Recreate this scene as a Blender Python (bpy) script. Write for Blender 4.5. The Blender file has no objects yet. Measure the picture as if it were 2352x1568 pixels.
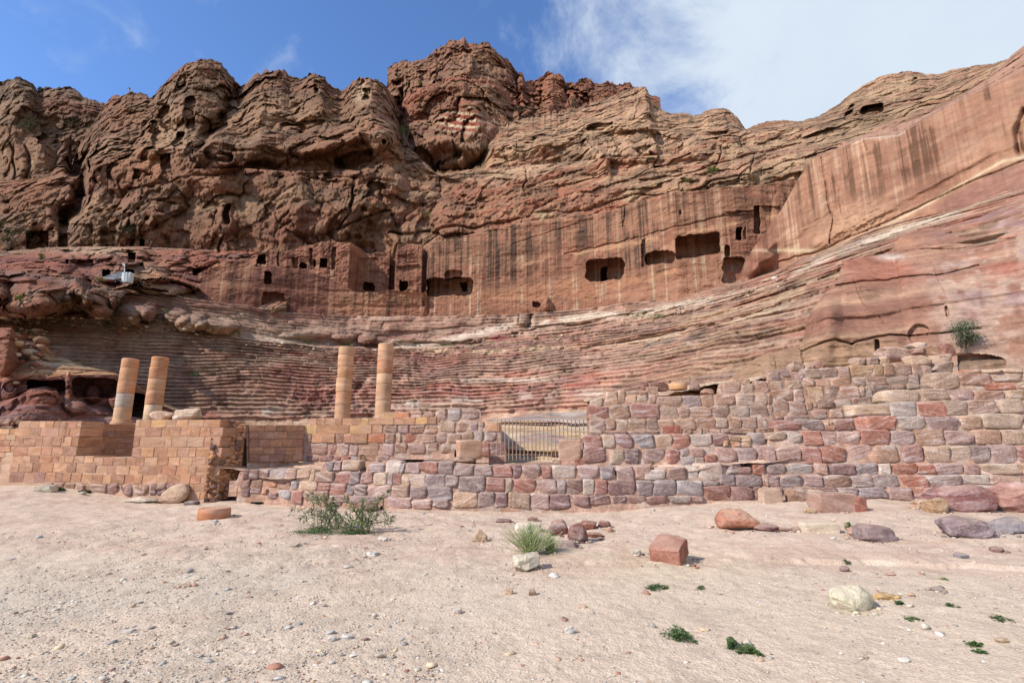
import bpy, bmesh, math, random
import numpy as np
from mathutils import Vector, Matrix
random.seed(7)
RNG = np.random.default_rng(11)
scene = bpy.context.scene
COL = scene.collection

# ------------------------------------------------------------------ camera
F_PX = 1150.0            # focal length in units of a 2352 px wide frame
PITCH = math.atan(F_PX / 5750.0)
EYE = np.array([0.0, 0.0, 2.0])
cam_d = bpy.data.cameras.new('camera')
cam_d.sensor_width = 36.0
cam_d.lens = F_PX / 2352.0 * 36.0
cam_d.clip_start = 0.1
cam_d.clip_end = 3000.0
cam = bpy.data.objects.new('camera', cam_d)
cam.location = EYE
cam.rotation_euler = (math.pi / 2 + PITCH, 0, 0)
COL.objects.link(cam)
scene.camera = cam

# ------------------------------------------------------------------ light
SUN = Vector((-1.0, -0.60, 0.92)).normalized()      # direction towards the sun
sun_el = math.asin(SUN.z)
world = bpy.data.worlds.new('World')
scene.world = world
world.use_nodes = True
wn, wl = world.node_tree.nodes, world.node_tree.links
wn.clear()
w_out = wn.new('ShaderNodeOutputWorld')
w_bg = wn.new('ShaderNodeBackground')
w_sky = wn.new('ShaderNodeTexSky')
w_sky.sky_type = 'NISHITA'
w_sky.sun_disc = False
w_sky.sun_elevation = sun_el
w_sky.sun_rotation = math.atan2(SUN.x, SUN.y)
w_sky.altitude = 1000.0
w_sky.air_density = 1.0
w_sky.dust_density = 0.6
w_sky.ozone_density = 1.5
w_bg.inputs['Strength'].default_value = 0.14
def wnode(t, **kw):
    n = wn.new(t)
    for k, v in kw.items():
        setattr(n, k, v)
    return n
def wmath(op, a, b=None, clamp=False):
    n = wnode('ShaderNodeMath', operation=op)
    n.use_clamp = clamp
    for i, v in enumerate((a, b)):
        if v is None:
            continue
        if isinstance(v, (int, float)):
            n.inputs[i].default_value = v
        else:
            wl.new(v, n.inputs[i])
    return n.outputs[0]
w_tc = wnode('ShaderNodeTexCoord')
w_map = wnode('ShaderNodeMapping')
w_map.inputs['Scale'].default_value = (1.0, 1.0, 1.35)
w_map.inputs['Rotation'].default_value = (0.0, 0.5, 0.0)
wl.new(w_tc.outputs['Generated'], w_map.inputs[0])
def wnoise(scale, detail, rough, dist, off):
    m = wnode('ShaderNodeMapping')
    m.inputs['Location'].default_value = off
    wl.new(w_map.outputs[0], m.inputs[0])
    n = wnode('ShaderNodeTexNoise')
    n.inputs['Scale'].default_value = scale
    n.inputs['Detail'].default_value = detail
    n.inputs['Roughness'].default_value = rough
    n.inputs['Distortion'].default_value = dist
    wl.new(m.outputs[0], n.inputs[0])
    return n.outputs[0]
w_sep = wnode('ShaderNodeSeparateXYZ')
wl.new(w_tc.outputs['Generated'], w_sep.inputs[0])
n_big = wnoise(3.3, 8.0, 0.64, 0.5, (3.1, 0.4, 1.7))
n_wisp = wnoise(5.5, 5.0, 0.6, 0.8, (0.2, 4.0, 2.2))
# cloud bank covers the right-hand sky and goes on to the right and behind
cover = wmath('ADD', wmath('MULTIPLY', w_sep.outputs[0], 2.9), -0.25)
cover = wmath('ADD', cover, wmath('MULTIPLY', wmath('SUBTRACT', n_big, 0.5), 3.0))
cover = wmath('ADD', cover, wmath('MULTIPLY', w_sep.outputs[2], -0.25))
w_ms = wnode('ShaderNodeMapRange', interpolation_type='SMOOTHSTEP')
w_ms.inputs[1].default_value = -0.12
w_ms.inputs[2].default_value = 0.80
wl.new(cover, w_ms.inputs[0])
w_ws = wnode('ShaderNodeMapRange', interpolation_type='SMOOTHSTEP')
w_ws.inputs[1].default_value = 0.52
w_ws.inputs[2].default_value = 0.80
w_ws.inputs[4].default_value = 0.55
wl.new(n_wisp, w_ws.inputs[0])
w_mask = wmath('MAXIMUM', w_ms.outputs[0], w_ws.outputs[0], True)
w_mix = wnode('ShaderNodeMixRGB')
w_cloud = wnode('ShaderNodeMixRGB')
w_cloud.inputs[1].default_value = (3.7, 4.35, 5.3, 1)
w_cloud.inputs[2].default_value = (4.6, 5.1, 5.6, 1)
wl.new(n_big, w_cloud.inputs[0])
w_tint = wnode('ShaderNodeMixRGB', blend_type='MULTIPLY')
w_tint.inputs[0].default_value = 1.0
w_tint.inputs[2].default_value = (0.88, 1.13, 1.47, 1)
wl.new(w_sky.outputs[0], w_tint.inputs[1])
wl.new(w_mask, w_mix.inputs[0])
wl.new(w_tint.outputs[0], w_mix.inputs[1])
wl.new(w_cloud.outputs[0], w_mix.inputs[2])
wl.new(w_mix.outputs[0], w_bg.inputs['Color'])
wl.new(w_bg.outputs[0], w_out.inputs[0])

sun_d = bpy.data.lights.new('sun', 'SUN')
sun_d.energy = 4.6
sun_d.angle = math.radians(0.53)
sun_d.color = (1.0, 0.945, 0.86)
sun_o = bpy.data.objects.new('sun', sun_d)
sun_o.rotation_euler = Vector((-SUN.x, -SUN.y, -SUN.z)).to_track_quat('-Z', 'Y').to_euler()
sun_o.location = (-30, -20, 40)
COL.objects.link(sun_o)
scene.view_settings.view_transform = 'Standard'
scene.view_settings.look = 'None'
scene.view_settings.exposure = 0.28
scene.view_settings.gamma = 1.0
scene.view_settings.use_curve_mapping = False
scene.cycles.max_bounces = 5
scene.cycles.diffuse_bounces = 3
scene.cycles.transparent_max_bounces = 6

# ------------------------------------------------------------------ camera geometry helpers
CP, SP = math.cos(PITCH), math.sin(PITCH)
def ray(px, py):
    """direction for a frame position, scaled so that its forward (Y) component is 1"""
    dx = (np.asarray(px, float) - 1176.0) / F_PX
    dy = (784.0 - np.asarray(py, float)) / F_PX
    yw = CP - dy * SP
    return dx / yw, (SP + dy * CP) / yw          # X/Y, (Z-2)/Y
def at(px, py, Y):
    a, b = ray(px, py)
    return np.stack([a * Y, Y + 0 * a, EYE[2] + b * Y], -1)
def at_z(px, py, z):
    a, b = ray(px, py)
    return at(px, py, (z - EYE[2]) / b)
def proj(P):
    X, Y, Z = P[..., 0], P[..., 1], P[..., 2] - EYE[2]
    f = Y * CP + Z * SP
    u = -Y * SP + Z * CP
    return 1176 + F_PX * X / f, 784 - F_PX * u / f

# ------------------------------------------------------------------ noise
_T = RNG.random(65536).astype(np.float32)
def _h(i, j, k):
    return ((i * 73856093) ^ (j * 19349663) ^ (k * 83492791)) & 65535
def vnoise(x, y, z, seed=0):
    x = np.asarray(x, np.float32) + 137.3 + seed * 17.13
    y = np.asarray(y, np.float32) + 211.7 + seed * 7.91
    z = np.asarray(z, np.float32) + 95.1 + seed * 3.77
    xi, yi, zi = np.floor(x), np.floor(y), np.floor(z)
    u, v, w = x - xi, y - yi, z - zi
    u = u * u * (3 - 2 * u); v = v * v * (3 - 2 * v); w = w * w * (3 - 2 * w)
    xi, yi, zi = xi.astype(np.int64), yi.astype(np.int64), zi.astype(np.int64)
    def g(a, b, c):
        return _T[_h(xi + a, yi + b, zi + c)]
    x00 = g(0, 0, 0) * (1 - u) + g(1, 0, 0) * u
    x10 = g(0, 1, 0) * (1 - u) + g(1, 1, 0) * u
    x01 = g(0, 0, 1) * (1 - u) + g(1, 0, 1) * u
    x11 = g(0, 1, 1) * (1 - u) + g(1, 1, 1) * u
    return (x00 * (1 - v) + x10 * v) * (1 - w) + (x01 * (1 - v) + x11 * v) * w - 0.5
def fbm(P, s, oct=4, gain=0.5, seed=0, an=(1, 1, 1)):
    x, y, z = P[..., 0] * s * an[0], P[..., 1] * s * an[1], P[..., 2] * s * an[2]
    a, tot = 1.0, 0.0
    c, q = math.cos(0.6), math.sin(0.6)
    for o in range(oct):
        tot = tot + a * vnoise(x, y, z, seed + o * 5)
        x, y, z = 2.03 * (c * x - q * y), 2.03 * (q * x + c * y), 2.03 * z
        a *= gain
    return tot * 1.6
def worley(x, y, z, seed=0, facet=False):
    x = np.asarray(x, np.float32) + 61.7 + seed * 13.7
    y = np.asarray(y, np.float32) + 87.2 + seed * 5.3
    z = np.asarray(z, np.float32) + 43.9
    xi, yi, zi = (np.floor(t).astype(np.int64) for t in (x, y, z))
    f1 = np.full(x.shape, 9.0, np.float32); f2 = f1.copy(); cid = np.zeros(x.shape, np.float32)
    bx, bz = cid.copy(), cid.copy()
    for a in (-1, 0, 1):
        for b in (-1, 0, 1):
            for c in (-1, 0, 1):
                h = _h(xi + a, yi + b, zi + c)
                dx = xi + a + 0.1 + 0.8 * _T[h] - x
                dy = yi + b + 0.1 + 0.8 * _T[(h + 7919) & 65535] - y
                dz = zi + c + 0.1 + 0.8 * _T[(h + 15331) & 65535] - z
                d = np.sqrt(dx * dx + dy * dy + dz * dz)
                near = d < f1
                f2 = np.where(near, f1, np.minimum(f2, d))
                cid = np.where(near, _T[(h + 31337) & 65535], cid)
                f1 = np.where(near, d, f1)
                if facet:
                    bx = np.where(near, dx, bx); bz = np.where(near, dz, bz)
    if facet:
        k = (cid * 65535).astype(np.int64)
        t = (_T[(k * 7 + 11) & 65535] - .5) * 2 * bx + (_T[(k * 13 + 5) & 65535] - .5) * 2 * bz
        return f1, f2, cid, t
    return f1, f2, cid
def sstep(x, a, b):
    t = np.clip((x - a) / (b - a), 0, 1)
    return t * t * (3 - 2 * t)
def mix(a, b, t):
    return a + (b - a) * t

# ------------------------------------------------------------------ colour helpers
KALB = 0.80
def lin(r, g, b, k=KALB):
    def f(c):
        c /= 255.0
        return c / 12.92 if c <= 0.04045 else ((c + 0.055) / 1.055) ** 2.4
    return np.array([f(r), f(g), f(b)]) * k
def lc(*c):
    return np.asarray(lin(*c))
def cmix(a, b, t):
    return a + (b - a) * np.asarray(t)[..., None]

# ------------------------------------------------------------------ tagging
def tag(o, label=None, cat=None, group=None, kind=None):
    if label: o['label'] = label
    if cat: o['category'] = cat
    if group: o['group'] = group
    if kind: o['kind'] = kind
    elif cat: o['kind'] = 'thing'
    return o
def empty(name, loc=(0, 0, 0)):
    o = bpy.data.objects.new(name, None)
    o.empty_display_size = 0.2
    o.location = loc
    COL.objects.link(o)
    return o
def link(name, me, mat=None, parent=None):
    if mat is not None and not me.materials:
        me.materials.append(mat)
    o = bpy.data.objects.new(name, me)
    COL.objects.link(o)
    if parent is not None:
        o.parent = parent
        o.matrix_parent_inverse = Matrix.Translation(-Vector(parent.location))
    return o
def grid_mesh(name, P, col=None, smooth=True):
    """P: rows x cols x 3"""
    r, c = P.shape[:2]
    me = bpy.data.meshes.new(name)
    idx = np.arange(r * c).reshape(r, c)
    q = np.stack([idx[:-1, :-1], idx[:-1, 1:], idx[1:, 1:], idx[1:, :-1]], -1).reshape(-1, 4)
    me.vertices.add(r * c)
    me.vertices.foreach_set('co', P.astype(np.float32).ravel())
    me.loops.add(q.size)
    me.loops.foreach_set('vertex_index', q.astype(np.int32).ravel())
    me.polygons.add(len(q))
    me.polygons.foreach_set('loop_start', np.arange(0, q.size, 4, dtype=np.int32))
    me.polygons.foreach_set('use_smooth', np.full(len(q), smooth))
    if col is not None:
        a = me.color_attributes.new('tone', 'FLOAT_COLOR', 'POINT')
        full = np.ones((r * c, 4), np.float32)
        full[:, :3] = np.clip(col, 0.004, 0.9).reshape(-1, 3)
        a.data.foreach_set('color', full.ravel())
    me.update()
    me.validate()
    return me
def py_mesh(name, v, f, smooth=False):
    me = bpy.data.meshes.new(name)
    me.from_pydata([tuple(map(float, p)) for p in v], [], f)
    if smooth:
        me.polygons.foreach_set('use_smooth', [True] * len(me.polygons))
    me.update()
    return me

# ------------------------------------------------------------------ materials
def new_mat(name, rough=0.9, spec=0.15):
    m = bpy.data.materials.new(name)
    m.use_nodes = True
    b = m.node_tree.nodes['Principled BSDF']
    b.inputs['Roughness'].default_value = rough
    b.inputs['Specular IOR Level'].default_value = spec
    return m, m.node_tree.nodes, m.node_tree.links, b
def nd(nodes, t, **kw):
    n = nodes.new(t)
    for k, v in kw.items():
        setattr(n, k, v)
    return n
def noise_of(nodes, links, vec, scale, detail=4.0, rough=0.6, mscale=(1, 1, 1), dist=0.0):
    m = nd(nodes, 'ShaderNodeMapping')
    m.inputs['Scale'].default_value = mscale
    links.new(vec, m.inputs[0])
    n = nd(nodes, 'ShaderNodeTexNoise')
    n.inputs['Scale'].default_value = scale
    n.inputs['Detail'].default_value = detail
    n.inputs['Roughness'].default_value = rough
    n.inputs['Distortion'].default_value = dist
    links.new(m.outputs[0], n.inputs[0])
    return n.outputs[0]
def mrange(nodes, links, src, a, b, c, d):
    n = nd(nodes, 'ShaderNodeMapRange')
    for i, v in enumerate((a, b, c, d)):
        n.inputs[i + 1].default_value = v
    links.new(src, n.inputs[0])
    return n.outputs[0]
def mul_col(nodes, links, col, fac):
    n = nd(nodes, 'ShaderNodeVectorMath', operation='SCALE')
    links.new(col, n.inputs[0])
    links.new(fac, n.inputs['Scale'])
    return n.outputs[0]
def bump(nodes, links, bsdf, h, dist, strength=1.0, prev=None):
    n = nd(nodes, 'ShaderNodeBump')
    n.inputs['Distance'].default_value = dist
    n.inputs['Strength'].default_value = strength
    links.new(h, n.inputs['Height'])
    if prev is not None:
        links.new(prev, n.inputs['Normal'])
    if bsdf is not None:
        links.new(n.outputs[0], bsdf.inputs['Normal'])
    return n.outputs[0]

def terrain_mat(name, fine=1.6, bed=2.2, bdist=0.25, contrast=0.35, tilt=0.0, fdist=0.08, bedc=1.0):
    m, ns, ls, b = new_mat(name, 0.92, 0.12)
    geo = nd(ns, 'ShaderNodeNewGeometry')
    att = nd(ns, 'ShaderNodeAttribute', attribute_name='tone')
    rot = nd(ns, 'ShaderNodeMapping')
    rot.inputs['Rotation'].default_value = (0, tilt, 0)
    ls.new(geo.outputs['Position'], rot.inputs[0])
    P = rot.outputs[0]
    n1 = noise_of(ns, ls, P, fine, 6, 0.65)
    n2 = noise_of(ns, ls, P, bed, 5, 0.62, (0.16, 0.16, 1.9), 0.4)
    n3 = noise_of(ns, ls, P, fine * 0.3, 3, 0.5)
    c = mul_col(ns, ls, att.outputs['Color'], mrange(ns, ls, n1, 0.25, 0.75, 1 - contrast, 1 + contrast))
    c = mul_col(ns, ls, c, mrange(ns, ls, n2, 0.25, 0.75, 1 - contrast * bedc, 1 + contrast * bedc))
    c = mul_col(ns, ls, c, mrange(ns, ls, n3, 0.3, 0.7, 1 - contrast * .6, 1 + contrast * .6))
    ls.new(c, b.inputs['Base Color'])
    k = bump(ns, ls, None, n2, bdist, 1.0)
    bump(ns, ls, b, n1, fdist, 1.0, k)
    return m
M_CLIFF = terrain_mat('weathered_sandstone_cliff', 1.1, 0.9, 0.5, 0.26, 0.05, 0.42, .45)
M_CUT = terrain_mat('cut_sandstone', 1.6, 1.3, 0.12, 0.22, -0.08, 0.10, .55)
M_SEAT = terrain_mat('banded_seat_sandstone', 2.2, 2.4, 0.22, 0.28, 0.0, 0.10)
M_NEAR = terrain_mat('near_sandstone', 4.0, 3.0, 0.10, 0.25, 0.0, 0.05)

# ------------------------------------------------------------------ relief layers
def pts(curve, az, mode='lin'):
    """curve: list of (px, py, Y) or (px, py, ('z', z)); sample on the azimuth grid"""
    P = []
    for c in curve:
        if isinstance(c[2], tuple):
            P.append(at_z(c[0], c[1], c[2][1]))
        else:
            P.append(at(c[0], c[1], c[2]))
    P = np.array(P)
    a = np.arctan2(P[:, 0], P[:, 1])
    r = np.hypot(P[:, 0], P[:, 1])
    o = np.argsort(a)
    a, r, z = a[o], r[o], P[o, 2]
    return np.interp(az, a, r), np.interp(az, a, z)
def smooth1(v, s):
    if s <= 0:
        return v
    k = int(3 * s)
    g = np.exp(-0.5 * (np.arange(-k, k + 1) / s) ** 2)
    g /= g.sum()
    return np.convolve(np.pad(v, k, mode='edge'), g, mode='valid')
LAY = []
class Layer:
    def __init__(self, px0, px1, step, sm=1.5):
        a0, a1 = math.atan((px0 - 1176) / F_PX), math.atan((px1 - 1176) / F_PX)
        pxs = np.arange(px0, px1 + step, step)
        self.az = np.arctan((pxs - 1176) / F_PX)
        self.sm = sm
        self.R, self.Z, self.V = [], [], []
    def curve(self, c, sm=None):
        r, z = pts(c, self.az)
        s = self.sm if sm is None else sm
        return smooth1(r, s), smooth1(z, s)
    def seg(self, c0, c1, n, prof='lin', amp=0.0, v0=0.0, v1=1.0, last=True):
        (r0, z0), (r1, z1) = c0, c1
        for i in range(n + (1 if last else 0)):
            t = i / n
            tr = tz = t
            off = 0.0
            if prof == 'bulge':
                off = -amp * math.sin(math.pi * t)
            elif prof == 'round':
                tr = 1 - math.cos(t * math.pi / 2); tz = math.sin(t * math.pi / 2)
                tr, tz = mix(t, tr, amp), mix(t, tz, amp)
            self.R.append(r0 + (r1 - r0) * tr + off)
            self.Z.append(z0 + (z1 - z0) * tz)
            self.V.append(v0 + (v1 - v0) * t)
    def steps(self, c0, c1, n, sub, w, v0=0.0, v1=1.0, rise=0.72):
        """staircase with worn nosings; w = 1 crisp .. 0 ramp per column"""
        (r0, z0), (r1, z1) = c0, c1
        prof = [(0.24, 0.02), (0.20, rise * .62), (-0.02, rise * .95), (0.10, 0.99), (0.97, 1.0)][:sub]
        for i in range(n):
            for (a, b) in prof:
                t = (i + a) / n; u = (i + b) / n
                m = 0.5 * (t + u)
                self.R.append(r0 + (r1 - r0) * mix(m, t, w))
                self.Z.append(z0 + (z1 - z0) * mix(m, u, w))
                self.V.append(v0 + (v1 - v0) * m)
                self.V[-1] = v0 + (v1 - v0) * (i + b) / n
    def finish(self):
        R, Z = np.array(self.R), np.array(self.Z)
        az = np.broadcast_to(self.az, R.shape)
        self.P = np.stack([R * np.sin(az), R * np.cos(az), Z], -1)
        self.v = np.broadcast_to(np.array(self.V)[:, None], R.shape)
        self.upd()
    def upd(self):
        self.px, self.py = proj(self.P)
    def slide(self, d):
        """move the surface by d metres along the line of sight (positive = away)"""
        v = self.P - EYE
        L = np.linalg.norm(v, axis=-1, keepdims=True)
        self.P = EYE + v * (1 + d[..., None] / L)
    def humps(self, lst):
        d = np.zeros(self.px.shape)
        for (cx, cy, rx, ry, a) in lst:
            q = ((self.px - cx) / rx) ** 2 + ((self.py - cy) / ry) ** 2
            d -= a * np.clip(1 - q, 0, 1) ** 2
        self.slide(d)
    def crests(self, lst):
        """angular ridges: [(x,y)...], width left/up, width right/down, height"""
        d = np.zeros(self.px.shape)
        for (pl, wl_, wr_, a) in lst:
            best = np.full(self.px.shape, 1e9); side = np.zeros(self.px.shape)
            for (x0, y0), (x1, y1) in zip(pl[:-1], pl[1:]):
                ex, ey = x1 - x0, y1 - y0
                t = np.clip(((self.px - x0) * ex + (self.py - y0) * ey) / (ex * ex + ey * ey), 0, 1)
                dd = np.hypot(self.px - x0 - t * ex, self.py - y0 - t * ey)
                cr = ex * (self.py - y0) - ey * (self.px - x0)
                side = np.where(dd < best, cr, side); best = np.minimum(best, dd)
            w_ = np.where(side > 0, wl_, wr_)
            d -= a * np.clip(1 - best / w_, 0, 1)
        self.slide(d)
    def bumps(self, lst, k=1.0):
        d = np.zeros(self.px.shape)
        for (cx, cy, rx, ry, a) in lst:
            a = a * k
            q = ((self.px - cx) / rx) ** 2 + ((self.py - cy) / ry) ** 2
            s = np.sqrt(np.clip(1 - q, 0, 1))
            d -= a * s
        self.slide(d)
    def boxes(self, lst, soft=1.2):
        """rounded rectangular recesses: x0,x1,y0,y1,depth[,skew]"""
        d = np.zeros(self.px.shape)
        for b in lst:
            x0, x1, y0, y1, dep = b[:5]
            sk = b[5] if len(b) > 5 else 0.0
            rad = b[6] if len(b) > 6 else 3.0
            cx, cy = (x0 + x1) / 2, (y0 + y1) / 2
            yy = self.py - sk * (self.px - cx)
            qx = np.abs(self.px - cx) - (x1 - x0) / 2 + rad
            qy = np.abs(yy - cy) - (y1 - y0) / 2 + rad
            sd = np.hypot(np.maximum(qx, 0), np.maximum(qy, 0)) + np.minimum(np.maximum(qx, qy), 0) - rad
            d += dep * (1 - sstep(sd, -soft, 0.2))
        self.slide(d)
    def cuts(self, lst):
        """cracks along polylines: [(x,y)...], width px, depth"""
        d = np.zeros(self.px.shape)
        for (pl, w, dep) in lst:
            best = np.full(self.px.shape, 1e9)
            for (x0, y0), (x1, y1) in zip(pl[:-1], pl[1:]):
                ex, ey = x1 - x0, y1 - y0
                t = np.clip(((self.px - x0) * ex + (self.py - y0) * ey) / (ex * ex + ey * ey), 0, 1)
                best = np.minimum(best, np.hypot(self.px - x0 - t * ex, self.py - y0 - t * ey))
            d += dep * np.exp(-(best / w) ** 2)
        self.slide(d)
    def poly(self, pl, wob=0.0):
        """inside test in frame position"""
        x, y = self.px, self.py
        ins = np.zeros(x.shape, bool)
        n = len(pl)
        for i in range(n):
            x0, y0 = pl[i]; x1, y1 = pl[(i + 1) % n]
            c = ((y0 > y) != (y1 > y)) & (x < (x1 - x0) * (y - y0) / ((y1 - y0) + 1e-9) + x0)
            ins ^= c
        return ins
    def near(self, cx, cy, rx, ry):
        q = ((self.px - cx) / rx) ** 2 + ((self.py - cy) / ry) ** 2
        return np.exp(-q)
    def warp(self, amp, s, seed=77):
        self.px = self.px + amp * (fbm(self.P, s, 3, seed=seed))
        self.py = self.py + amp * (fbm(self.P, s, 3, seed=seed + 1))
        self.warped = True
    def mesh(self, name, col, mat, sat=.90, tint=(1.03, 1.0, .90)):
        lum = (col * np.array([.3, .55, .15])).sum(-1, keepdims=True)
        col = (lum + sat * (col - lum)) * np.array(tint)
        self.upd()
        LAY.append((self.px, self.py, self.P))
        o = link(name, grid_mesh(name, self.P, col), mat)
        tag(o, kind='structure')
        return o
# ------------------------------------------------------------------ rock relief
def rock(P, blk=6.0, A=1.2, strat=0.9, seed=0, tilt=0.1, taf=0.0, fine=0.35, flat=0.55):
    """outward relief of fractured, bedded sandstone: tilted facets, jointed beds, pockets"""
    w = fbm(P, 0.12, 3, seed=seed)
    x, y, z = P[..., 0], P[..., 1], P[..., 2] - tilt * P[..., 0]
    j = fbm(P, 0.6, 3, seed=seed + 60)
    wx, wz = x + 1.6 * w + .5 * j, z + 1.2 * w + .4 * j
    f1, f2, cid, t1 = worley(wx / blk, y / blk * 0.5, wz / (blk * flat), seed, True)
    pil = 1 - np.exp(-(f2 - f1) * 9.0)
    d = A * (1.5 * t1 + .9 * (cid - .5) + .45 * (pil - .8))
    g1, g2, cid2, t2 = worley(wx / (blk * .38), y / blk, wz / (blk * flat * .42), seed + 3, True)
    d = d + A * (.62 * t2 + .34 * (cid2 - .5) + .20 * ((1 - np.exp(-(g2 - g1) * 10.0)) - .8))
    e1, e2, cid3, t3 = worley(wx / (blk * .17), y / (blk * .5), wz / (blk * flat * .20), seed + 5, True)
    d = d + A * (.26 * t3 + .10 * (cid3 - .5))
    # beds broken by upright joints
    for (th, ln, am) in ((2.1, 7.0, .55), (.8, 3.0, .34)):
        t = z / th + .35 * w + .10 * j
        bi = np.floor(t).astype(np.int64); fr = t - bi
        ji = np.floor(x / ln + 7.3 * _T[(bi * 977 + seed) & 65535] + .25 * j).astype(np.int64)
        hsh = _T[(bi * 7919 + ji * 104729 + seed * 31) & 65535]
        gate = sstep(vnoise(x * .05, y * .05, z * .09, seed + 70), -.25, .15)
        d = d + strat * am * (1.1 * (hsh - .5) + .35 * (sstep(fr, .0, .25) - .7) + .25 * (1 - fr)) * (.35 + .65 * gate)
    d = d + 1.0 * A * fbm(P, 0.09, 3, seed=seed + 20)
    r1 = fbm(P, 0.8, 4, gain=.6, seed=seed + 30); r2 = np.abs(fbm(P, 0.45, 4, gain=.55, seed=seed + 33))
    gf = sstep(vnoise(x * .11, y * .11, z * .16, seed + 71), -.35, .3)
    d = d + fine * (.8 * r1 - (.1 + .9 * gf) * r2 + .2)
    pocket = np.zeros_like(d)
    if taf > 0:
        h1, h2, hc = worley(x / 1.9, y / 4.0, z / 1.5, seed + 40)
        gate = sstep(fbm(P, 0.07, 2, seed=seed + 41), 0.05, 0.35)
        pocket = sstep(0.42 - h1, 0.0, 0.16) * gate * (hc > .45)
        d = d - taf * pocket
    return d, cid, pil, pocket, w

def strata_col(P, pal, w, tilt=0.1, freq=0.35, seed=0):
    """mix palette colours along the bedding"""
    z = P[..., 2] - tilt * P[..., 0]
    t = (vnoise(P[..., 0] * .015, P[..., 1] * .015, z * freq + w * 1.2, seed) + .5)
    t2 = (vnoise(P[..., 0] * .03, P[..., 1] * .03, z * freq * 3.3 + w * 2.0, seed + 1))
    t = np.clip(t + .35 * t2, 0, .9999) * (len(pal) - 1)
    i = t.astype(int); f = (t - i)[..., None]
    pal = np.array(pal)
    return pal[i] * (1 - f) + pal[np.minimum(i + 1, len(pal) - 1)] * f

# palettes (surface colours of the stone itself)
BRN = lc(150, 116, 92); DBR = lc(112, 84, 68); RED = lc(150, 92, 74); TAN = lc(192, 158, 124); PAL = lc(206, 180, 150)
MAR = lc(112, 66, 60); ORG = lc(188, 124, 86); PNK = lc(188, 142, 124); GRY = lc(150, 138, 136); WHT = lc(226, 214, 198)
DRK = lc(84, 68, 58); YEL = lc(214, 176, 124); CRM = lc(222, 196, 160); MAU = lc(134, 100, 100); RBR = lc(164, 100, 78)

def jag(c, az, amp, seed):
    r_, z_ = c
    n = vnoise(az * 90, az * 0, az * 0 + seed, seed) * 1.2 + .8 * np.round(3 * vnoise(az * 220, az * 0, az * 0, seed + 1)) / 3 + .5 * vnoise(az * 500, az * 0, az * 0, seed + 2)
    return r_, z_ + amp * n
def vertical_streaks(az, z, scale, seed, stretch=0.10):
    a = az * scale
    return vnoise(a, z * stretch, a * 0, seed) + .5 * vnoise(a * 2.7, z * stretch * 1.6, a * 0, seed + 1) + .3 * vnoise(a * 6.1, z * stretch * 2.5, a * 0, seed + 2)

# ------------------------------------------------------------------ far left summits
L = Layer(-420, 320, 1.7)
c0 = L.curve([(-420, 620, 128), (320, 620, 128)])
c1 = L.curve([(-420, 330, 134), (0, 330, 134), (320, 360, 134)])
c2 = L.curve([(-420, 210, 146), (-200, 160, 146), (-100, 190, 146), (0, 188, 146), (20, 181, 145), (40, 176, 145), (62, 182, 145), (76, 194, 145), (86, 212, 147),
              (90, 208, 150), (104, 199, 150), (118, 198, 150), (132, 200, 150), (150, 197, 150), (162, 198, 150), (174, 208, 150), (190, 220, 150), (205, 224, 150), (242, 238, 152), (270, 255, 155), (320, 270, 158)], .8)
c2 = jag(c2, L.az, 1.3, 3)
c3 = (c2[0] + 30, c2[1] - 14)
L.seg(c0, c1, 60, last=False); L.seg(c1, c2, 110, 'bulge', 2.5, last=False); L.seg(c2, c3, 10)
L.finish()
L.warp(16, 0.14)
L.bumps([(35, 215, 50, 45, 6), (60, 250, 40, 26, 4), (130, 240, 60, 40, 5), (200, 262, 50, 30, 4), (160, 282, 34, 22, 3), (230, 290, 40, 40, 3)], .5)
L.crests([([(38, 176), (50, 230), (20, 290)], 70, 44, 6), ([(132, 198), (120, 240)], 40, 60, 5), ([(176, 206), (200, 262)], 50, 40, 4)])
d, cid, pil, pk, w = rock(L.P, 10, 2.8, .6, 1, 0.12, 1.8, .9, .9)
L.slide(-d * sstep(c2[1][None, :] - L.P[..., 2] + 3.0, 0, 4) - 0)
L.upd()
col = strata_col(L.P, [BRN, lc(150, 104, 84), lc(164, 132, 106), BRN, lc(128, 98, 80), BRN], w, .15, .22, 3)
col = cmix(col, lc(110, 88, 74), .6 * sstep(fbm(L.P, .16, 5, seed=5, gain=.6), -.05, .4))
col = cmix(col, RED * .9, .75 * L.near(120, 245, 60, 20)); col = cmix(col, RED * .8, .8 * L.near(210, 255, 40, 14))
L.mesh('far_summits', col * .76, M_CLIFF)

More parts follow.
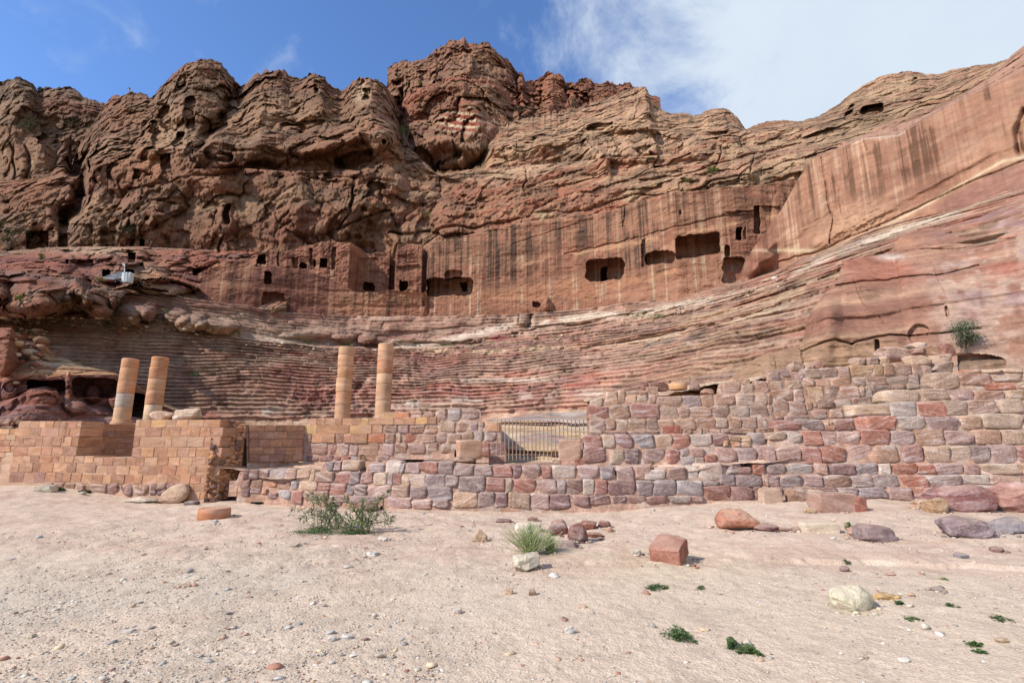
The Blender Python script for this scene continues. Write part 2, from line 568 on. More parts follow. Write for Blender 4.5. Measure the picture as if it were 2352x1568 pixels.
# ------------------------------------------------------------------ central peak
L = Layer(850, 1560, 1.6)
c0 = L.curve([(850, 470, 112), (1560, 470, 100)])
c1 = L.curve([(850, 330, 119), (940, 300, 116), (1100, 300, 116), (1250, 262, 126), (1560, 240, 122)])
c2 = L.curve([(850, 235, 150), (870, 200, 150), (882, 178, 150), (890, 158, 150), (905, 145, 149), (935, 138, 149), (948, 142, 148), (960, 143, 148), (980, 131, 148), (1000, 118, 147), (1012, 106, 147),
              (1030, 96, 147), (1050, 89, 146), (1065, 88, 146), (1078, 96, 146), (1090, 98, 146), (1110, 97, 146), (1122, 103, 146), (1135, 115, 146), (1152, 128, 146), (1170, 143, 146), (1180, 160, 146), (1190, 167, 146), (1200, 167, 146), (1206, 183, 146),
              (1228, 185, 146), (1234, 178, 146), (1250, 173, 146), (1256, 167, 146), (1264, 170, 146), (1280, 169, 146), (1292, 178, 146), (1300, 189, 147), (1318, 188, 147), (1330, 182, 146), (1345, 180, 146), (1362, 186, 146),
              (1375, 189, 146), (1395, 185, 146), (1408, 189, 146), (1415, 199, 147), (1425, 190, 146), (1445, 188, 146), (1455, 200, 146), (1465, 206, 147), (1560, 240, 150)], .7)
c2 = jag(c2, L.az, 1.3, 5)
c3 = (c2[0] + 34, c2[1] - 18)
L.seg(c0, c1, 50, last=False); L.seg(c1, c2, 120, last=False); L.seg(c2, c3, 10)
L.finish()
L.warp(16, 0.14)
L.bumps([(925, 165, 45, 35, 6), (990, 180, 70, 60, 5), (1060, 130, 50, 45, 6), (1125, 160, 55, 70, 7), (1060, 215, 60, 40, 5), (1150, 215, 40, 60, 5), (1050, 268, 62, 46, 9), (1000, 240, 60, 26, 4),
         (1025, 355, 75, 42, 9), (1010, 330, 70, 16, 3), (1202, 215, 30, 45, 5), (1265, 205, 35, 50, 4), (1340, 215, 50, 45, 5), (1400, 205, 30, 20, 4), (1440, 200, 28, 16, 4)], .45)
L.crests([([(1056, 84), (1098, 104), (1072, 150), (1060, 210), (1088, 262), (1104, 335)], 130, 105, 11), ([(1000, 118), (975, 180), (940, 250), (925, 300)], 60, 60, 5), ([(890, 158), (960, 200), (1040, 190), (1100, 240)], 40, 50, 4), ([(960, 345), (1030, 322), (1100, 330)], 30, 60, 6), ([(1200, 168), (1196, 260)], 14, 26, 4), ([(1262, 168), (1258, 260)], 24, 26, 5), ([(1330, 182), (1322, 262)], 28, 40, 5), ([(1385, 188), (1392, 240)], 26, 24, 4), ([(1438, 188), (1436, 220)], 22, 20, 3)])
L.boxes([(955, 1000, 165, 182, 4, 0, 8), (1020, 1072, 262, 300, 1.8, 0, 20), (1008, 1035, 232, 250, 1.2, 0, 8), (895, 915, 150, 163, 3, 0, 6), (1105, 1130, 105, 118, 3, 0, 6), (1325, 1358, 205, 245, 6, 0, 8), (1355, 1364, 195, 210, 3, 0, 4), (1032, 1058, 338, 368, 2.5, -.2, 5)], 5)
L.cuts([([(1186, 160), (1192, 220), (1200, 260)], 3, 5), ([(1232, 180), (1238, 250)], 3, 4), ([(1300, 188), (1310, 250)], 3, 4), ([(920, 200), (925, 300), (945, 330)], 9, 10), ([(1010, 140), (1016, 190)], 1.3, 2), ([(1040, 125), (1060, 160)], 1.3, 2)])
d, cid, pil, pk, w = rock(L.P, 10, 3.0, .5, 2, -0.04, 1.8, .9, 1.0)
L.slide(-d * sstep(c2[1][None, :] - L.P[..., 2] + 2.5, 0, 4))
L.upd()
col = strata_col(L.P, [BRN, lc(154, 102, 82), BRN, lc(166, 124, 96), RBR, BRN], w, 0, .22, 9)
col = cmix(col, RBR * .9, .6 * sstep(L.px, 1120, 1180) * (1 - sstep(L.py, 240, 290)))
col = cmix(col, lc(116, 84, 68), .5 * sstep(fbm(L.P, .16, 5, seed=5, gain=.6), .0, .4))
wh = L.near(1062, 280, 45, 24)
bands = np.sin((L.py - .1 * L.px) * .42 + 2 * w)
col = cmix(col, np.where((bands > .2)[..., None], CRM, lc(165, 75, 60)), np.clip(wh * 1.3, 0, .8))
col = cmix(col, ORG, .45 * L.near(1275, 210, 25, 40))
L.mesh('central_peak', col * .87, M_CLIFF)

# ------------------------------------------------------------------ main mountain side
L = Layer(-560, 2900, 1.75)
m0 = L.curve([(-560, 640, 88), (-150, 600, 88), (0, 590, 88), (330, 582, 88), (560, 610, 88), (800, 640, 87), (960, 640, 86), (1010, 580, 84), (1200, 525, 80), (1450, 478, 74), (1650, 455, 70), (1850, 415, 66), (2100, 320, 60), (2352, 200, 54), (2900, 60, 46)], 3)
m1 = L.curve([(-560, 500, 92), (-150, 500, 92), (0, 492, 92), (60, 488, 92), (110, 480, 92), (200, 450, 92), (330, 405, 92), (440, 388, 93), (560, 386, 93), (700, 394, 93), (800, 390, 93), (880, 398, 92), (1000, 402, 92), (1100, 392, 91), (1200, 380, 90),
              (1400, 362, 86), (1600, 348, 81), (1850, 318, 74), (2100, 262, 66), (2352, 150, 58), (2900, 20, 50)], 3)
m2 = (m1[0] + np.interp(L.az, [-.8, .0, .2, .5], [6.0, 5.5, 3, 1]), m1[1] + .4)
m3 = L.curve([(-560, 400, 105), (0, 420, 105), (60, 418, 105), (180, 395, 106), (200, 360, 106), (330, 330, 106), (470, 312, 106), (560, 292, 105), (700, 298, 105), (830, 296, 103), (900, 300, 108), (1000, 398, 101), (1110, 386, 100), (1130, 340, 100),
              (1180, 330, 99), (1400, 298, 97), (1500, 296, 92), (1700, 300, 86), (1850, 292, 78), (2000, 262, 72), (2100, 238, 70), (2352, 125, 64), (2900, 0, 56)], 2)
m4 = L.curve([(-560, 380, 118), (100, 400, 120), (165, 390, 124), (178, 330, 122), (165, 300, 120), (215, 282, 122), (243, 238, 124), (262, 219, 124), (280, 216, 124), (300, 215, 124), (330, 218, 124), (346, 229, 124), (360, 212, 124), (376, 194, 124), (395, 172, 123), (412, 158, 123),
              (432, 146, 123), (455, 138, 123), (470, 136, 123), (485, 137, 123), (502, 143, 123), (516, 155, 123), (532, 172, 124), (545, 190, 125), (554, 198, 126), (566, 190, 126), (583, 176, 125), (600, 170, 125), (612, 163, 125), (632, 162, 125), (650, 162, 125), (664, 170, 125), (685, 183, 126),
              (702, 178, 124), (714, 168, 124), (726, 167, 124), (742, 176, 124), (756, 192, 125), (772, 204, 125), (788, 209, 125), (796, 198, 121), (812, 186, 121), (828, 182, 121), (850, 182, 121), (872, 186, 121), (890, 200, 122), (904, 222, 124), (915, 260, 126), (925, 310, 126), (945, 345, 122), (1000, 396, 108), (1104, 384, 106), (1116, 330, 110), (1122, 304, 112),
              (1180, 278, 114), (1262, 262, 115), (1330, 246, 114), (1362, 238, 114), (1400, 222, 113), (1440, 206, 112), (1462, 201, 111), (1482, 200, 110), (1490, 215, 110), (1495, 238, 109), (1510, 246, 107), (1530, 254, 106), (1545, 262, 106), (1556, 258, 106), (1572, 262, 105), (1590, 266, 104),
              (1610, 263, 103), (1622, 252, 102), (1650, 247, 101), (1672, 252, 101), (1692, 266, 101), (1706, 288, 100), (1712, 297, 100), (1730, 290, 97), (1750, 281, 96), (1780, 277, 95), (1812, 277, 94), (1830, 281, 93), (1850, 276, 92), (1880, 268, 90), (1905, 253, 89), (1930, 236, 88), (1955, 216, 87), (1985, 195, 86), (2010, 182, 85), (2040, 172, 84), (2072, 166, 84),
              (2090, 164, 83), (2110, 166, 83), (2130, 171, 83), (2150, 172, 82), (2170, 166, 81), (2195, 158, 80), (2230, 152, 79), (2280, 147, 78), (2352, 120, 76), (2450, 90, 74), (2900, -40, 70)], .8)
m4 = jag(m4, L.az, np.interp(L.az, [.0, .35, .6], [1.1, .6, .25]), 7)
m5 = (m4[0] + 30, m4[1] - 14)
L.seg(m0, m1, 75, 'bulge', 1.2, v0=0, v1=1, last=False); L.seg(m1, m2, 4, v0=1, v1=1.2, last=False); L.seg(m2, m3, 50, 'round', .4, v0=1.2, v1=2, last=False)
L.seg(m3, m4, 95, v0=2, v1=3, last=False); L.seg(m4, m5, 10, v0=3, v1=4)
L.finish()
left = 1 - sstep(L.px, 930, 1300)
# masses, one by one
L.warp(16, 0.14)
L.bumps([(420, 480, 130, 95, 4), (650, 470, 150, 90, 5), (885, 450, 80, 75, 3.5), (250, 505, 80, 50, 2.5), (140, 520, 70, 40, 2), (720, 500, 90, 60, 2),
         (470, 200, 90, 85, 8), (620, 215, 80, 50, 5), (735, 220, 62, 50, 5), (860, 245, 62, 75, 8), (880, 300, 40, 60, 4), (780, 328, 120, 40, 9), (590, 338, 130, 50, 6), (660, 280, 90, 30, 3), (560, 260, 60, 30, 3),
         (300, 260, 70, 45, 5), (240, 330, 60, 60, 5), (300, 400, 90, 35, 3), (430, 420, 60, 25, 2),
         (1420, 270, 130, 36, 5), (1476, 235, 22, 45, 4), (1250, 330, 150, 40, 3), (1200, 300, 60, 22, 3), (1420, 350, 110, 30, 2.5), (1540, 300, 120, 22, 2), (1372, 372, 34, 34, 3.5), (1520, 268, 20, 14, 4), (1545, 270, 14, 12, 3), (1565, 274, 14, 14, 4), (1580, 288, 14, 10, 3), (1500, 292, 20, 12, 3), (1600, 275, 30, 14, 4), (1638, 270, 34, 30, 7), (1680, 280, 34, 28, 7), (1640, 292, 40, 12, 4), (1535, 300, 22, 16, 4), (1570, 302, 16, 14, 3),
         (1300, 440, 130, 40, 2), (1600, 400, 150, 30, 2), (1640, 330, 120, 40, 1.5), (1905, 240, 60, 20, 2), (2080, 190, 70, 26, 2.5), (1990, 240, 60, 30, 2)], .50)
L.crests([([(455, 136), (436, 210), (430, 240), (446, 345)], 120, 115, 11), ([(376, 194), (350, 260), (330, 330), (270, 400)], 70, 60, 6), ([(300, 214), (260, 290), (215, 380)], 50, 50, 5), ([(625, 160), (612, 220), (600, 300)], 70, 70, 6), ([(722, 166), (736, 250)], 60, 50, 6), ([(846, 180), (852, 260), (884, 315)], 50, 62, 9), ([(740, 335), (830, 300), (880, 322)], 30, 50, 6), ([(470, 330), (600, 345), (740, 335)], 40, 34, 5), ([(330, 345), (440, 350), (560, 372)], 24, 30, 4), ([(880, 396), (824, 470), (788, 540)], 90, 60, 4),
          ([(700, 396), (690, 470), (640, 560)], 60, 50, 3), ([(520, 390), (500, 470), (520, 560)], 80, 60, 3.5), ([(330, 405), (360, 480), (340, 560)], 70, 70, 3.5), ([(200, 450), (180, 560)], 50, 60, 3), ([(1482, 198), (1500, 300)], 120, 16, 5), ([(1250, 322), (1400, 285), (1500, 290)], 24, 20, 4), ([(1120, 345), (1260, 330)], 24, 24, 3), ([(1370, 350), (1400, 395)], 30, 14, 4), ([(1180, 408), (1400, 372), (1600, 352)], 20, 60, 2.5), ([(1600, 330), (1700, 345), (1720, 400)], 40, 30, 2)])
L.boxes([(512, 532, 462, 512, 4, 0, 9), (828, 848, 205, 238, 4.5, 0, 7), (806, 826, 208, 226, 3, 0, 6), (715, 728, 195, 215, 3, 0, 5), (370, 402, 240, 300, 5, .2, 12), (345, 368, 275, 345, 4, 0, 9), (395, 425, 300, 350, 5, 0, 8), (425, 452, 225, 300, 4, 0, 10), (330, 352, 330, 370, 4, 0, 8), (372, 400, 360, 415, 4, 0, 10), (300, 322, 385, 428, 3.5, 0, 9), (250, 266, 372, 420, 3.5, 0, 7),
         (405, 440, 168, 202, 3, 0, 12), (560, 640, 366, 384, 4, 0, 9), (770, 860, 352, 382, 6, -.25, 12), (470, 540, 345, 372, 3.5, 0, 9), (640, 700, 290, 303, 3, 0, 6),
         (1488, 1512, 355, 372, 2, 0, 6), (1975, 2032, 245, 272, 6, -.12, 11), (1940, 1962, 250, 285, 3, 0, 8), (2092, 2104, 170, 180, 3, 0, 5), (1655, 1676, 258, 280, 3, 0, 9), (1460, 1476, 230, 275, 1.5, 0, 3), (1350, 1420, 285, 300, 4, -.3, 5), (1340, 1352, 318, 340, 3, 0, 4)], 4)
L.cuts([([(552, 198), (520, 250), (490, 295), (462, 335), (455, 345)], 9, 11.00), ([(178, 300), (172, 360), (185, 420), (180, 470), (150, 490)], 16, 22.00), ([(906, 215), (912, 280), (930, 330)], 12, 10.00), ([(440, 345), (560, 338), (640, 350), (740, 365), (862, 350)], 5, 2.20),
        ([(815, 400), (816, 450), (808, 490), (788, 530)], 3, 1.65), ([(788, 530), (850, 498), (905, 478)], 3, 1.65), ([(300, 440), (440, 400), (560, 392), (700, 398), (900, 410)], 3, 1.38), ([(700, 400), (740, 470), (720, 560)], 4, 0.83), ([(560, 400), (540, 470), (545, 565)], 5, 0.83),
        ([(1412, 325), (1418, 375)], 1.6, 1.38), ([(1608, 270), (1612, 345)], 1.6, 0.00), ([(1662, 345), (1640, 400)], 1.8, 1.65), ([(1722, 300), (1715, 350), (1720, 400)], 1.6, 1.10), ([(1200, 380), (1202, 440)], 1.6, 1.10), ([(1300, 300), (1200, 330), (1130, 345)], 4, 1.10), ([(1350, 305), (1450, 280), (1560, 300)], 2, 0.83),
        ([(1130, 350), (1260, 330), (1400, 300)], 3, 1.10), ([(1850, 335), (1700, 372), (1560, 405), (1480, 420)], 2.2, 1.10), ([(1780, 390), (1600, 432), (1400, 470), (1180, 505)], 2.2, 1.10), ([(900, 540), (1000, 528), (1170, 508)], 3, 1.38), ([(1700, 420), (1560, 450)], 2, 0.83), ([(1170, 400), (1000, 410)], 2, 0.83)])
d, cid, pil, pk, w = rock(L.P, 10, 2.5, .42, 4, -0.03, 1.8, .8, .9)
d2, cid2, pil2, pk2, w2 = rock(L.P, 7, 1.0, .95, 6, 0.20, .8, .5, .45)
dd = mix(d2, d, left)
L.slide(-dd * sstep(m4[1][None, :] - L.P[..., 2] + 2.5, 0, 4))
# tomb fronts cut at the foot of the mountain
L.upd()
L.boxes([(156, 214, 514, 570, 1.6, 0, 2), (134, 156, 505, 570, 6, 0, 2), (60, 112, 530, 575, 6, 0, 2), (231, 266, 522, 570, 1.2, 0, 2), (242, 249, 562, 570, 4, 0, 1), (296, 346, 515, 574, 1.2, 0, 14), (321, 332, 549, 574, 6, 0, 4), (300, 312, 548, 558, 2, 0, 4)], 1.0)
L.upd()
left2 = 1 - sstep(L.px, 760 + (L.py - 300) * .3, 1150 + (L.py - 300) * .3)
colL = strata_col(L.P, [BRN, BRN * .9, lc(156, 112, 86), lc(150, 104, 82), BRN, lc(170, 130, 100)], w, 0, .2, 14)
colL = cmix(colL, lc(118, 86, 66), .55 * sstep(fbm(L.P, .16, 5, seed=8, gain=.6), .0, .4))
colL = cmix(colL, ORG * .9, .75 * sstep(pk, .2, .8)); colL = cmix(colL, TAN, .55 * L.near(385, 300, 45, 60)); colL = cmix(colL, ORG * .9, .5 * L.near(340, 380, 60, 50))
colL = cmix(colL, TAN * .95, .45 * L.near(640, 265, 150, 30)); colL = cmix(colL, CRM, .8 * L.near(832, 218, 18, 20)); colL = cmix(colL, RED * .8, .5 * L.near(660, 530, 90, 40))
colL = cmix(colL, ORG * .85, .5 * L.near(800, 350, 80, 25)); colL = cmix(colL, ORG * .8, .45 * L.near(70, 430, 60, 60))
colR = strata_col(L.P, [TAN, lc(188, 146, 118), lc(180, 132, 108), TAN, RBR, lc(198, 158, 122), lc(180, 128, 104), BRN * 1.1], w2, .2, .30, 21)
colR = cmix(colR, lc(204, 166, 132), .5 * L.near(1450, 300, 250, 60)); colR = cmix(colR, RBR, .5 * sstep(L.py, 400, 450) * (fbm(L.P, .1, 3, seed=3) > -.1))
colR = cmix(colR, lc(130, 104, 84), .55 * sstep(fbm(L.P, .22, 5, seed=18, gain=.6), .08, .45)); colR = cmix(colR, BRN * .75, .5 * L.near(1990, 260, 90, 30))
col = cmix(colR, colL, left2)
col = cmix(col, lc(96, 80, 68), .45 * sstep(fbm(L.P, .45, 5, seed=28, gain=.6), .2, .5))
# weaker sun on the left slopes, put into the colour as a darker tone
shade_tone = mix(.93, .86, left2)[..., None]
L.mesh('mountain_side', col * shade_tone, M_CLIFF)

# ------------------------------------------------------------------ block of cliff at the far left edge
L = Layer(-420, 185, 1.7)
c0 = L.curve([(-420, 620, 108), (185, 620, 108)])
c1 = L.curve([(-420, 280, 114), (-60, 290, 114), (0, 292, 114), (28, 288, 114), (50, 292, 114), (68, 300, 114), (84, 318, 114), (95, 332, 114), (112, 336, 115), (128, 346, 116), (138, 372, 117), (144, 405, 118), (146, 440, 118), (140, 470, 118), (128, 500, 119), (120, 560, 119), (185, 610, 120)], .8)
c2 = (c1[0] + 16, c1[1] + 1.0)
L.seg(c0, c1, 150, 'bulge', 1.5, last=False); L.seg(c1, c2, 8)
L.finish()
L.warp(16, 0.14)
L.crests([([(30, 288), (48, 380), (40, 480)], 80, 70, 5), ([(100, 335), (112, 420), (100, 480)], 40, 40, 4)])
L.cuts([([(22, 330), (30, 400), (40, 480)], 3, 2), ([(60, 340), (62, 480)], 3, 2)])
d, cid, pil, pk, w = rock(L.P, 9, 1.5, .5, 7, 0, 1.0, .6, 1.3)
L.slide(-d * sstep(c1[1][None, :] - L.P[..., 2] + 1.5, 0, 3))
L.upd()
st = vertical_streaks(L.az[None, :] + 0 * L.px, L.P[..., 2], 220, 3, .05)
col = strata_col(L.P, [BRN, ORG * .9, BRN, RBR], w, 0, .1, 31)
col = cmix(col, TAN, .8 * sstep(st, .25, .5)); col = cmix(col, DRK, .5 * sstep(-st, .2, .5))
L.mesh('left_cliff_block', col * .8, M_CLIFF)

# ------------------------------------------------------------------ terraces and boulders, middle left
L = Layer(-560, 640, 1.5)
t0 = L.curve([(-560, 760, 46), (-150, 730, 48), (0, 730, 50), (100, 730, 51), (200, 732, 53), (256, 735, 54), (266, 700, 58), (290, 672, 60), (350, 680, 63), (430, 700, 66), (560, 720, 68), (640, 725, 68)], 1)
t1 = L.curve([(-560, 660, 52), (-150, 640, 54), (0, 640, 56), (100, 645, 57), (200, 660, 58), (262, 665, 60), (290, 655, 61), (350, 664, 64), (430, 680, 67), (560, 690, 70), (640, 695, 70)], 2)
t2 = L.curve([(-560, 600, 66), (-150, 598, 68), (0, 600, 70), (150, 605, 72), (300, 612, 74), (450, 625, 76), (560, 622, 76), (640, 640, 76)], 2)
t3 = L.curve([(-560, 570, 86), (-150, 578, 86), (0, 578, 86), (100, 568, 87), (200, 566, 87), (330, 566, 87), (450, 572, 87), (640, 578, 86)], 2)
L.seg(t0, t1, 56, 'bulge', .5, last=False); L.seg(t1, t2, 30, last=False); L.seg(t2, t3, 40)
L.finish()
L.warp(9, 0.22)
L.bumps([(70, 660, 130, 78, 8), (-60, 660, 80, 70, 6), (30, 620, 80, 30, 3), (140, 600, 38, 24, 6), (205, 588, 60, 16, 4), (282, 588, 56, 26, 8), (254, 618, 40, 36, 6), (325, 622, 64, 22, 7), (380, 655, 70, 26, 5), (120, 690, 50, 30, 5), (180, 690, 34, 28, 5), (40, 708, 46, 18, 3),
         (440, 586, 40, 12, 3), (540, 582, 34, 12, 3), (500, 600, 60, 16, 3), (420, 606, 60, 14, 3), (540, 612, 40, 14, 2), (235, 700, 50, 36, 6), (300, 640, 30, 14, 2), (290, 690, 40, 34, 4), (0, 590, 60, 14, 3), (400, 590, 34, 12, 4), (470, 598, 30, 14, 4), (360, 600, 40, 12, 3)], 1.0)
L.crests([([(20, 592), (90, 600), (170, 640), (200, 690)], 20, 70, 5), ([(103, 590), (140, 578), (178, 590)], 10, 26, 4), ([(60, 640), (72, 700)], 50, 60, 4), ([(224, 592), (262, 588), (284, 620)], 10, 40, 5), ([(266, 620), (320, 602), (386, 636)], 10, 30, 4), ([(180, 572), (260, 563), (333, 590)], 8, 24, 4), ([(320, 650), (400, 632), (446, 660)], 10, 40, 4), ([(112, 668), (150, 662), (205, 690)], 12, 40, 4)])
L.upd()
L.boxes([(294, 312, 580, 604, 8, 0, 1.5), (202, 220, 585, 596, 2, -.6, 2), (235, 254, 619, 638, 8, 0, 4), (285, 308, 619, 637, 8, 0, 6), (443, 461, 617, 632, 8, 0, 3), (498, 516, 613, 628, 7, 0, 3), (150, 158, 596, 606, 4, 0, 2), (190, 212, 640, 665, 2.5, .3, 5)], 1.0)
d, cid, pil, pk, w = rock(L.P, 7, 1.6, .35, 8, 0.02, .5, .35, .6)
L.slide(-d)
L.upd()
col = strata_col(L.P, [RED, MAR * 1.1, RBR, RED, BRN, PAL * .85], w, 0, .3, 41)
col = cmix(col, RED * .85, .75 * L.near(60, 650, 150, 60)); col = cmix(col, TAN * .85, .7 * L.near(325, 622, 66, 22)); col = cmix(col, BRN, .6 * L.near(150, 690, 70, 30))
col = cmix(col, PAL * .9, .6 * L.near(230, 575, 100, 12)); col = cmix(col, GRY * .6, .4 * sstep(fbm(L.P, .3, 4, seed=48), .15, .5))
L.mesh('terrace_rocks', col * .86, M_SEAT)

# ------------------------------------------------------------------ cut wall round the top of the theatre
L = Layer(420, 1960, 1.0)
b0 = L.curve([(420, 700, 66), (470, 703, ('z', 19.6)), (560, 712, ('z', 19.6)), (640, 722, ('z', 19.6)), (800, 732, ('z', 19.6)), (980, 734, ('z', 19.6)), (1100, 730, ('z', 19.6)), (1220, 726, ('z', 19.6)), (1400, 714, ('z', 19.6)), (1561, 690, 60.0), (1676, 665, 58.8), (1720, 656, 58.7), (1765, 650, 59), (1880, 620, 60), (1960, 600, 61)], 3)
mA = L.curve([(420, 668, 67), (470, 644, 66.5), (520, 620, 67), (560, 611, 68), (600, 608, 68.5), (650, 614, 69), (700, 620, 70), (745, 634, 70.5), (780, 650, 71), (805, 664, 71), (830, 672, 71), (860, 673, 71), (890, 664, 71), (930, 668, 71), (976, 672, 71), (1000, 640, 71)], 1.5)
top = L.curve([(420, 655, 73), (500, 612, 73), (560, 596, 73), (590, 586, 73), (612, 578, 73), (650, 583, 73), (690, 572, 73.5), (740, 562, 74), (780, 566, 74), (800, 562, 74), (815, 562, 74), (850, 566, 74), (885, 560, 74), (900, 566, 74), (930, 560, 74), (966, 563, 74), (1000, 556, 73), (1060, 542, 72.5), (1100, 532, 72), (1176, 511, 71), (1279, 494, 69.5), (1381, 479, 67), (1479, 460, 64.5), (1600, 444, 61.5), (1700, 434, 60.8), (1750, 428, 60.8), (1830, 412, 61.5), (1960, 390, 62)], 1.2)
mr = b0[0] + .5
isl = 1 - sstep(np.tan(L.az) * F_PX + 1176, 968, 975)
midr = mA[0] * isl + (b0[0] + .8) * (1 - isl); midz = mA[1] * isl + mix(b0[1], top[1], .4) * (1 - isl)
pxc = 1176 + F_PX * np.tan(L.az)
off = np.interp(pxc, [420, 540, 560, 742, 782, 786, 818, 822, 880, 884, 893, 897, 958, 962, 968, 975], [4.5, 4.5, 3.5, 1.6, 1.0, 1.4, 5.6, 5.8, 5.8, 8, 8, 2.4, 2.4, 4.2, 4.2, 0])
L.seg(b0, (midr, midz), 75, v0=0, v1=1, last=False)
L.seg((midr, midz), (midr + off, midz + .15), 3, v0=1, v1=1.05, last=False)
topx = (np.maximum(top[0] * 0 + midr + off + .8, 0), top[1])
L.seg((midr + off, midz + .15), topx, 95, v0=1.05, v1=2, last=False)
L.seg(topx, (topx[0] + 9, topx[1] + 1.5), 8, v0=2, v1=2.5)
L.finish()
plain = 1 - sstep(L.v, 1.97, 2.05)
n_rel = .22 * fbm(L.P, .35, 4, seed=60) + .10 * fbm(L.P, 1.4, 4, gain=.6, seed=61, an=(1, 1, 2.2))
azg = L.az[None, :] + 0 * L.px
st = vertical_streaks(azg, L.P[..., 2], 150, 13, .06)
n_rel += .10 * vertical_streaks(azg, L.P[..., 2], 260, 23, .03)
z = L.P[..., 2] + .0 * L.P[..., 0]
n_rel += .10 * np.tanh(5 * vnoise(L.P[..., 0] * .05, L.P[..., 1] * .05, z * 1.4 + .3 * fbm(L.P, .2, 2), 66))
L.slide(-n_rel)
dr, *_r = rock(L.P, 4, .6, .5, 12, .1, .3, .35)
L.slide(-dr * np.maximum(1 - plain, .45 * (1 - sstep(L.px, 955, 975)) * sstep(L.v, .9, 1.02)))
L.P[..., 2] += .35 * fbm(L.P, .5, 3, seed=62) * (L.v > .97) * (L.px < 972)
L.upd(); L.warp(3.4, 1.1)
# carved openings
L.boxes([(981, 1085, 638, 680, 5, -.02, 9), (1060, 1074, 650, 669, 6, 0, 1.5), (1345, 1434, 594, 644, 4.5, -.06, 12), (1380, 1394, 615, 645, 6, 0, 1), (1482, 1550, 577, 606, 3.4, -.1, 10), (1551, 1653, 538, 590, 5.2, -.12, 9), (1473, 1482, 549, 613, .7, 0, 2), (1690, 1704, 521, 550, 5, 0, 1.5), (1708, 1714, 522, 549, .7, 0, 1),
         (1732, 1745, 474, 536, 2.4, 0, 2), (1663, 1676, 565, 590, 1.6, 0, 5), (1660, 1712, 592, 650, 1.8, 0, 6), (1222, 1239, 690, 704, 1.6, .3, 5), (590, 611, 586, 611, 5, 0, 3), (606, 623, 622, 653, 3, 0, 2), (601, 654, 672, 704, 1.5, 0, 5), (688, 704, 603, 618, 5, 0, 6), (720, 726, 598, 615, 3, 0, 2), (736, 751, 593, 615, 5, 0, 2),
         (711, 719, 568, 612, 1.4, 0, 1.5), (762, 772, 570, 620, 1.5, 0, 1.5), (638, 642, 576, 612, 1.2, 0, 1), (672, 686, 590, 616, .8, 0, 1), (836, 860, 648, 669, 5, .05, 4), (916, 937, 645, 667, 5, 0, 3), (897, 959, 606, 612, -.5, -.05, 1), (897, 960, 585, 606, .35, 0, 1), (1664, 1732, 482, 486, -.6, -.04, 1), (1664, 1732, 491, 494, -.35, -.04, 1), (1745, 1790, 470, 474, -.6, 0, 1), (826, 878, 590, 592, -.5, 0, 1), (1860, 1868, 478, 492, 1, 0, 2),
         (1861, 1871, 484, 497, 2, 0, 4)], .8)
L.boxes([(1020, 1062, 622, 642, 1.2, 0, 10)], 3)
L.bumps([(1254, 700, 10, 16, 1.6), (1790, 500, 20, 60, 1)])
L.cuts([([(1176, 560), (1330, 512)], 1.5, .25), ([(1297, 585), (1440, 552), (1560, 520), (1700, 487)], 1.8, .35), ([(1437, 465), (1432, 520)], 1.5, .4), ([(976, 566), (974, 700)], 3, .8), ([(985, 568), (984, 720)], 1.5, .4), ([(1563, 485), (1564, 492)], 2, 1.0), ([(866, 0), (867, 1)], 1, 0)])
L.upd()
w = fbm(L.P, .15, 3, seed=70)
col = strata_col(L.P, [lc(170, 116, 90), lc(178, 128, 102), lc(166, 110, 86), lc(160, 114, 90), lc(182, 126, 94), lc(168, 112, 88)], w, .05, .45, 71)
st = 1.0 * st + .55 * vertical_streaks(azg, L.P[..., 2], 60, 57, .05) + .35 * vertical_streaks(azg, L.P[..., 2], 420, 53, .12) + .25 * fbm(L.P, .9, 4, seed=58)
hi = sstep(L.v, .2, 1.9)
col = cmix(col, DRK * .95, np.clip(.85 * sstep(-st, -.05, .38) * sstep(L.v + .5 * w, .5, 1.5) * (1 - sstep(L.px, 1500, 1700) * .6), 0, 1))
col = cmix(col, PAL * .95, .7 * sstep(st, .22, .55) * (1 - .4 * hi))
col = cmix(col, lc(222, 170, 128), .5 * np.exp(-((L.py - (588 - .19 * (L.px - 1297))) / 6) ** 2) * (L.px > 1150) * (fbm(L.P, .3, 2, seed=3) > -.1))
lw = (1 - sstep(L.px, 940, 1010)) * (1 - sstep(L.v, .98, 1.02))
col = cmix(col, MAR * .95, .75 * lw * sstep(fbm(L.P, .12, 3, seed=73), -.35, .1)); col = cmix(col, ORG * .85, .3 * lw * sstep(st, .2, .4)); col = cmix(col, DRK * .6, .6 * lw * sstep(-st, .25, .45))
col = cmix(col, RED, .4 * (1 - sstep(L.px, 960, 980)) * (L.v > 1.02))
col = cmix(col, PAL, .35 * (1 - plain))
in_hole = np.zeros(L.px.shape)
L.mesh('cut_back_wall', col * .80, M_CUT)

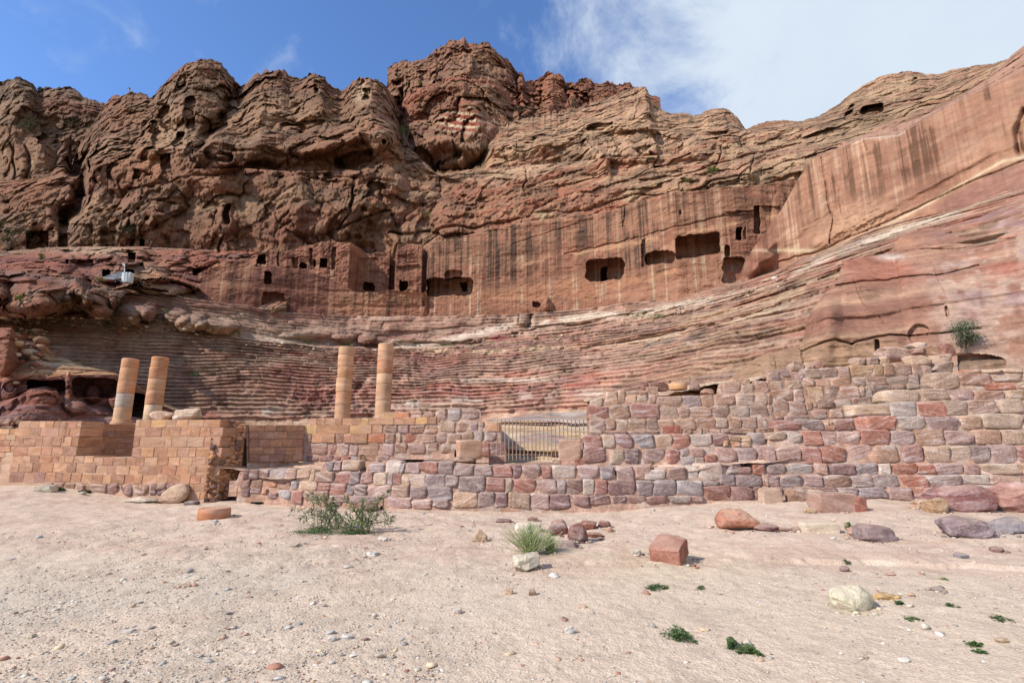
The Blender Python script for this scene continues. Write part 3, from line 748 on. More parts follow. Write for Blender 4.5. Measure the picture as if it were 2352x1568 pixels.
# ------------------------------------------------------------------ seating carved in the rock
L = Layer(-330, 2900, 1.8)
s0 = L.curve([(-330, 975, 42), (100, 972, 46), (300, 970, 48.5), (560, 963, 50.5), (800, 957, 51), (1150, 950, 48.5), (1350, 938, 43), (1560, 914, 33.5), (1700, 925, 25), (1900, 925, 22), (2352, 925, 20), (2900, 900, 19)], 14)
s1 = L.curve([(-330, 720, ('z', 14.5)), (0, 748, ('z', 14.5)), (100, 757, ('z', 14.5)), (200, 759, ('z', 14.5)), (300, 763, ('z', 14.5)), (420, 770, ('z', 14.5)), (560, 782, ('z', 14.5)), (750, 798, ('z', 14.5)), (900, 803, ('z', 14.5)), (1100, 793, ('z', 14.5)), (1300, 776, ('z', 14.5)), (1500, 744, ('z', 14.5)), (1700, 692, ('z', 14.5)), (1850, 638, ('z', 14.5)), (2100, 552, ('z', 14.5)), (2352, 490, ('z', 14.5)), (2900, 400, ('z', 14.5))], 14)
s1b = (s1[0] + 2.0, s1[1] + np.interp(L.az, [-.75, -.4, -.2, .1], [1.6, 1.2, .9, .5]))
s2 = L.curve([(-330, 690, 58), (0, 715, 57), (100, 712, 57), (200, 700, 58), (262, 664, 60), (290, 655, 60.5), (350, 664, 63), (430, 690, ('z', 20)), (560, 701, ('z', 20)), (640, 712, ('z', 20)), (800, 722, ('z', 20)), (980, 725, ('z', 20)), (1100, 722, ('z', 20)), (1220, 718, ('z', 20)), (1330, 714, ('z', 20)), (1400, 706, ('z', 20)), (1433, 700, ('z', 20)), (1561, 682, ('z', 20)), (1676, 657, ('z', 20)),
              (1765, 636, ('z', 20)), (1880, 588, ('z', 20)), (1995, 544, ('z', 20)), (2098, 508, ('z', 20)), (2200, 485, ('z', 20)), (2277, 459, ('z', 20)), (2352, 430, ('z', 20)), (2900, 300, ('z', 20))], 6)
pxc = 1176 + F_PX * np.tan(L.az)
wl_ = np.interp(pxc, [0, 1300, 1700, 2100], [1, 1, .9, .6])
L.seg((s0[0] - 4, s0[1] * 0 - 1.0), (s0[0] - .3, s0[1] - .05), 12, v0=-.3, v1=-.01, last=False)
L.steps(s0, s1, 23, 5, wl_)
L.seg(s1, s1b, 6, v0=1, v1=1.1, last=False)
L.steps(s1b, s2, 9, 5, np.interp(pxc, [0, 800, 1250, 1500, 2100], [.95, .95, .8, .6, .5]), 1.1, 2.0, .66)
L.seg(s2, (s2[0] + 3, s2[1] + .2), 3, v0=2, v1=2.1)
L.finish()
P0 = L.P.copy()
w = fbm(P0, .11, 3, seed=80)
f1, f2, cid = worley(P0[..., 0] / 4.5 + w, P0[..., 1] / 4.5, P0[..., 2] / .9, 5)
ero = .50 * fbm(P0, .22, 4, seed=81) + .30 * (cid - .5) * 1.0 + .14 * fbm(P0, 1.3, 4, gain=.6, seed=82) + .25 * np.exp(-(f2 - f1) * 9) * -1
rug = np.interp(L.px, [0, 500, 800, 1100, 1500, 2100], [.65, .85, 1.0, .85, .8, .8])
ero += .9 * np.interp(L.px, [0, 1350, 1700, 2300], [0, 0, .30, .35]) * np.tanh(5 * vnoise(P0[..., 0] * .08, P0[..., 1] * .08, P0[..., 2] * 2.6 - .2 * P0[..., 0] + w, 86)) - .35 * sstep(fbm(P0, .33, 3, seed=87), .22, .34) * (L.px < 1300) * (L.v < 1)
ero += .30 * sstep(L.v, 1.0, 1.1) * np.tanh(6 * vnoise(P0[..., 0] * .04, P0[..., 1] * .04, P0[..., 2] * 1.6 - .12 * P0[..., 0], 85))
zc = P0[..., 2]
dz = .40 * fbm(P0, .14, 3, seed=83, an=(1, 1, .3)) + .05 * fbm(P0, .9, 3, seed=84)
L.P[..., 2] += dz
pat = sstep(fbm(P0, .10, 3, seed=186), .02, .30) * (L.v < 1)
ero += -.55 * pat + .5 * pat * fbm(P0, .8, 4, gain=.6, seed=187)
L.slide(-ero * rug)
L.upd()
# rocks standing on the walk, steps breaking away
L.warp(6, .3)
L.bumps([(312, 720, 50, 27, 5), (345, 716, 20, 26, 3), (440, 742, 36, 24, 5), (502, 750, 54, 18, 5), (405, 725, 30, 22, 3), (845, 778, 22, 12, 2), (790, 775, 30, 10, 1.5), (1040, 780, 60, 9, 1.2), (900, 784, 80, 9, 1.4), (700, 770, 60, 8, 1), (1200, 735, 20, 12, 1.5)])
L.boxes([(325, 345, 733, 742, 3, .1, 2)], 1)
L.cuts([([(1180, 765), (1260, 752), (1360, 738), (1500, 715)], 2, 1.0), ([(900, 790), (1000, 788), (1080, 780)], 2.0, 1.2), ([(1340, 800), (1500, 770), (1640, 745)], 3, .6), ([(1500, 735), (1600, 712), (1750, 665)], 2, .8), ([(1880, 640), (1990, 590), (2080, 560)], 2, .8), ([(1195, 690), (1190, 740)], 1.5, .6),
        ([(1220, 720), (1215, 745)], 5, 1.2), ([(820, 895), (845, 870)], 6, .8), ([(1700, 700), (1850, 655)], 2, .8), ([(1600, 760), (1750, 712), (1860, 672)], 1.6, .5)])
L.upd()
# colours: bands follow the bedding, mostly level, with dark maroon to the left
idx = np.array(L.V)
stepn = np.floor(np.clip((L.v) * 23, 0, 60)).astype(int)
frac = np.clip(L.v, 0, 1) * 23 - stepn
pal = [MAR, RED * .9, lc(128, 84, 74), MAR, lc(140, 110, 96), RED, MAR * .95, lc(158, 112, 92), lc(136, 88, 74)]
col = strata_col(P0, pal, w, .0, .9, 91)
right = sstep(L.px, 1150, 1750)
palR = [lc(186, 140, 120), lc(172, 118, 98), lc(196, 160, 136), lc(184, 136, 116), lc(176, 112, 92), lc(192, 154, 122), lc(168, 142, 130), PNK]
colR = strata_col(P0, palR, w, -.02, .8, 95)
midc = np.exp(-((L.px - 1150) / 420) ** 2)
col = cmix(col, strata_col(P0, [lc(176, 130, 120), lc(160, 92, 84), lc(140, 104, 106), lc(184, 150, 138), lc(166, 84, 76), lc(150, 116, 112)], w, 0, .9, 97), np.clip(midc, 0, .8))
col = cmix(col, colR, right)
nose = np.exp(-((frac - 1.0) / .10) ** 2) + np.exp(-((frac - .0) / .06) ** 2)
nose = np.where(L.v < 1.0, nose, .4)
col = cmix(col, PAL * 1.06, (.90 - .3 * right) * np.clip(nose, 0, 1) * (1 - .45 * right) * sstep(fbm(P0, .35, 3, seed=88), -.65, -.1))  # light caught by the worn nosings, painted in as a paler edge
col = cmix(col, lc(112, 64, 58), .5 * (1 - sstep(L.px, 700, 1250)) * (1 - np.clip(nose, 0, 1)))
col = cmix(col, lc(134, 96, 84), .4 * pat * (1 - sstep(L.px, 1150, 1750)))
col = cmix(col, strata_col(P0, [lc(186, 158, 138), lc(160, 96, 84), lc(196, 172, 150), lc(128, 80, 76)], w, -.03, .35, 199), .38)
scar = sstep(fbm(P0, .5, 5, seed=98, gain=.6), .12, .4)
col = cmix(col, lc(122, 98, 84), .55 * scar)
# pale ledges
band = lambda c, wd: np.exp(-((L.py - c) / wd) ** 2)
ywh = np.interp(L.px, [0, 560, 700, 900, 1000, 1180, 1330, 1480, 1620, 1760, 1880, 2000, 2120, 2352], [800, 778, 775, 790, 789, 745, 728, 716, 690, 650, 600, 552, 512, 450])
n_w = sstep(fbm(P0, .2, 4, seed=89), -.35, .15)
col = cmix(col, lc(222, 204, 184), .85 * band(ywh, 8) * n_w * sstep(L.px, 540, 700))
yw2 = np.interp(L.px, [800, 1100, 1250, 1400, 1550, 1700, 1850, 2000, 2100], [800, 808, 800, 795, 770, 735, 690, 620, 575])
col = cmix(col, lc(214, 188, 158), .7 * band(yw2, 6) * n_w * sstep(L.px, 820, 900))
col = cmix(col, CRM * 1.02, .55 * band(yw2 - 26, 8) * n_w * sstep(L.px, 1500, 1600))
yg = np.interp(L.px, [1150, 1400, 1500, 1640, 1800, 2000], [860, 800, 790, 765, 728, 690])
col = cmix(col, lc(120, 112, 106), .7 * band(yg, 6) * sstep(fbm(P0, .5, 4, seed=90), -.1, .25) * sstep(L.px, 1300, 1500))
col = cmix(col, lc(190, 112, 94), .4 * band(np.interp(L.px, [1100, 1300, 1500], [862, 868, 850]), 14) * sstep(L.px, 1120, 1180) * (1 - sstep(L.px, 1400, 1560)) * n_w)
col = cmix(col, WHT * .95, .6 * L.near(1180, 872, 120, 4)); col = cmix(col, WHT * .9, .55 * band(np.interp(L.px, [600, 900, 1300], [945, 930, 905]), 9) * sstep(fbm(P0, .6, 4, seed=92), -.1, .3) * (L.px > 600))
col = cmix(col, TAN * .95, .6 * sstep(L.v, 1.0, 1.02) * (1 - sstep(L.v, 1.15, 1.2)) * (1 - sstep(L.px, 500, 620)))
grn = sstep(fbm(P0, .8, 4, seed=93), .28, .45) * (np.exp(-((L.v - 1.07) / .05) ** 2) + .8 * L.near(1500, 725, 60, 6))
col = cmix(col, lc(96, 110, 52), .8 * np.clip(grn, 0, 1))
lowl = sstep(L.py, 935, 955) * (1 - sstep(L.px, 560, 640))
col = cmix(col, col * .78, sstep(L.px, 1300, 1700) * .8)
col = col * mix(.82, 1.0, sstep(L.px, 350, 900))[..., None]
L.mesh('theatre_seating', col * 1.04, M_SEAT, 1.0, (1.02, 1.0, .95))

# ------------------------------------------------------------------ upper right cut cliff
L = Layer(1690, 2900, 1.5)
b = L.curve([(1690, 668, 56), (1765, 645, ('z', 19.4)), (1880, 598, ('z', 19.4)), (1995, 553, ('z', 19.4)), (2098, 518, ('z', 19.4)), (2200, 493, ('z', 19.4)), (2277, 470, ('z', 19.4)), (2352, 440, ('z', 19.4)), (2900, 330, ('z', 19.4))], 5)
u = L.curve([(1690, 662, 58), (1702, 630, 57), (1715, 590, 56), (1735, 562, 54.5), (1760, 535, 53), (1780, 505, 52), (1800, 474, 51.5), (1815, 445, 51), (1832, 415, 50.5), (1850, 385, 50), (1868, 364, 50), (1890, 356, 49), (1987, 318, 46), (2064, 311, 44), (2149, 263, 42), (2238, 215, 40), (2352, 165, 38), (2900, 20, 33)], 1)
t = L.curve([(1690, 661, 59), (1715, 588, 59), (1760, 533, 57), (1800, 472, 56), (1832, 413, 56), (1868, 361, 56), (1900, 352, 56), (1990, 306, 56), (2050, 292, 54), (2100, 275, 53), (2160, 248, 51), (2220, 212, 50), (2262, 184, 49), (2285, 162, 48.5), (2300, 150, 48), (2325, 126, 47), (2352, 105, 46), (2450, 70, 44), (2900, -60, 40)], 1)
L.seg(b, u, 120, 'bulge', .6, v0=0, v1=1, last=False); L.seg(u, t, 40, v0=1, v1=2, last=False); L.seg(t, (t[0] + 12, t[1] - 3), 6, v0=2, v1=2.2)
L.finish()
azg = L.az[None, :] + 0 * L.px
w = fbm(L.P, .15, 3, seed=100)
st = .75 * vertical_streaks(azg, L.P[..., 2], 110, 33, .08) + .55 * vertical_streaks(azg, L.P[..., 2], 330, 37, .10) + .25 * fbm(L.P, .5, 4, seed=109)
rel = .22 * fbm(L.P, .3, 4, seed=101) + .08 * fbm(L.P, 1.5, 4, gain=.6, seed=102, an=(.6, .6, 2))
bed = L.P[..., 2] + .45 * (L.P[..., 1] - 45)
rel += .18 * np.tanh(5 * vnoise(L.P[..., 0] * .03, L.P[..., 1] * .0, bed * 1.1 + .3 * w, 103))
carve = L.near(1990, 520, 110, 60)
f1, f2, cid = worley(L.P[..., 0] * 1.6, L.P[..., 1] * 1.2, L.P[..., 2] * 2.2, 9)
rel += .28 * carve * (1 - np.exp(-(f2 - f1) * 6)) - .25 * carve
dr, *_r = rock(L.P, 4, .5, .7, 13, .3, .5, .15)
L.slide(-(mix(rel, dr, sstep(L.v, 1.0, 1.15))))
L.upd()
L.warp(4, .5)
L.cuts([([(1886, 362), (1892, 400), (1900, 450), (1912, 500), (1905, 560)], 1.6, .5), ([(1900, 395), (1925, 430), (1935, 500)], 1.0, .25), ([(1790, 600), (1900, 570), (2100, 480), (2250, 410), (2352, 370)], 1.8, .5), ([(1985, 318), (1992, 345)], 1.5, .5), ([(2352, 255), (2335, 300), (2345, 350)], 8, 1.5)])
L.humps([(1745, 590, 50, 44, 2.5), (1725, 622, 26, 24, 2), (1765, 560, 22, 20, 1.5), (1710, 645, 18, 12, 1)])
L.cuts([([(1870, 560), (2000, 500), (2130, 430), (2230, 370), (2352, 320)], 9, -.4)])
L.upd()
bed = L.P[..., 2] + .45 * (L.P[..., 1] - 45)
tt = vnoise(L.P[..., 0] * .03, bed * 0, bed * .9 + w, 104)
col = cmix(lc(178, 128, 100) + 0 * L.P, lc(158, 108, 86), sstep(fbm(L.P, .12, 3, seed=105), -.4, .4))
col = cmix(col, lc(196, 150, 118), .4 * sstep(tt, .1, .4)); col = cmix(col, lc(214, 180, 146), .65 * sstep(st, .06, .36) * (1 - .7 * sstep(L.px, 1950, 2200)) * (1 - .3 * L.v))
col = cmix(col, lc(104, 72, 52), .85 * sstep(-st, .02, .30) * sstep(L.v + .3 * w, .2, .7)); col = cmix(col, lc(222, 176, 140), .5 * carve)
col = cmix(col, PNK, .5 * sstep(L.v, 1.0, 1.1)); col = cmix(col, WHT, .6 * np.exp(-((L.v - 1.02) / .03) ** 2) * (L.px > 1960) * (L.px < 2080))
yb = np.interp(L.px, [1900, 2030, 2140, 2230, 2300, 2352], [575, 522, 463, 412, 372, 360])
col = cmix(col, CRM * 1.05, .75 * np.exp(-((L.py - yb) / 4) ** 2)); col = cmix(col, lc(150, 100, 100), .45 * sstep(L.py - yb, 8, 20) * (L.px > 2150))
col = cmix(col, RED, .5 * (1 - sstep(L.px, 1740, 1790)))
L.mesh('upper_right_cliff', col * .84, M_CUT, .88)

# ------------------------------------------------------------------ lower right rock mass
L = Layer(1680, 2900, 1.5)
b = L.curve([(1680, 905, 25), (1850, 905, 24), (2000, 890, 23), (2200, 880, 21.5), (2352, 870, 20.5), (2900, 850, 18)], 5)
m = L.curve([(1680, 874, 27.5), (1690, 868, 27), (1700, 855, 26.5), (1720, 840, 26), (1740, 826, 25.5), (1765, 815, 25.2), (1785, 812, 25.2), (1800, 806, 25.2), (1838, 800, 25.4), (1844, 785, 26.2), (1855, 740, 26.6), (1865, 715, 26.8), (1876, 700, 27), (1890, 680, 27), (1905, 663, 27.2), (1918, 650, 27.5), (1928, 636, 28), (1932, 616, 28.5), (1945, 599, 29),
             (1985, 592, 29), (2030, 584, 29.2), (2050, 574, 29.5), (2056, 560, 29.5), (2068, 546, 29.5), (2098, 533, 29.5), (2150, 524, 29), (2210, 514, 28.6), (2240, 505, 28.4), (2262, 495, 28.2), (2300, 478, 27.6), (2352, 455, 27), (2450, 430, 26), (2900, 350, 22)], 1)
L.seg(b, m, 190, 'bulge', 1.0, v0=0, v1=1, last=False); L.seg(m, (m[0] + 6, m[1] + .6), 12, 'round', .8, v0=1, v1=2)
L.finish()
L.humps([(1750, 860, 90, 70, 1.4), (1880, 830, 50, 60, .8), (1900, 740, 40, 80, .8), (1960, 640, 90, 60, .8), (1950, 790, 70, 50, .4)])
L.warp(5, .9)
L.boxes([(2010, 2022, 780, 880, .7, 0, 3), (2085, 2135, 740, 790, .35, 0, 24), (2171, 2181, 702, 728, .4, 0, 6), (2198, 2312, 816, 862, 12, .1, 14), (1700, 1750, 836, 850, .3, 0, 4)], 2.5)
L.cuts([([(1920, 653), (2050, 640), (2160, 630), (2250, 612)], 2, .35), ([(2040, 580), (2200, 572), (2330, 545)], 2, .25), ([(1955, 790), (2040, 770), (2160, 765), (2250, 755)], 1.8, .5), ([(1840, 806), (1920, 780), (1960, 790)], 2, .4), ([(1780, 822), (1790, 880)], 1.2, .2), ([(1838, 800), (1850, 880)], 1.2, .2),
        ([(1960, 640), (1985, 700), (2030, 740)], 1, .12), ([(2140, 600), (2160, 650), (2180, 690)], 1, .12), ([(1842, 812), (1850, 850)], 1.5, .3)])
w = fbm(L.P, .3, 3, seed=110)
rel = .30 * fbm(L.P, .3, 4, seed=111) + .06 * fbm(L.P, 2.2, 4, gain=.6, seed=112, an=(.5, .5, 2))
bed = L.P[..., 2] - .10 * L.P[..., 0] + .2 * w
rel += .20 * np.tanh(5 * vnoise(L.P[..., 0] * .1, L.P[..., 1] * .1, bed * 1.6, 113)) + .06 * np.tanh(4 * vnoise(L.P[..., 0] * .1, L.P[..., 1] * .1, bed * 5, 114))
L.slide(-rel)
L.upd()
azg = L.az[None, :] + 0 * L.px
st = vertical_streaks(azg, L.P[..., 2], 28, 43, .15) + .5 * fbm(L.P, .8, 5, seed=117, gain=.6)
tt = vnoise(L.P[..., 0] * .06, bed * 0, bed * 1.5, 115) + .5 * vnoise(L.P[..., 0] * .1, bed * 0, bed * 4.5, 116)
base = cmix(lc(176, 130, 106) + 0 * L.P, lc(158, 108, 88), sstep(tt, -.3, .3))
base = cmix(base, lc(196, 150, 118), .7 * sstep(-tt, .1, .4)); base = cmix(base, lc(190, 108, 84), .55 * sstep(L.near(2020, 620, 130, 40) + tt * .5, .3, .8))
base = cmix(base, lc(182, 142, 108), .75 * sstep(L.py, 760, 800) * (1 - sstep(L.px, 2030, 2080)))
base = cmix(base, lc(212, 178, 156), .55 * sstep(st + .25 * sstep(L.px, 2140, 2260) + .1 * w, .12, .4) * sstep(L.px, 2080, 2200))
base = cmix(base, lc(184, 98, 82), .5 * sstep(fbm(L.P, .5, 4, seed=118), .05, .3) * L.near(2330, 590, 90, 90)); base = cmix(base, lc(160, 140, 150), .6 * sstep(fbm(L.P, .6, 4, seed=119), .15, .35) * L.near(2300, 600, 120, 120))
base = cmix(base, WHT, .7 * L.near(2045, 590, 30, 7)); base = cmix(base, lc(208, 150, 110), .5 * L.near(2060, 555, 60, 16))
base = cmix(base, lc(90, 74, 62), .8 * sstep(L.v, -.1, .5) * 0)
L.mesh('lower_right_rock', base * .84, M_NEAR, .9, (1.0, 1.0, .95))

# ------------------------------------------------------------------ undercut rock, lower left
L = Layer(-330, 420, 1.2)
b = L.curve([(-330, 990, 34), (-60, 985, 35), (60, 982, 36), (180, 980, 38), (300, 976, 42), (420, 972, 46)], 3)
b1 = L.curve([(-330, 930, 35), (0, 935, 36.5), (20, 925, 36.8), (50, 905, 37), (70, 892, 37.5), (105, 887, 38), (132, 893, 38.4), (138, 915, 38.8), (150, 928, 39.3), (185, 932, 40.3), (215, 942, 41.5), (240, 945, 42.5), (300, 950, 44), (420, 962, 46.5)], 1)
b2 = L.curve([(-330, 925, 40.5), (0, 922, 41), (60, 905, 41.6), (150, 905, 42), (200, 925, 43), (300, 945, 45), (420, 958, 47)], 1)
m = L.curve([(-330, 925, 40), (-60, 900, 40), (0, 876, 40.5), (52, 866, 41), (60, 870, 41), (110, 866, 41), (152, 862, 41.5), (200, 860, 42.4), (265, 860, 43.6), (300, 880, 45), (340, 915, 46.4), (420, 950, 48)], 1)
u = L.curve([(-330, 915, 41), (-60, 860, 41.5), (-20, 790, 42), (0, 752, 42), (28, 752, 42), (42, 775, 43), (48, 800, 44), (60, 815, 43.5), (72, 802, 43.5), (84, 790, 43.4), (101, 782, 43.6), (112, 800, 44), (125, 812, 44.3), (150, 824, 44.4), (200, 842, 45), (265, 856, 46), (300, 872, 47), (340, 905, 48), (420, 945, 50)], 1)
L.seg(b, b1, 40, v0=0, v1=1, last=False); L.seg(b1, b2, 6, v0=1, v1=1.1, last=False); L.seg(b2, m, 50, v0=1.1, v1=2, last=False); L.seg(m, u, 60, v0=2, v1=3, last=False); L.seg(u, (u[0] + 3, u[1] + .3), 5, v0=3, v1=3.2)
L.finish()
L.warp(5, 0.6)
L.boxes([(62, 149, 872, 900, 5, 0, 8), (163, 270, 868, 915, 3.0, .03, 14), (299, 336, 905, 958, 6, .1, 8)], 2.5)
L.bumps([(155, 900, 9, 44, 1.5), (100, 912, 36, 26, 1.2), (90, 955, 70, 26, 1.6), (212, 905, 22, 22, 2.0), (175, 935, 26, 16, 2), (270, 920, 20, 26, 3), (10, 800, 40, 60, 2.5), (20, 900, 20, 40, 1)])
d, cid, pil, pk, w = rock(L.P, 2.6, .34, .3, 15, 0.02, .0, .12, .5)
L.slide(-d)
L.upd()
col = strata_col(L.P, [TAN, ORG * .85, BRN, PAL, TAN], w, 0, 1.0, 121)
low = 1 - sstep(L.v, 1.95, 2.05)
redc = strata_col(L.P, [MAR, RED * .85, MAU, RED * .9], w, 0, 1.2, 122)
col = cmix(col, redc, low); col = cmix(col, RED * .9, (1 - sstep(L.px, 36, 60)) * .85 * (1 - low))
col = cmix(col, PAL, .6 * sstep(fbm(L.P, .9, 4, seed=123), .0, .3) * sstep(L.py, 955, 965)); col = cmix(col, PNK, .5 * L.near(165, 930, 24, 18))
L.mesh('undercut_rock', col, M_SEAT)
# ------------------------------------------------------------------ ground
def gh(x, y):
    """height of the sandy ground"""
    x = np.asarray(x, float); y = np.asarray(y, float)
    h = .50 * sstep(-x, 11.0, 17.5) * sstep(y, 9, 18) + .33 * sstep(x, 0, 9.5) * sstep(y, 8.5, 14.5) - .04 * np.exp(-((x - 0) / 3.0) ** 2) * sstep(y, 12, 15)
    P = np.stack([x, y, 0 * x], -1)
    h = h + .075 * fbm(P, .28, 3, seed=200) * sstep(np.hypot(x, y), 3, 8) + .020 * fbm(P, 1.1, 3, seed=201)
    # small eroded scarp on the right
    sx = np.interp(x, [2.4, 5, 6.4, 8.5, 10, 12], [9.0, 9.1, 8.6, 8.3, 7.9, 7.3])
    ed = y - sx + .25 * fbm(P, 1.6, 3, seed=202)
    h = h + .07 * sstep(ed, -.05, .06) * sstep(x, 3.0, 5.0) * (1 - sstep(x, 10, 13)) * (1 - sstep(y, 9, 14) * .6)
    h = h + .05 * np.exp(-(((x - 2.2) / 1.3) ** 2 + ((y - 9.0) / .8) ** 2))
    return h
def gpos(px, py):
    a, b = ray(px, py)
    Y = 2.0 / max(1e-3, -float(b))
    for _ in range(25):
        z = float(gh(a * Y, Y))
        Y = .5 * Y + .5 * (2.0 - z) / (-float(b))
    return np.array([float(a) * Y, Y, float(gh(a * Y, Y))])

azs = np.concatenate([np.linspace(-math.pi, -1.0, 40)[:-1], np.linspace(-1.0, 1.0, 760), np.linspace(1.0, math.pi, 40)[1:]])
rs = np.concatenate([[0.05, .8, 1.8], np.geomspace(2.8, 24, 520), np.geomspace(25, 1200, 30)])
AZ, RR = np.meshgrid(azs, rs)
gx, gy = RR * np.sin(AZ), RR * np.cos(AZ)
far = sstep(RR, 24, 60)
gz = gh(gx, gy) * (1 - far) - .0
GP = np.stack([gx, gy, gz], -1)
GP[..., 2] += .030 * fbm(GP, 2.6, 3, seed=209) * sstep(gy, 7, 9.5) * (1 - far)
GP[..., 2] += (.010 * fbm(GP, 5.0, 3, seed=203) + .006 * fbm(GP, 16, 2, seed=204)) * (1 - far)
w = fbm(GP, .35, 4, seed=205)
sand = cmix(lc(228, 203, 177) + 0 * GP, lc(224, 196, 171), sstep(gy + 1.5 * w + .12 * gx, 7.6, 10.0))
sand = cmix(sand, lc(206, 194, 174), .4 * sstep(fbm(GP, .5, 4, seed=206), -.2, .25) * sstep(-gx + 2 * w, -1, 4) * (1 - sstep(gy, 6.5, 12)))
sand = cmix(sand, lc(226, 204, 160), .35 * np.exp(-(((gx - 2.2) / 1.6) ** 2 + ((gy - 9.0) / 1.0) ** 2)))
sand = cmix(sand, lc(186, 140, 118), .25 * sstep(fbm(GP, 1.3, 4, seed=207), .12, .4) * sstep(gy, 7, 9))
sand = cmix(sand, lc(150, 132, 112), .18 * sstep(fbm(GP, 3.0, 4, seed=208), .05, .4))
gme = grid_mesh('ground', GP, sand)
m, ns, ls, b = new_mat('sandy_gravel_ground', 0.95, 0.08)
geo = nd(ns, 'ShaderNodeNewGeometry'); att = nd(ns, 'ShaderNodeAttribute', attribute_name='tone')
n1 = noise_of(ns, ls, geo.outputs['Position'], 45, 4, .75)
n2 = noise_of(ns, ls, geo.outputs['Position'], 9, 5, .7)
vo = nd(ns, 'ShaderNodeTexVoronoi'); vo.inputs['Scale'].default_value = 34
ls.new(geo.outputs['Position'], vo.inputs[0])
c = mul_col(ns, ls, att.outputs['Color'], mrange(ns, ls, n1, .3, .7, .74, 1.22))
c = mul_col(ns, ls, c, mrange(ns, ls, n2, .3, .7, .88, 1.10))
ls.new(c, b.inputs['Base Color'])
k = bump(ns, ls, None, n2, .03, 1.0)
k = bump(ns, ls, None, vo.outputs[0], .012, .6, k)
bump(ns, ls, b, n1, .010, 1.0, k)
tag(link('ground', gme, m), kind='structure')

# ------------------------------------------------------------------ stone materials
def stone_mat(name, band=5.0, bandmix=.30, fine=14.0, fdist=.02, sat2=(.93, .86, .80), speck=.22, dust=.45):
    m, ns, ls, b = new_mat(name, .9, .12)
    geo = nd(ns, 'ShaderNodeNewGeometry'); inf = nd(ns, 'ShaderNodeObjectInfo')
    off = nd(ns, 'ShaderNodeVectorMath', operation='SCALE'); off.inputs[0].default_value = (37., 71., 53.)
    ls.new(inf.outputs['Random'], off.inputs['Scale'])
    ad = nd(ns, 'ShaderNodeVectorMath', operation='ADD'); ls.new(geo.outputs['Position'], ad.inputs[0]); ls.new(off.outputs[0], ad.inputs[1])
    rot = nd(ns, 'ShaderNodeVectorRotate', rotation_type='Y_AXIS')
    ls.new(ad.outputs[0], rot.inputs['Vector'])
    ls.new(mrange(ns, ls, inf.outputs['Random'], 0, 1, -.45, .45), rot.inputs['Angle'])
    V = rot.outputs[0]
    nb = noise_of(ns, ls, V, band, 4, .6, (.22, .22, 1.6), .5)
    nf = noise_of(ns, ls, V, fine, 5, .68)
    nl = noise_of(ns, ls, V, 2.2, 2, .5)
    mx = nd(ns, 'ShaderNodeMixRGB'); mx.inputs[2].default_value = (.62 * sat2[0], .62 * sat2[1], .62 * sat2[2], 1)
    ls.new(mrange(ns, ls, nb, .52, .72, 0, bandmix), mx.inputs[0]); ls.new(inf.outputs['Color'], mx.inputs[1])
    c = mul_col(ns, ls, mx.outputs[0], mrange(ns, ls, nb, .25, .6, .70, 1.06))
    c = mul_col(ns, ls, c, mrange(ns, ls, nf, .3, .7, 1 - speck, 1 + speck))
    c = mul_col(ns, ls, c, mrange(ns, ls, nl, .3, .7, .86, 1.10))
    npt = noise_of(ns, ls, V, 6.5, 5, .65, (1, 1, 1), .6)
    m2 = nd(ns, 'ShaderNodeMixRGB'); m2.inputs[2].default_value = (*lin(204, 172, 152), 1)
    ls.new(mrange(ns, ls, npt, .50, .68, 0, .42), m2.inputs[0]); ls.new(c, m2.inputs[1]); c = m2.outputs[0]
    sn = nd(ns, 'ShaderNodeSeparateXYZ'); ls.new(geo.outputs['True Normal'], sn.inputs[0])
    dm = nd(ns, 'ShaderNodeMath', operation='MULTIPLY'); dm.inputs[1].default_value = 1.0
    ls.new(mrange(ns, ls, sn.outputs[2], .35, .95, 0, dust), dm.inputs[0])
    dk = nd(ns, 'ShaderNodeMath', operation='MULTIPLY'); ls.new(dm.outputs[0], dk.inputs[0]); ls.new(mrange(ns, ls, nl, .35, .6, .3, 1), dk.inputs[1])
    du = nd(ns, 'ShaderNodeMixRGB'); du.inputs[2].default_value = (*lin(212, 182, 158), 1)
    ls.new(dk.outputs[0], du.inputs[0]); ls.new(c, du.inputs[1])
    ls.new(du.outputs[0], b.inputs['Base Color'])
    k = bump(ns, ls, None, nb, fdist * 1.4, 1.0)
    bump(ns, ls, b, nf, fdist, 1.0, k)
    return m
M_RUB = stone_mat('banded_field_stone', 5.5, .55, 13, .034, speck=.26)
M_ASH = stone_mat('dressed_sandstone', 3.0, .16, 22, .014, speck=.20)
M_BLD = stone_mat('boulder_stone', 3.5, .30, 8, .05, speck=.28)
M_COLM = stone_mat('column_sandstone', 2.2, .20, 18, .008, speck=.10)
M_MORT = terrain_mat('lime_mortar_and_earth', 9, 6, .02, .30, 0, .03)

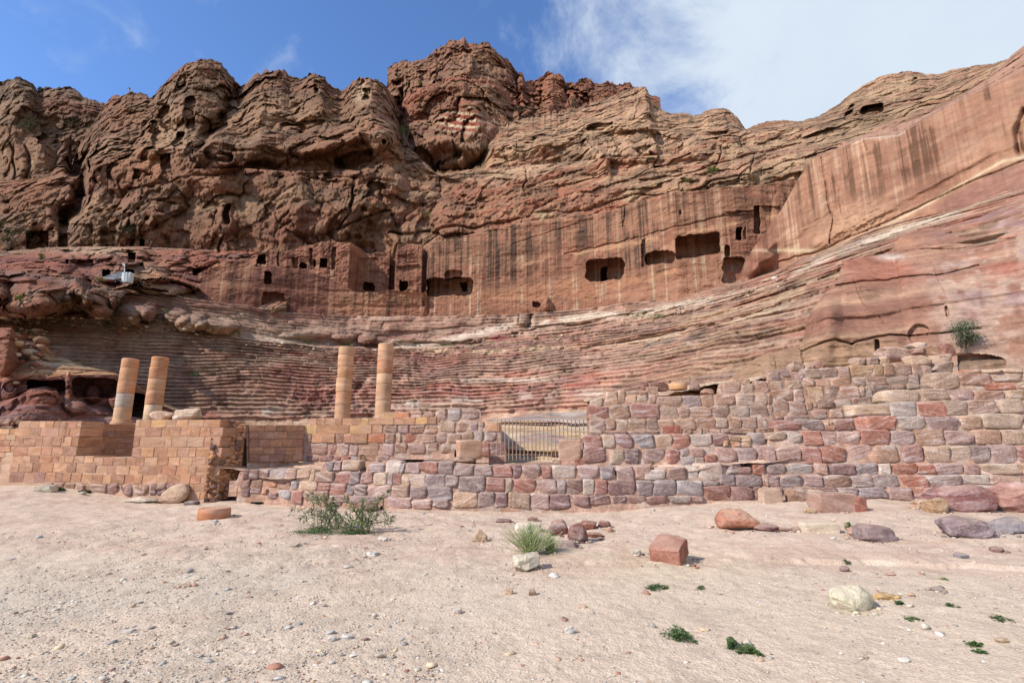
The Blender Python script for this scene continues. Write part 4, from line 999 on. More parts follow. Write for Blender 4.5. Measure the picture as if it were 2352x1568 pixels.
def cube_grid(n):
    """subdivided unit cube surface, merged"""
    vs, fs, key = [], [], {}
    def vid(p):
        k = tuple(round(c, 5) for c in p)
        if k not in key:
            key[k] = len(vs); vs.append(p)
        return key[k]
    for ax in range(3):
        for s in (-.5, .5):
            for i in range(n):
                for j in range(n):
                    q = []
                    for (a, b_) in ((i, j), (i + 1, j), (i + 1, j + 1), (i, j + 1)):
                        p = [0, 0, 0]; p[ax] = s; p[(ax + 1) % 3] = a / n - .5; p[(ax + 2) % 3] = b_ / n - .5
                        q.append(vid(p))
                    fs.append(q if s > 0 else q[::-1])
    return np.array(vs, float), fs
def rounded(n, power, jit, seed, chips=0, edge=0.0, cr=(.72, .92)):
    """worn block: superellipsoid with chipped, uneven faces, spanning the unit cube"""
    v, f = cube_grid(n)
    if edge > 0:
        g = np.linspace(-.5, .5, n + 1); h = g.copy(); h[1:-1] = np.sign(g[1:-1]) * np.abs(2 * g[1:-1]) ** edge / 2
        v = np.interp(v, g, h)
    r = np.random.default_rng(seed)
    s = np.abs(2 * v)
    nrm = (s ** power).sum(1) ** (1 / power)
    p = v / nrm[:, None]
    # uneven corners
    for ax in range(3):
        k = r.uniform(-1, 1, 4) * jit
        a, c = p[:, (ax + 1) % 3] * 2, p[:, (ax + 2) % 3] * 2
        p[:, ax] += .5 * (k[0] * a + k[1] * c + k[2] * a * c) * .5
    P = p * 2.3 + seed * 3.7
    nn = fbm(P, 1.0, 4, seed=seed % 17, gain=.6)
    p *= (1 + jit * .9 * nn)[:, None]
    for _ in range(chips):
        d = r.normal(size=3); d /= np.linalg.norm(d)
        cut = (p @ d).max() * r.uniform(*cr)
        ex = np.maximum(p @ d - cut, 0)
        p -= ex[:, None] * d * .97
    lo, hi = p.min(0), p.max(0)
    p = (p - (lo + hi) / 2) / (hi - lo)
    return p, f
RUBS = [py_mesh('rubble_block', *rounded(7, r_, .12, 300 + i, 4, .45, (.80, .95)), smooth=True) for i, r_ in enumerate([9, 14, 7, 16, 10, 18, 7, 13, 9, 15, 8, 16, 11, 12, 7, 14])]
def ashlar(seed):
    """dressed block: bevelled box with a slightly uneven pitched face"""
    r = np.random.default_rng(seed)
    v, f = cube_grid(3)
    g = np.array([-.5, -.455, .455, .5])
    v = np.interp(v, [-.5, -1 / 6, 1 / 6, .5], g)
    for i, p in enumerate(v):
        k = (np.abs(p) > .47).sum()
        if k >= 2:
            v[i] = np.where(np.abs(p) > .47, p * .984, p)
    v += r.uniform(-1, 1, v.shape) * .009
    return v, f
ASHS = [py_mesh('ashlar_block', *ashlar(500 + i), smooth=False) for i in range(10)]

SC = {'m': (132, 90, 88), 'r': (164, 96, 82), 'R': (182, 98, 74), 'p': (178, 142, 134), 'g': (144, 128, 130), 'w': (212, 200, 188), 't': (196, 164, 134), 'T': (216, 188, 154),
      'b': (172, 132, 108), 'y': (212, 166, 116), 'o': (202, 132, 94), 'G': (166, 160, 160), 'k': (106, 76, 74), 'a': (197, 148, 113), 'c': (190, 141, 109), 'd': (182, 134, 104), 'e': (202, 155, 120), 'f': (190, 136, 106), 'h': (172, 126, 106), 'W': (226, 218, 206)}
ORI = {'A': (0, 1350), 'B': (1024, 1350), 'C': (2048, 1450), 'E': (3072, 1300)}
def cD(crop, x, y):
    ox, oy = ORI[crop]
    return (ox + x / 2.2402) / 1.74150, (oy + y / 2.2402) / 1.74150
def parse(txt):
    """each entry: crop letter line then 'x0-x1c y0-y1' stones"""
    out, crop = [], 'A'
    for tok in txt.split():
        if tok in ORI:
            crop = tok; continue
        a, c, bb = tok.partition(':')
        code = a[-1]; i = a.index('-', 1); x0, x1 = a[:i], a[i + 1:-1]; y0, y1 = bb.split('-')
        x0, y0 = cD(crop, float(x0), float(y0)); x1, y1 = cD(crop, float(x1), float(y1))
        out.append((x0, x1, y0, y1, code))
    return out
rnd = random.Random(5)
def put_stone(root, x0, x1, y0, y1, code, Yf, meshes, mat, depth=.5, name='stone', batter=0.0, tilt=1.1, grow=1.06, yj=.022):
    cx, cy = (x0 + x1) / 2, (y0 + y1) / 2
    Y = Yf(cx, cy)
    Yl, Yr = Yf(x0, cy), Yf(x1, cy)
    pl, pr = at(x0, cy, Yl), at(x1, cy, Yr)
    pt, pb = at(cx, y0, Y), at(cx, y1, Y)
    W = float(np.hypot(*(pr - pl)[:2])) * grow; H = float(pt[2] - pb[2]) * (grow + (.10 if meshes is RUBS else 0))
    ang = math.atan2(pr[1] - pl[1], pr[0] - pl[0])
    me = rnd.choice(meshes)
    o = link(name, me, mat, None)
    base = (pl + pr) / 2
    nx, ny = -math.sin(ang), math.cos(ang)
    off = depth / 2 + rnd.uniform(-yj, yj)
    o.location = (base[0] + nx * off, base[1] + ny * off, (pt[2] + pb[2]) / 2)
    fl = rnd.choice((0, 180)) if not batter else 0
    o.rotation_euler = (math.radians(rnd.uniform(-tilt, tilt)), math.radians(fl * 0 + rnd.uniform(-tilt, tilt)), ang + math.radians(fl))
    o.scale = (W, depth, H)
    c = np.array(SC[code], float)
    if meshes is RUBS: c = c * .54 + np.array((184, 150, 130)) * .46
    c = c * rnd.uniform(.93, 1.06) + np.array([1, 0, -1]) * rnd.uniform(-4, 4)
    c = np.clip(c, 30, 245)
    o.color = (*lin(*c), 1)
    o.parent = root
    o.matrix_parent_inverse = Matrix.Translation(-Vector(root.location))
    return o
def backing(root, stones, Yf, px0, px1, inset=.16, cap=1.2, pad=3, col=(182, 142, 118), bottom=None, name='mortar_core', step=1.5, top_drop=5):
    L = Layer(px0, px1, step)
    pxs = 1176 + F_PX * np.tan(L.az)
    ytop = np.full(pxs.shape, np.nan); ybot = ytop.copy()
    # iterate on azimuth: project each stone's world box
    for (x0, x1, y0, y1, c) in stones:
        Yc = Yf((x0 + x1) / 2, (y0 + y1) / 2)
        a, bq, tq = at(x0, (y0 + y1) / 2, Yc), at(x1, (y0 + y1) / 2, Yc), at((x0 + x1) / 2, y0, Yc)
        zb = at((x0 + x1) / 2, y1, Yc)[2]
        a0, a1 = math.atan2(a[0], a[1]), math.atan2(bq[0], bq[1])
        m = (L.az >= a0 - .003) & (L.az <= a1 + .003)
        ytop[m] = np.fmax(ytop[m], tq[2]); ybot[m] = np.fmin(ybot[m], zb)
    ok = ~np.isnan(ytop)
    ytop = np.interp(L.az, L.az[ok], ytop[ok]); ybot = np.interp(L.az, L.az[ok], ybot[ok]) - .25
    ytop = smooth1(ytop, 1.2) - .05 * top_drop / 5
    r = []
    for z in (ybot, ytop):
        pxx = 1176 + F_PX * np.tan(L.az)
        rr = []
        for a_, zz in zip(L.az, z):
            Y = 17.0
            for _ in range(6):
                p = np.array([math.tan(a_) * Y, Y, zz]); q = proj(p)
                Y = Yf(float(q[0]), float(q[1])) + inset
            rr.append(Y / math.cos(a_))
        r.append(smooth1(np.array(rr), 2))
    L.seg((r[0], ybot), (r[1], ytop), 60, v0=0, v1=1, last=False)
    L.seg((r[1], ytop), (r[1] + cap, ytop + .02), 10, v0=1, v1=2, last=False)
    L.seg((r[1] + cap, ytop + .02), (r[1] + cap + .02, ybot - 1), 4, v0=2, v1=3)
    L.finish()
    n = .05 * fbm(L.P, 2.2, 4, gain=.6, seed=260)
    L.slide(-n * .45)
    L.P[..., 2] += .05 * fbm(L.P, 2.5, 3, seed=261) * (L.v > .97)
    w = fbm(L.P, 1.2, 3, seed=262)
    c_ = cmix(lc(*col) + 0 * L.P, lc(188, 150, 128), sstep(w, -.2, .4))
    c_ = cmix(c_, lc(206, 186, 170), .5 * sstep(fbm(L.P, 3, 3, seed=263), .05, .35))
    o = link(name, grid_mesh(name, L.P, c_), M_MORT)
    o.parent = root; o.matrix_parent_inverse = Matrix.Translation(-Vector(root.location))
    return o
def wall(name, label, cat, Yf, px, txt, meshes=None, mat=None, depth=.5, group=None, inset=.16, cap=1.2, core=(182, 142, 118), **kw):
    st = parse(txt) if isinstance(txt, str) else txt
    c = at(px, 1100, Yf(px, 1100))
    root = empty(name, (float(c[0]), float(c[1]), 0.0))
    tag(root, label, cat, group)
    dress = kw.pop('dress', '')
    for s in st:
        if s[4] in dress: put_stone(root, *s, Yf, ASHS, M_ASH, depth, **kw)
        else: put_stone(root, *s, Yf, meshes or RUBS, mat or M_RUB, depth, **kw)
    if inset is not None:
        xs = [s[0] for s in st] + [s[1] for s in st]
        backing(root, st, Yf, min(xs), max(xs), inset, cap, col=core)
    return root
def YF(pairs, batter=0.0, yref=1160):
    xs = [p[0] for p in pairs]; ys = [p[1] for p in pairs]
    return lambda px, py: float(np.interp(px, xs, ys)) + batter * (yref - py)

# ------------------------------------------------------------------ lower rough wall (front)
LOW = """
B 605-690g:1115-1195 690-755m:1112-1195 752-920t:1100-1188 1005-1150g:1130-1205 1145-1290w:1105-1215 1290-1320G:1130-1210 1320-1460p:1125-1215 1450-1630r:1115-1220 1632-1770g:1112-1230 1765-1945g:1142-1240 1950-2120g:1155-1250 2122-2300r:1150-1260
0-105k:1180-1270 100-260G:1183-1275 255-360b:1180-1285 350-480t:1185-1285 480-525T:1190-1290 522-690b:1205-1295 690-840r:1205-1312 832-930g:1210-1312 930-1050m:1212-1315 1048-1175T:1212-1318 1155-1222G:1215-1325 1222-1300r:1220-1328 1285-1372T:1222-1332 1362-1510w:1228-1330 1515-1695g:1230-1342 1690-1815g:1240-1352 1815-2055g:1248-1385 2060-2235r:1262-1390 2233-2294t:1262-1390
300-368G:1285-1362 360-540T:1290-1370 540-660r:1300-1375 650-800r:1310-1412 795-872g:1318-1412 870-992k:1315-1418 990-1208p:1325-1428 1208-1365b:1330-1440 1365-1530g:1335-1448 1530-1755g:1345-1462 1755-1980t:1382-1522 1980-2143g:1388-1522 2143-2256m:1395-1522 2256-2310t:1392-1522
-70-20k:1185-1275 -140--70k:1190-1280 -150--60m:1282-1350 -58-60b:1282-1350 62-180o:1280-1340 180-298b:1290-1358 -150--60k:1352-1420 -58-40m:1352-1400 92-182m:1388-1445 182-300G:1362-1450 40-92o:1352-1400 312-412r:1372-1482 412-640h:1375-1452 640-830p:1412-1482 830-1100g:1418-1490 1155-1385p:1432-1525 1385-1568p:1450-1534 1565-1725g:1458-1524 640-760m:1455-1500
C 0-84m:922-1038 90-260p:925-1042 264-358r:932-1044 360-578w:930-1050 580-782p:925-1052 785-912g:938-1055 950-1100p:930-1060 1100-1260p:925-1040 1190-1385w:960-1050 1387-1578p:940-1052 1580-1680W:930-1060 1678-1915w:905-1058 1922-2070g:910-1002 2035-2156r:935-1002 2156-2282R:906-1002
12-220r:1042-1174 222-404p:1048-1176 405-488g:1050-1186 488-634k:1058-1182 636-744w:1052-1190 746-862r:1055-1192 862-1118m:1058-1192 1122-1272g:1062-1196 1270-1482g:1055-1194 1482-1725G:1062-1206 1722-1870g:1060-1108 1870-2010g:1005-1108 2010-2252g:1008-1112
0-160t:1178-1310 162-335p:1180-1310 338-545m:1188-1310 545-694m:1194-1288 696-908m:1194-1268 910-1032k:1200-1264 1035-1208m:1196-1262 1210-1410m:1196-1264 1410-1610G:1198-1258 1612-1728m:1196-1244 1730-1966r:1110-1238 1968-2174m:1115-1238 2174-2260k:1115-1238 2256-2300o:1010-1108 2262-2310t:1118-1240
E 10-170t:960-1025 180-318w:958-1062 318-495r:952-1077 495-628p:952-1075 612-842p:955-1068 845-1108r:940-1078 1110-1336g:945-1078 1338-1602b:940-1078 1590-1868p:950-1078 1870-2112b:940-1070 2112-2300t:935-1070 2300-2560b:935-1070
0-78p:1095-1242 80-312p:1095-1238 310-485r:1090-1232 486-706r:1090-1230 708-962p:1080-1225 964-1212b:1085-1232 1206-1416m:1080-1230 1416-1645t:1085-1232 1645-1848t:1085-1230 1842-2016g:1085-1242 2016-2250g:1075-1246 2250-2420r:1080-1244 2420-2620b:1080-1240
0-166g:1245-1338 172-424w:1245-1338 428-542o:1240-1342 545-792m:1248-1338 795-998g:1240-1338 1000-1120W:1245-1342 1116-1350R:1245-1342 1350-1520R:1248-1346 1500-1772p:1238-1338 1770-1922m:1245-1338 1922-2300T:1245-1338 2300-2560t:1240-1336
0-106m:1345-1448 108-322g:1345-1448 328-500p:1345-1446 502-758b:1345-1452 760-948g:1345-1450 948-1214g:1345-1452 1215-1450R:1345-1458 1450-1752g:1345-1452 1750-2002W:1345-1424 2002-2300b:1355-1440 2300-2580h:1350-1440
10-145h:1452-1560 148-240g:1458-1568 244-420b:1455-1560 420-628m:1455-1525 630-815g:1455-1522 815-1088g:1458-1562 1086-1300p:1460-1570 1300-1572R:1458-1542 1572-1800b:1440-1530 1800-2300p:1440-1530"""
Y_LOW = YF([(-100, 17.2), (600, 16.9), (700, 16.3), (1000, 15.3), (1400, 15.1), (1750, 15.3), (2352, 14.6), (2600, 14.4)], .0028)
wall('rough_stone_wall', 'long low wall of rounded purple, red and grey stones along the sand, below the gate', 'stone wall', Y_LOW, 1500, LOW, depth=.62, inset=.10)

# mid tier right of the gate
MID = """
C 645-806r:655-768 810-928t:645-765 932-1088m:645-765 1092-1288G:648-768 1290-1448t:645-762 1450-1600r:640-765 1600-1792W:645-752 1800-1948m:630-738 1900-1945y:700-750 1945-2050t:660-700 2050-2150y:655-710 1960-2060o:705-750 2065-2150t:712-760 2150-2290G:632-740 2290-2330t:640-740
640-866m:765-892 866-1010T:785-912 1012-1150k:782-912 1150-1382p:775-914 1380-1510r:782-908 1510-1600G:775-840 1600-1730p:770-850 1520-1640G:842-915 1640-1735t:855-915 1735-1842r:825-908 1838-2030p:765-904 2020-2204g:768-900 2204-2300p:760-900
E 75-312r:855-948 315-512g:842-945 512-560y:850-900 560-625t:855-905 515-620o:900-945 600-800m:838-938 800-890y:835-930"""
Y_MID = YF([(1300, 16.0), (1800, 15.9), (2000, 16.0)], .0030, 1060)
wall('broken_stone_wall', 'broken middle tier of red and purple stones with rubble gaps, right of the gate block', 'stone wall', Y_MID, 1600, MID, depth=.6, inset=.10, cap=1.0)

# stepped courses at the far right
STEP = [("E 1490-1740t:420-572 1740-2012h:430-532 2010-2300t:425-502 2300-2560t:420-500 1775-1925o:397-424 1955-2225R:512-572 2230-2560T:510-575 1930-2120T:392-425 2120-2300T:388-425", 17.4),
        ("E 1045-1385T:578-692 1390-1640t:568-670 1645-1855p:580-668 1855-2150h:585-682 2150-2320T:580-660 2320-2560t:585-665", 16.7),
        ("E 775-1100T:708-812 1095-1362w:690-814 1362-1620R:680-816 1605-1802t:672-800 1805-2088b:670-804 2088-2340T:665-785 2340-2560b:670-790", 16.1),
        ("E 890-1172R:818-938 1172-1418w:820-938 1430-1732p:820-938 1735-1945t:808-932 1942-2310T:795-924 2310-2560b:800-925", 15.5)]
root = empty('stepped_wall', (12.0, 16.5, 0.0))
tag(root, 'wide wall of large weathered tan blocks stepping back course by course, at the right', 'stone wall')
for k, (txt, Y) in enumerate(STEP):
    st = parse(txt); yf = YF([(1800, Y + .15), (2352, Y - .25), (2600, Y - .35)])
    for s in st:
        put_stone(root, *s, yf, RUBS, M_RUB, .75)
    xs = [s[0] for s in st] + [s[1] for s in st]
    backing(root, st, yf, min(xs), max(xs), .10, 1.0, col=(208, 176, 148), name='rubble_fill')

# upper right wall
UP = """
C 708-820t:318-388 835-948e:260-378 950-1018e:250-375 1020-1118e:292-374 1118-1225t:290-374 1224-1295b:288-374 1292-1530b:300-404 1535-1700g:292-392 1700-1828b:292-390 1826-2008b:285-388 2012-2182t:282-388 2190-2298t:268-382
1878-2058b:178-282 2058-2186t:195-284 2192-2298f:165-268 1030-1135t:252-292 1140-1210b:252-290
683-866r:388-510 868-1066b:380-504 1068-1322r:372-502 1325-1498t:402-504 1498-1596b:398-500 1598-1796b:392-500 1794-1946b:388-494 1950-2134t:388-492 2132-2300b:382-488
695-846h:510-614 848-936b:506-612 938-1044t:508-610 1046-1204t:505-612 1206-1326b:503-608 1312-1458t:508-600 1460-1650a:502-594 1652-1828f:500-590 1828-1936t:495-584 1946-2060b:492-592 2060-2206b:492-582 2206-2300t:488-584
695-810b:612-682 812-1032h:612-655 1032-1322b:608-652 1440-1530b:600-650 1530-1620b:592-652 1620-1714b:592-650 1714-1765b:590-650 1764-1876o:588-642 1878-1950b:588-634 1950-2190b:590-634 2188-2300b:582-634
E 332-484t:390-478 472-636b:380-470 630-742b:375-468 742-948y:362-460 948-1044y:355-453 1044-1156a:350-448 1158-1298b:345-448 1298-1395b:345-443 1400-1472b:360-438
25-142t:500-574 160-315t:500-574 325-425a:478-558 427-570a:472-552 572-770d:468-548 774-884t:462-544 886-1080d:455-543 1080-1268t:450-534 1270-1366b:448-528 1366-1490h:435-512
45-226b:575-662 230-326b:572-607 236-340b:605-688 342-506y:555-664 510-662b:545-660 662-828h:545-652 832-870t:542-650 872-942t:540-650 946-1110b:545-644 1112-1242b:532-577 1242-1400t:525-577 1366-1480b:515-580
60-202b:665-815 204-346b:690-804 348-400b:670-760 376-445y:670-738 442-606b:665-752 606-762t:660-750 764-995h:652-728 996-1082t:650-704
75-150b:818-862 150-372p:808-866 400-552h:755-838 554-678d:755-836 680-802d:750-834
0-30a:500-605 0-32b:610-708 0-48b:715-812 0-70b:818-905 -20-60b:908-955 -20-60b:958-1010 0-110b:395-472 100-202p:398-462 22-120g:455-497 228-330p:420-490"""
Y_UP = YF([(1300, 17.6), (1700, 17.5), (2000, 17.6), (2100, 18)], .002, 1000)
wall('upper_stone_wall', 'tall upper wall of squarish brown and tan stones right of the gate', 'stone wall', Y_UP, 1700, UP, depth=.5, inset=.06, cap=3.5, core=(176, 138, 114))

# ------------------------------------------------------------------ wall carrying the two middle columns
MC = """
B 486-542a:722-782 542-616a:722-782 618-708e:722-782 709-767c:722-782 768-855e:722-782 857-944a:722-780 945-1009y:720-779 1011-1110a:720-778 1112-1232e:718-777 1234-1320a:716-777 1322-1424c:714-777 1426-1535y:713-776 1537-1612a:712-770
405-454y:783-862 456-542y:783-862 544-655a:783-860 657-832a:783-858 834-917y:782-858 919-1035e:781-858 1037-1130a:780-855 1145-1270b:780-856 1272-1370p:780-858 1372-1510b:780-860 1510-1628b:775-862
420-500b:862-940 500-590a:862-940 592-702a:862-940 704-784f:862-940 786-850c:860-940 852-992a:860-942 994-1148o:858-940 1150-1248b:858-942 1250-1298t:858-940 1298-1470R:856-942 1475-1612b:862-944
430-642h:940-1050 644-740r:950-1052 742-830p:945-1056 832-914p:945-1056 914-1100b:942-1058 1102-1236p:942-1060 1238-1356b:942-1030 1358-1520p:940-1030 1522-1640b:945-1035 1645-1765t:948-1035
440-560k:1050-1106 560-690m:1052-1106 692-762r:1056-1106 762-846r:1058-1102 848-920G:1058-1104 920-1080b:1062-1100 1085-1200p:1064-1110
1138-1258y:668-718 1250-1370o:670-716 1372-1494r:668-715 1497-1602h:668-714 1604-1660t:668-712 1622-1712b:640-748 1712-1832G:640-748 1834-2006h:636-748
1645-1782t:750-842 1784-1916b:750-846 1918-1988p:750-842 1990-2040t:755-835 1612-1715p:846-940 1716-1840b:850-942 1842-1950b:845-935 1950-2030G:840-930 2034-2156g:840-938 2076-2180e:760-838
1980-2092r:945-1060 2094-2240m:940-1050"""
Y_MC = YF([(690, 19.7), (1100, 19.2), (1250, 19.0)], .0006, 1060)
wall('column_terrace_wall', 'terrace wall of tan squared blocks over purple stones, beneath the two central columns', 'stone wall', Y_MC, 900, MC, depth=.55, inset=.06, cap=6.5, core=(196, 160, 136), grow=1.03, dress='acedyo')

# ------------------------------------------------------------------ left ashlar building
def course(y0, y1, joints, crop='A', pal='acdefacde'):
    out = []
    for a, b_ in zip(joints[:-1], joints[1:]):
        if a is None or b_ is None:
            continue
        x0, yy0 = cD(crop, a, y0); x1, yy1 = cD(crop, b_, y1)
        out.append((x0 + .08, x1 - .08, yy0 + .06, yy1 - .06, rnd.choice(pal)))
    return out
AS = []
N = None
AS += course(747, 807, [165, 272, 352, 413, 482, 590, 688, 728]) + course(735, 802, [1215, 1252, 1352, 1488, 1578, 1686, 1828, 1975], pal='aceeyc')
AS += course(809, 885, [130, 275, 365, 525, 625, 718]) + course(804, 884, [1205, 1305, 1450, 1518, 1615, 1715, 1792, 1888, 1998])
AS += course(889, 976, [130, 210, 320, 380, 465, 550, 642, 705]) + course(886, 980, [1195, 1250, 1475, 1540, 1678, 1828, 1975])
AS += course(979, 1056, [120, 248, 370, 465, 568, 688]) + course(985, 1070, [1182, 1262, 1380, 1500, 1588, 1695, 1755, 1880, 1985])
AS += course(1059, 1120, [112, 205, 270, 350, 465, 525, 580, 662, 755, 835]) + course(1072, 1145, [835, 925, 1015, 1130, 1218, 1293, 1410, 1508, 1612, 1725, 1845, 1955])
AS += course(1122, 1206, [85, 170, 295, 360, 475, 602, 683, 775, 862]) + course(1146, 1232, [862, 960, 1040, 1160, 1243, 1332, 1447, 1580, 1690, 1755, 1860, 1970])
AS += course(1208, 1292, [80, 212, 305, 400, 495, 560, 635, 730], pal='acdhdh') + course(1222, 1312, [730, 823, 920, 997, 1115, 1200, 1275, 1405, 1500, 1612, 1705, 1800, 1935])
AS += course(1316, 1380, [1640, 1735, 1835, 1960]) + course(1383, 1446, [1650, 1715, 1792, 1910])
def YP(p0, p1, dy=0.0):
    """upright plane through two (px, Y) points at eye-level row 1014"""
    A, B_ = at(p0[0], 1014, p0[1]), at(p1[0], 1014, p1[1])
    m = (B_[1] - A[1]) / (B_[0] - A[0]); c = A[1] - m * A[0]
    f = lambda px, py: (c + dy) / (1 - m * float(ray(px, py)[0]))
    f.m, f.c = m, c
    return f
Y_AS = YP((20, 18.55), (505, 17.5))
ar = wall('ashlar_building', 'neat orange-tan ashlar wall of cut blocks with a square notch, at the left', 'building', Y_AS, 260, AS, ASHS, M_ASH, depth=.9, inset=None, tilt=.15, yj=.006, grow=1.0)
# worn dark footing stones
FT = "A 370-465h:1300-1350 467-565h:1302-1365 567-660b:1310-1375 660-745h:1318-1388 745-943b:1312-1405 945-1050m:1305-1420 1052-1176m:1302-1420 1178-1322b:1302-1420 1326-1400m:1302-1420 1400-1480b:1300-1362 1390-1480m:1350-1415 1480-1560m:1310-1350 1560-1640b:1312-1400"
for s in parse(FT):
    put_stone(ar, *s, lambda a_, b_: Y_AS(a_, b_) - .07, RUBS, M_RUB, .8, name='footing_stone')
# rear wall of the notch, in shade
RB = []
RB += course(762, 822, [725, 828, 930, 1020, 1120, 1212], pal='cdf') + course(824, 880, [715, 765, 885, 968, 1080, 1212], pal='cdh')
RB += course(882, 935, [708, 820, 910, 1048, 1130, 1200], pal='cdh') + course(937, 988, [700, 870, 940, 1055, 1120, 1198], pal='cdh') + course(990, 1062, [692, 742, 840, 905, 1030, 1110, 1192], pal='cdh')
Y_RB = YP((176, 18.25), (311, 22.7))
RB = [(a, b_, cD('A', 0, 1062)[1] - (cD('A', 0, 1062)[1] - c) * (1 - .09 * (a - 176) / 135), cD('A', 0, 1062)[1] - (cD('A', 0, 1062)[1] - d) * (1 - .09 * (a - 176) / 135), e) for (a, b_, c, d, e) in RB]
for s in RB:
    put_stone(ar, *s, Y_RB, ASHS, M_ASH, .5, name='inner_block', tilt=.15, yj=.006, grow=1.0)
# solid core so the building has a body: parapet tops and jambs
def slab(name, root, pts_xy, z0, z1, mat, color=None):
    n = len(pts_xy)
    v = [(x, y, z0) for x, y in pts_xy] + [(x, y, z1) for x, y in pts_xy]
    f = [list(range(n))[::-1], list(range(n, 2 * n))] + [[i, (i + 1) % n, n + (i + 1) % n, n + i] for i in range(n)]
    o = link(name, py_mesh(name, v, f), mat)
    if color is not None: o.color = (*lin(*color), 1)
    if root is not None:
        o.parent = root; o.matrix_parent_inverse = Matrix.Translation(-Vector(root.location))
    return o
def xy(px, py, Y):
    p = at(px, py, Y); return (float(p[0]), float(p[1]))
zt = 2.66
def fr(a, b_, d=.014):
    return [xy(a, 1014, Y_AS(a, 1014) + d), xy(b_, 1014, Y_AS(b_, 1014) + d)]
MJ = (206, 166, 136)
slab('joint_core', ar, fr(14, 178) + [xy(310, 1014, 22.9), xy(120, 1014, 23), xy(30, 1014, 20)], -.5, 1.42, M_ASH, MJ)
slab('joint_core', ar, fr(36, 175.5) + [xy(309.5, 1014, 22.75), xy(120, 1014, 23), xy(50, 1014, 20)], 1.40, zt, M_ASH, MJ)
slab('joint_core', ar, fr(311, 502) + [xy(523, 1014, 18.6), xy(345, 1014, 20.0)], -.5, zt, M_ASH, MJ)
slab('joint_core', ar, fr(177, 313) + [xy(345, 1014, 20.0), xy(330, 1014, 23), xy(309, 1014, 22.7)], -.5, 1.41, M_ASH, MJ)
# torn rubble end of the building
L = Layer(497, 572, .9)
b0 = L.curve([(497, 1152, 17.55), (530, 1140, 17.9), (572, 1090, 18.5)]); b1 = L.curve([(497, 966, 17.62), (530, 966, 18.1), (572, 968, 18.6)])
L.seg(b0, b1, 140, last=False); L.seg(b1, (b1[0] + 1.4, b1[1]), 6)
L.finish()
f1, f2, cid = worley(L.P[..., 0] * 4.5, L.P[..., 1] * 4.5, L.P[..., 2] * 6.5, 7)
L.slide(-(.09 * (1 - np.exp(-(f2 - f1) * 5)) + .16 * (cid - .5) + .16 * fbm(L.P, 1.4, 3, seed=270)))
col = cmix(lc(182, 130, 100) + 0 * L.P, lc(214, 160, 120), cid); col = cmix(col, lc(130, 100, 86), sstep(cid, .8, .9))
rc = link('rubble_core', grid_mesh('rubble_core', L.P, col), M_MORT)
rc.parent = ar; rc.matrix_parent_inverse = Matrix.Translation(-Vector(ar.location))
# inner cross wall, in shade
SH = []
SH += course(782, 838, [-60, 78, 180, 262, 378, 432], 'B', 'cdh') + course(840, 905, [-60, 20, 165, 280, 375, 432], 'B', 'cdh') + course(907, 978, [-60, 35, 130, 240, 330, 425], 'B', 'cdh')
SH += course(980, 1046, [-60, 65, 170, 262, 350, 420], 'B', 'cdh') + course(1048, 1110, [-60, 32, 122, 250, 330, 416], 'B', 'cdh')
Y_SH = YP((545, 18.2), (705, 19.8))
cw = wall('cross_wall', 'shaded ashlar cross wall between the notched building and the column terrace', 'stone wall', Y_SH, 620, SH, ASHS, M_ASH, depth=.5, inset=.1, cap=.8, tilt=.15, yj=.006, grow=1.0)
# low continuation at the far left
FL = course(816, 866, [-120, 20, 85, 155], pal='aty') + course(868, 915, [-150, -30, 48, 140], pal='aty') + course(917, 968, [-150, -60, 35, 92, 132], pal='acf') + course(970, 1022, [-150, -40, 40, 92, 128], pal='acf') + course(1024, 1076, [-150, -50, 45, 115], pal='act')
FL += parse("A -150--60b:1080-1130 -60-0b:1080-1130 0-60c:1080-1130 60-105b:1082-1130 -120--30b:1132-1190 -30-50b:1132-1195 44-98p:1130-1192")
wall('low_ashlar_wall', 'low pale ashlar wall running out of the photo past the building corner, far left', 'stone wall', YF([(-60, 20.6), (40, 20.2)]), 10, FL, ASHS, M_ASH, depth=.6, inset=.1, cap=.8, tilt=.3, yj=.01, grow=1.0)

# ------------------------------------------------------------------ earth terraces between the walls
def terrace(name, c0, c1, n, px0, px1, step=2.0, c2=None, col=(206, 168, 146), amp=.05, smooth=2):
    L = Layer(px0, px1, step)
    a, b_ = L.curve(c0, smooth), L.curve(c1, smooth)
    L.seg(a, b_, n, last=c2 is None)
    if c2 is not None:
        L.seg(b_, L.curve(c2, smooth), n)
    L.finish()
    L.P[..., 2] += amp * fbm(L.P, 1.2, 4, seed=280) + .4 * amp * fbm(L.P, 6, 3, seed=281)
    w = fbm(L.P, .9, 3, seed=282)
    c_ = cmix(lc(*col) + 0 * L.P, lc(178, 140, 120), sstep(w, -.1, .4))
    return L.mesh(name, c_, M_MORT)
terrace('earth_terrace', [(520, 1072, 17.5), (560, 1078, 17.3), (600, 1096, 16.95), (640, 1100, 16.6), (760, 1092, 16.35), (900, 1080, 16.05), (1100, 1080, 15.6), (1250, 1086, 15.6), (1350, 1090, 15.6), (1450, 1092, 15.8)],
        [(520, 1064, 19.9), (640, 1062, 19.9), (760, 1062, 19.9), (1000, 1062, 19.8), (1150, 1066, 19.2), (1350, 1062, 18.5), (1450, 1058, 16.8)], 60, 520, 1450, c2=[(520, 1060, 30), (1450, 1050, 28)])
terrace('sand_ledge', [(1340, 1096, 15.6), (1480, 1088, 15.5), (1600, 1078, 15.4), (1760, 1062, 15.5), (1900, 1050, 15.5)], [(1340, 1058, 16.4), (1500, 1058, 16.3), (1760, 1056, 16.2), (1900, 1046, 16.1)], 24, 1340, 1900, 1.6, col=(214, 182, 162))
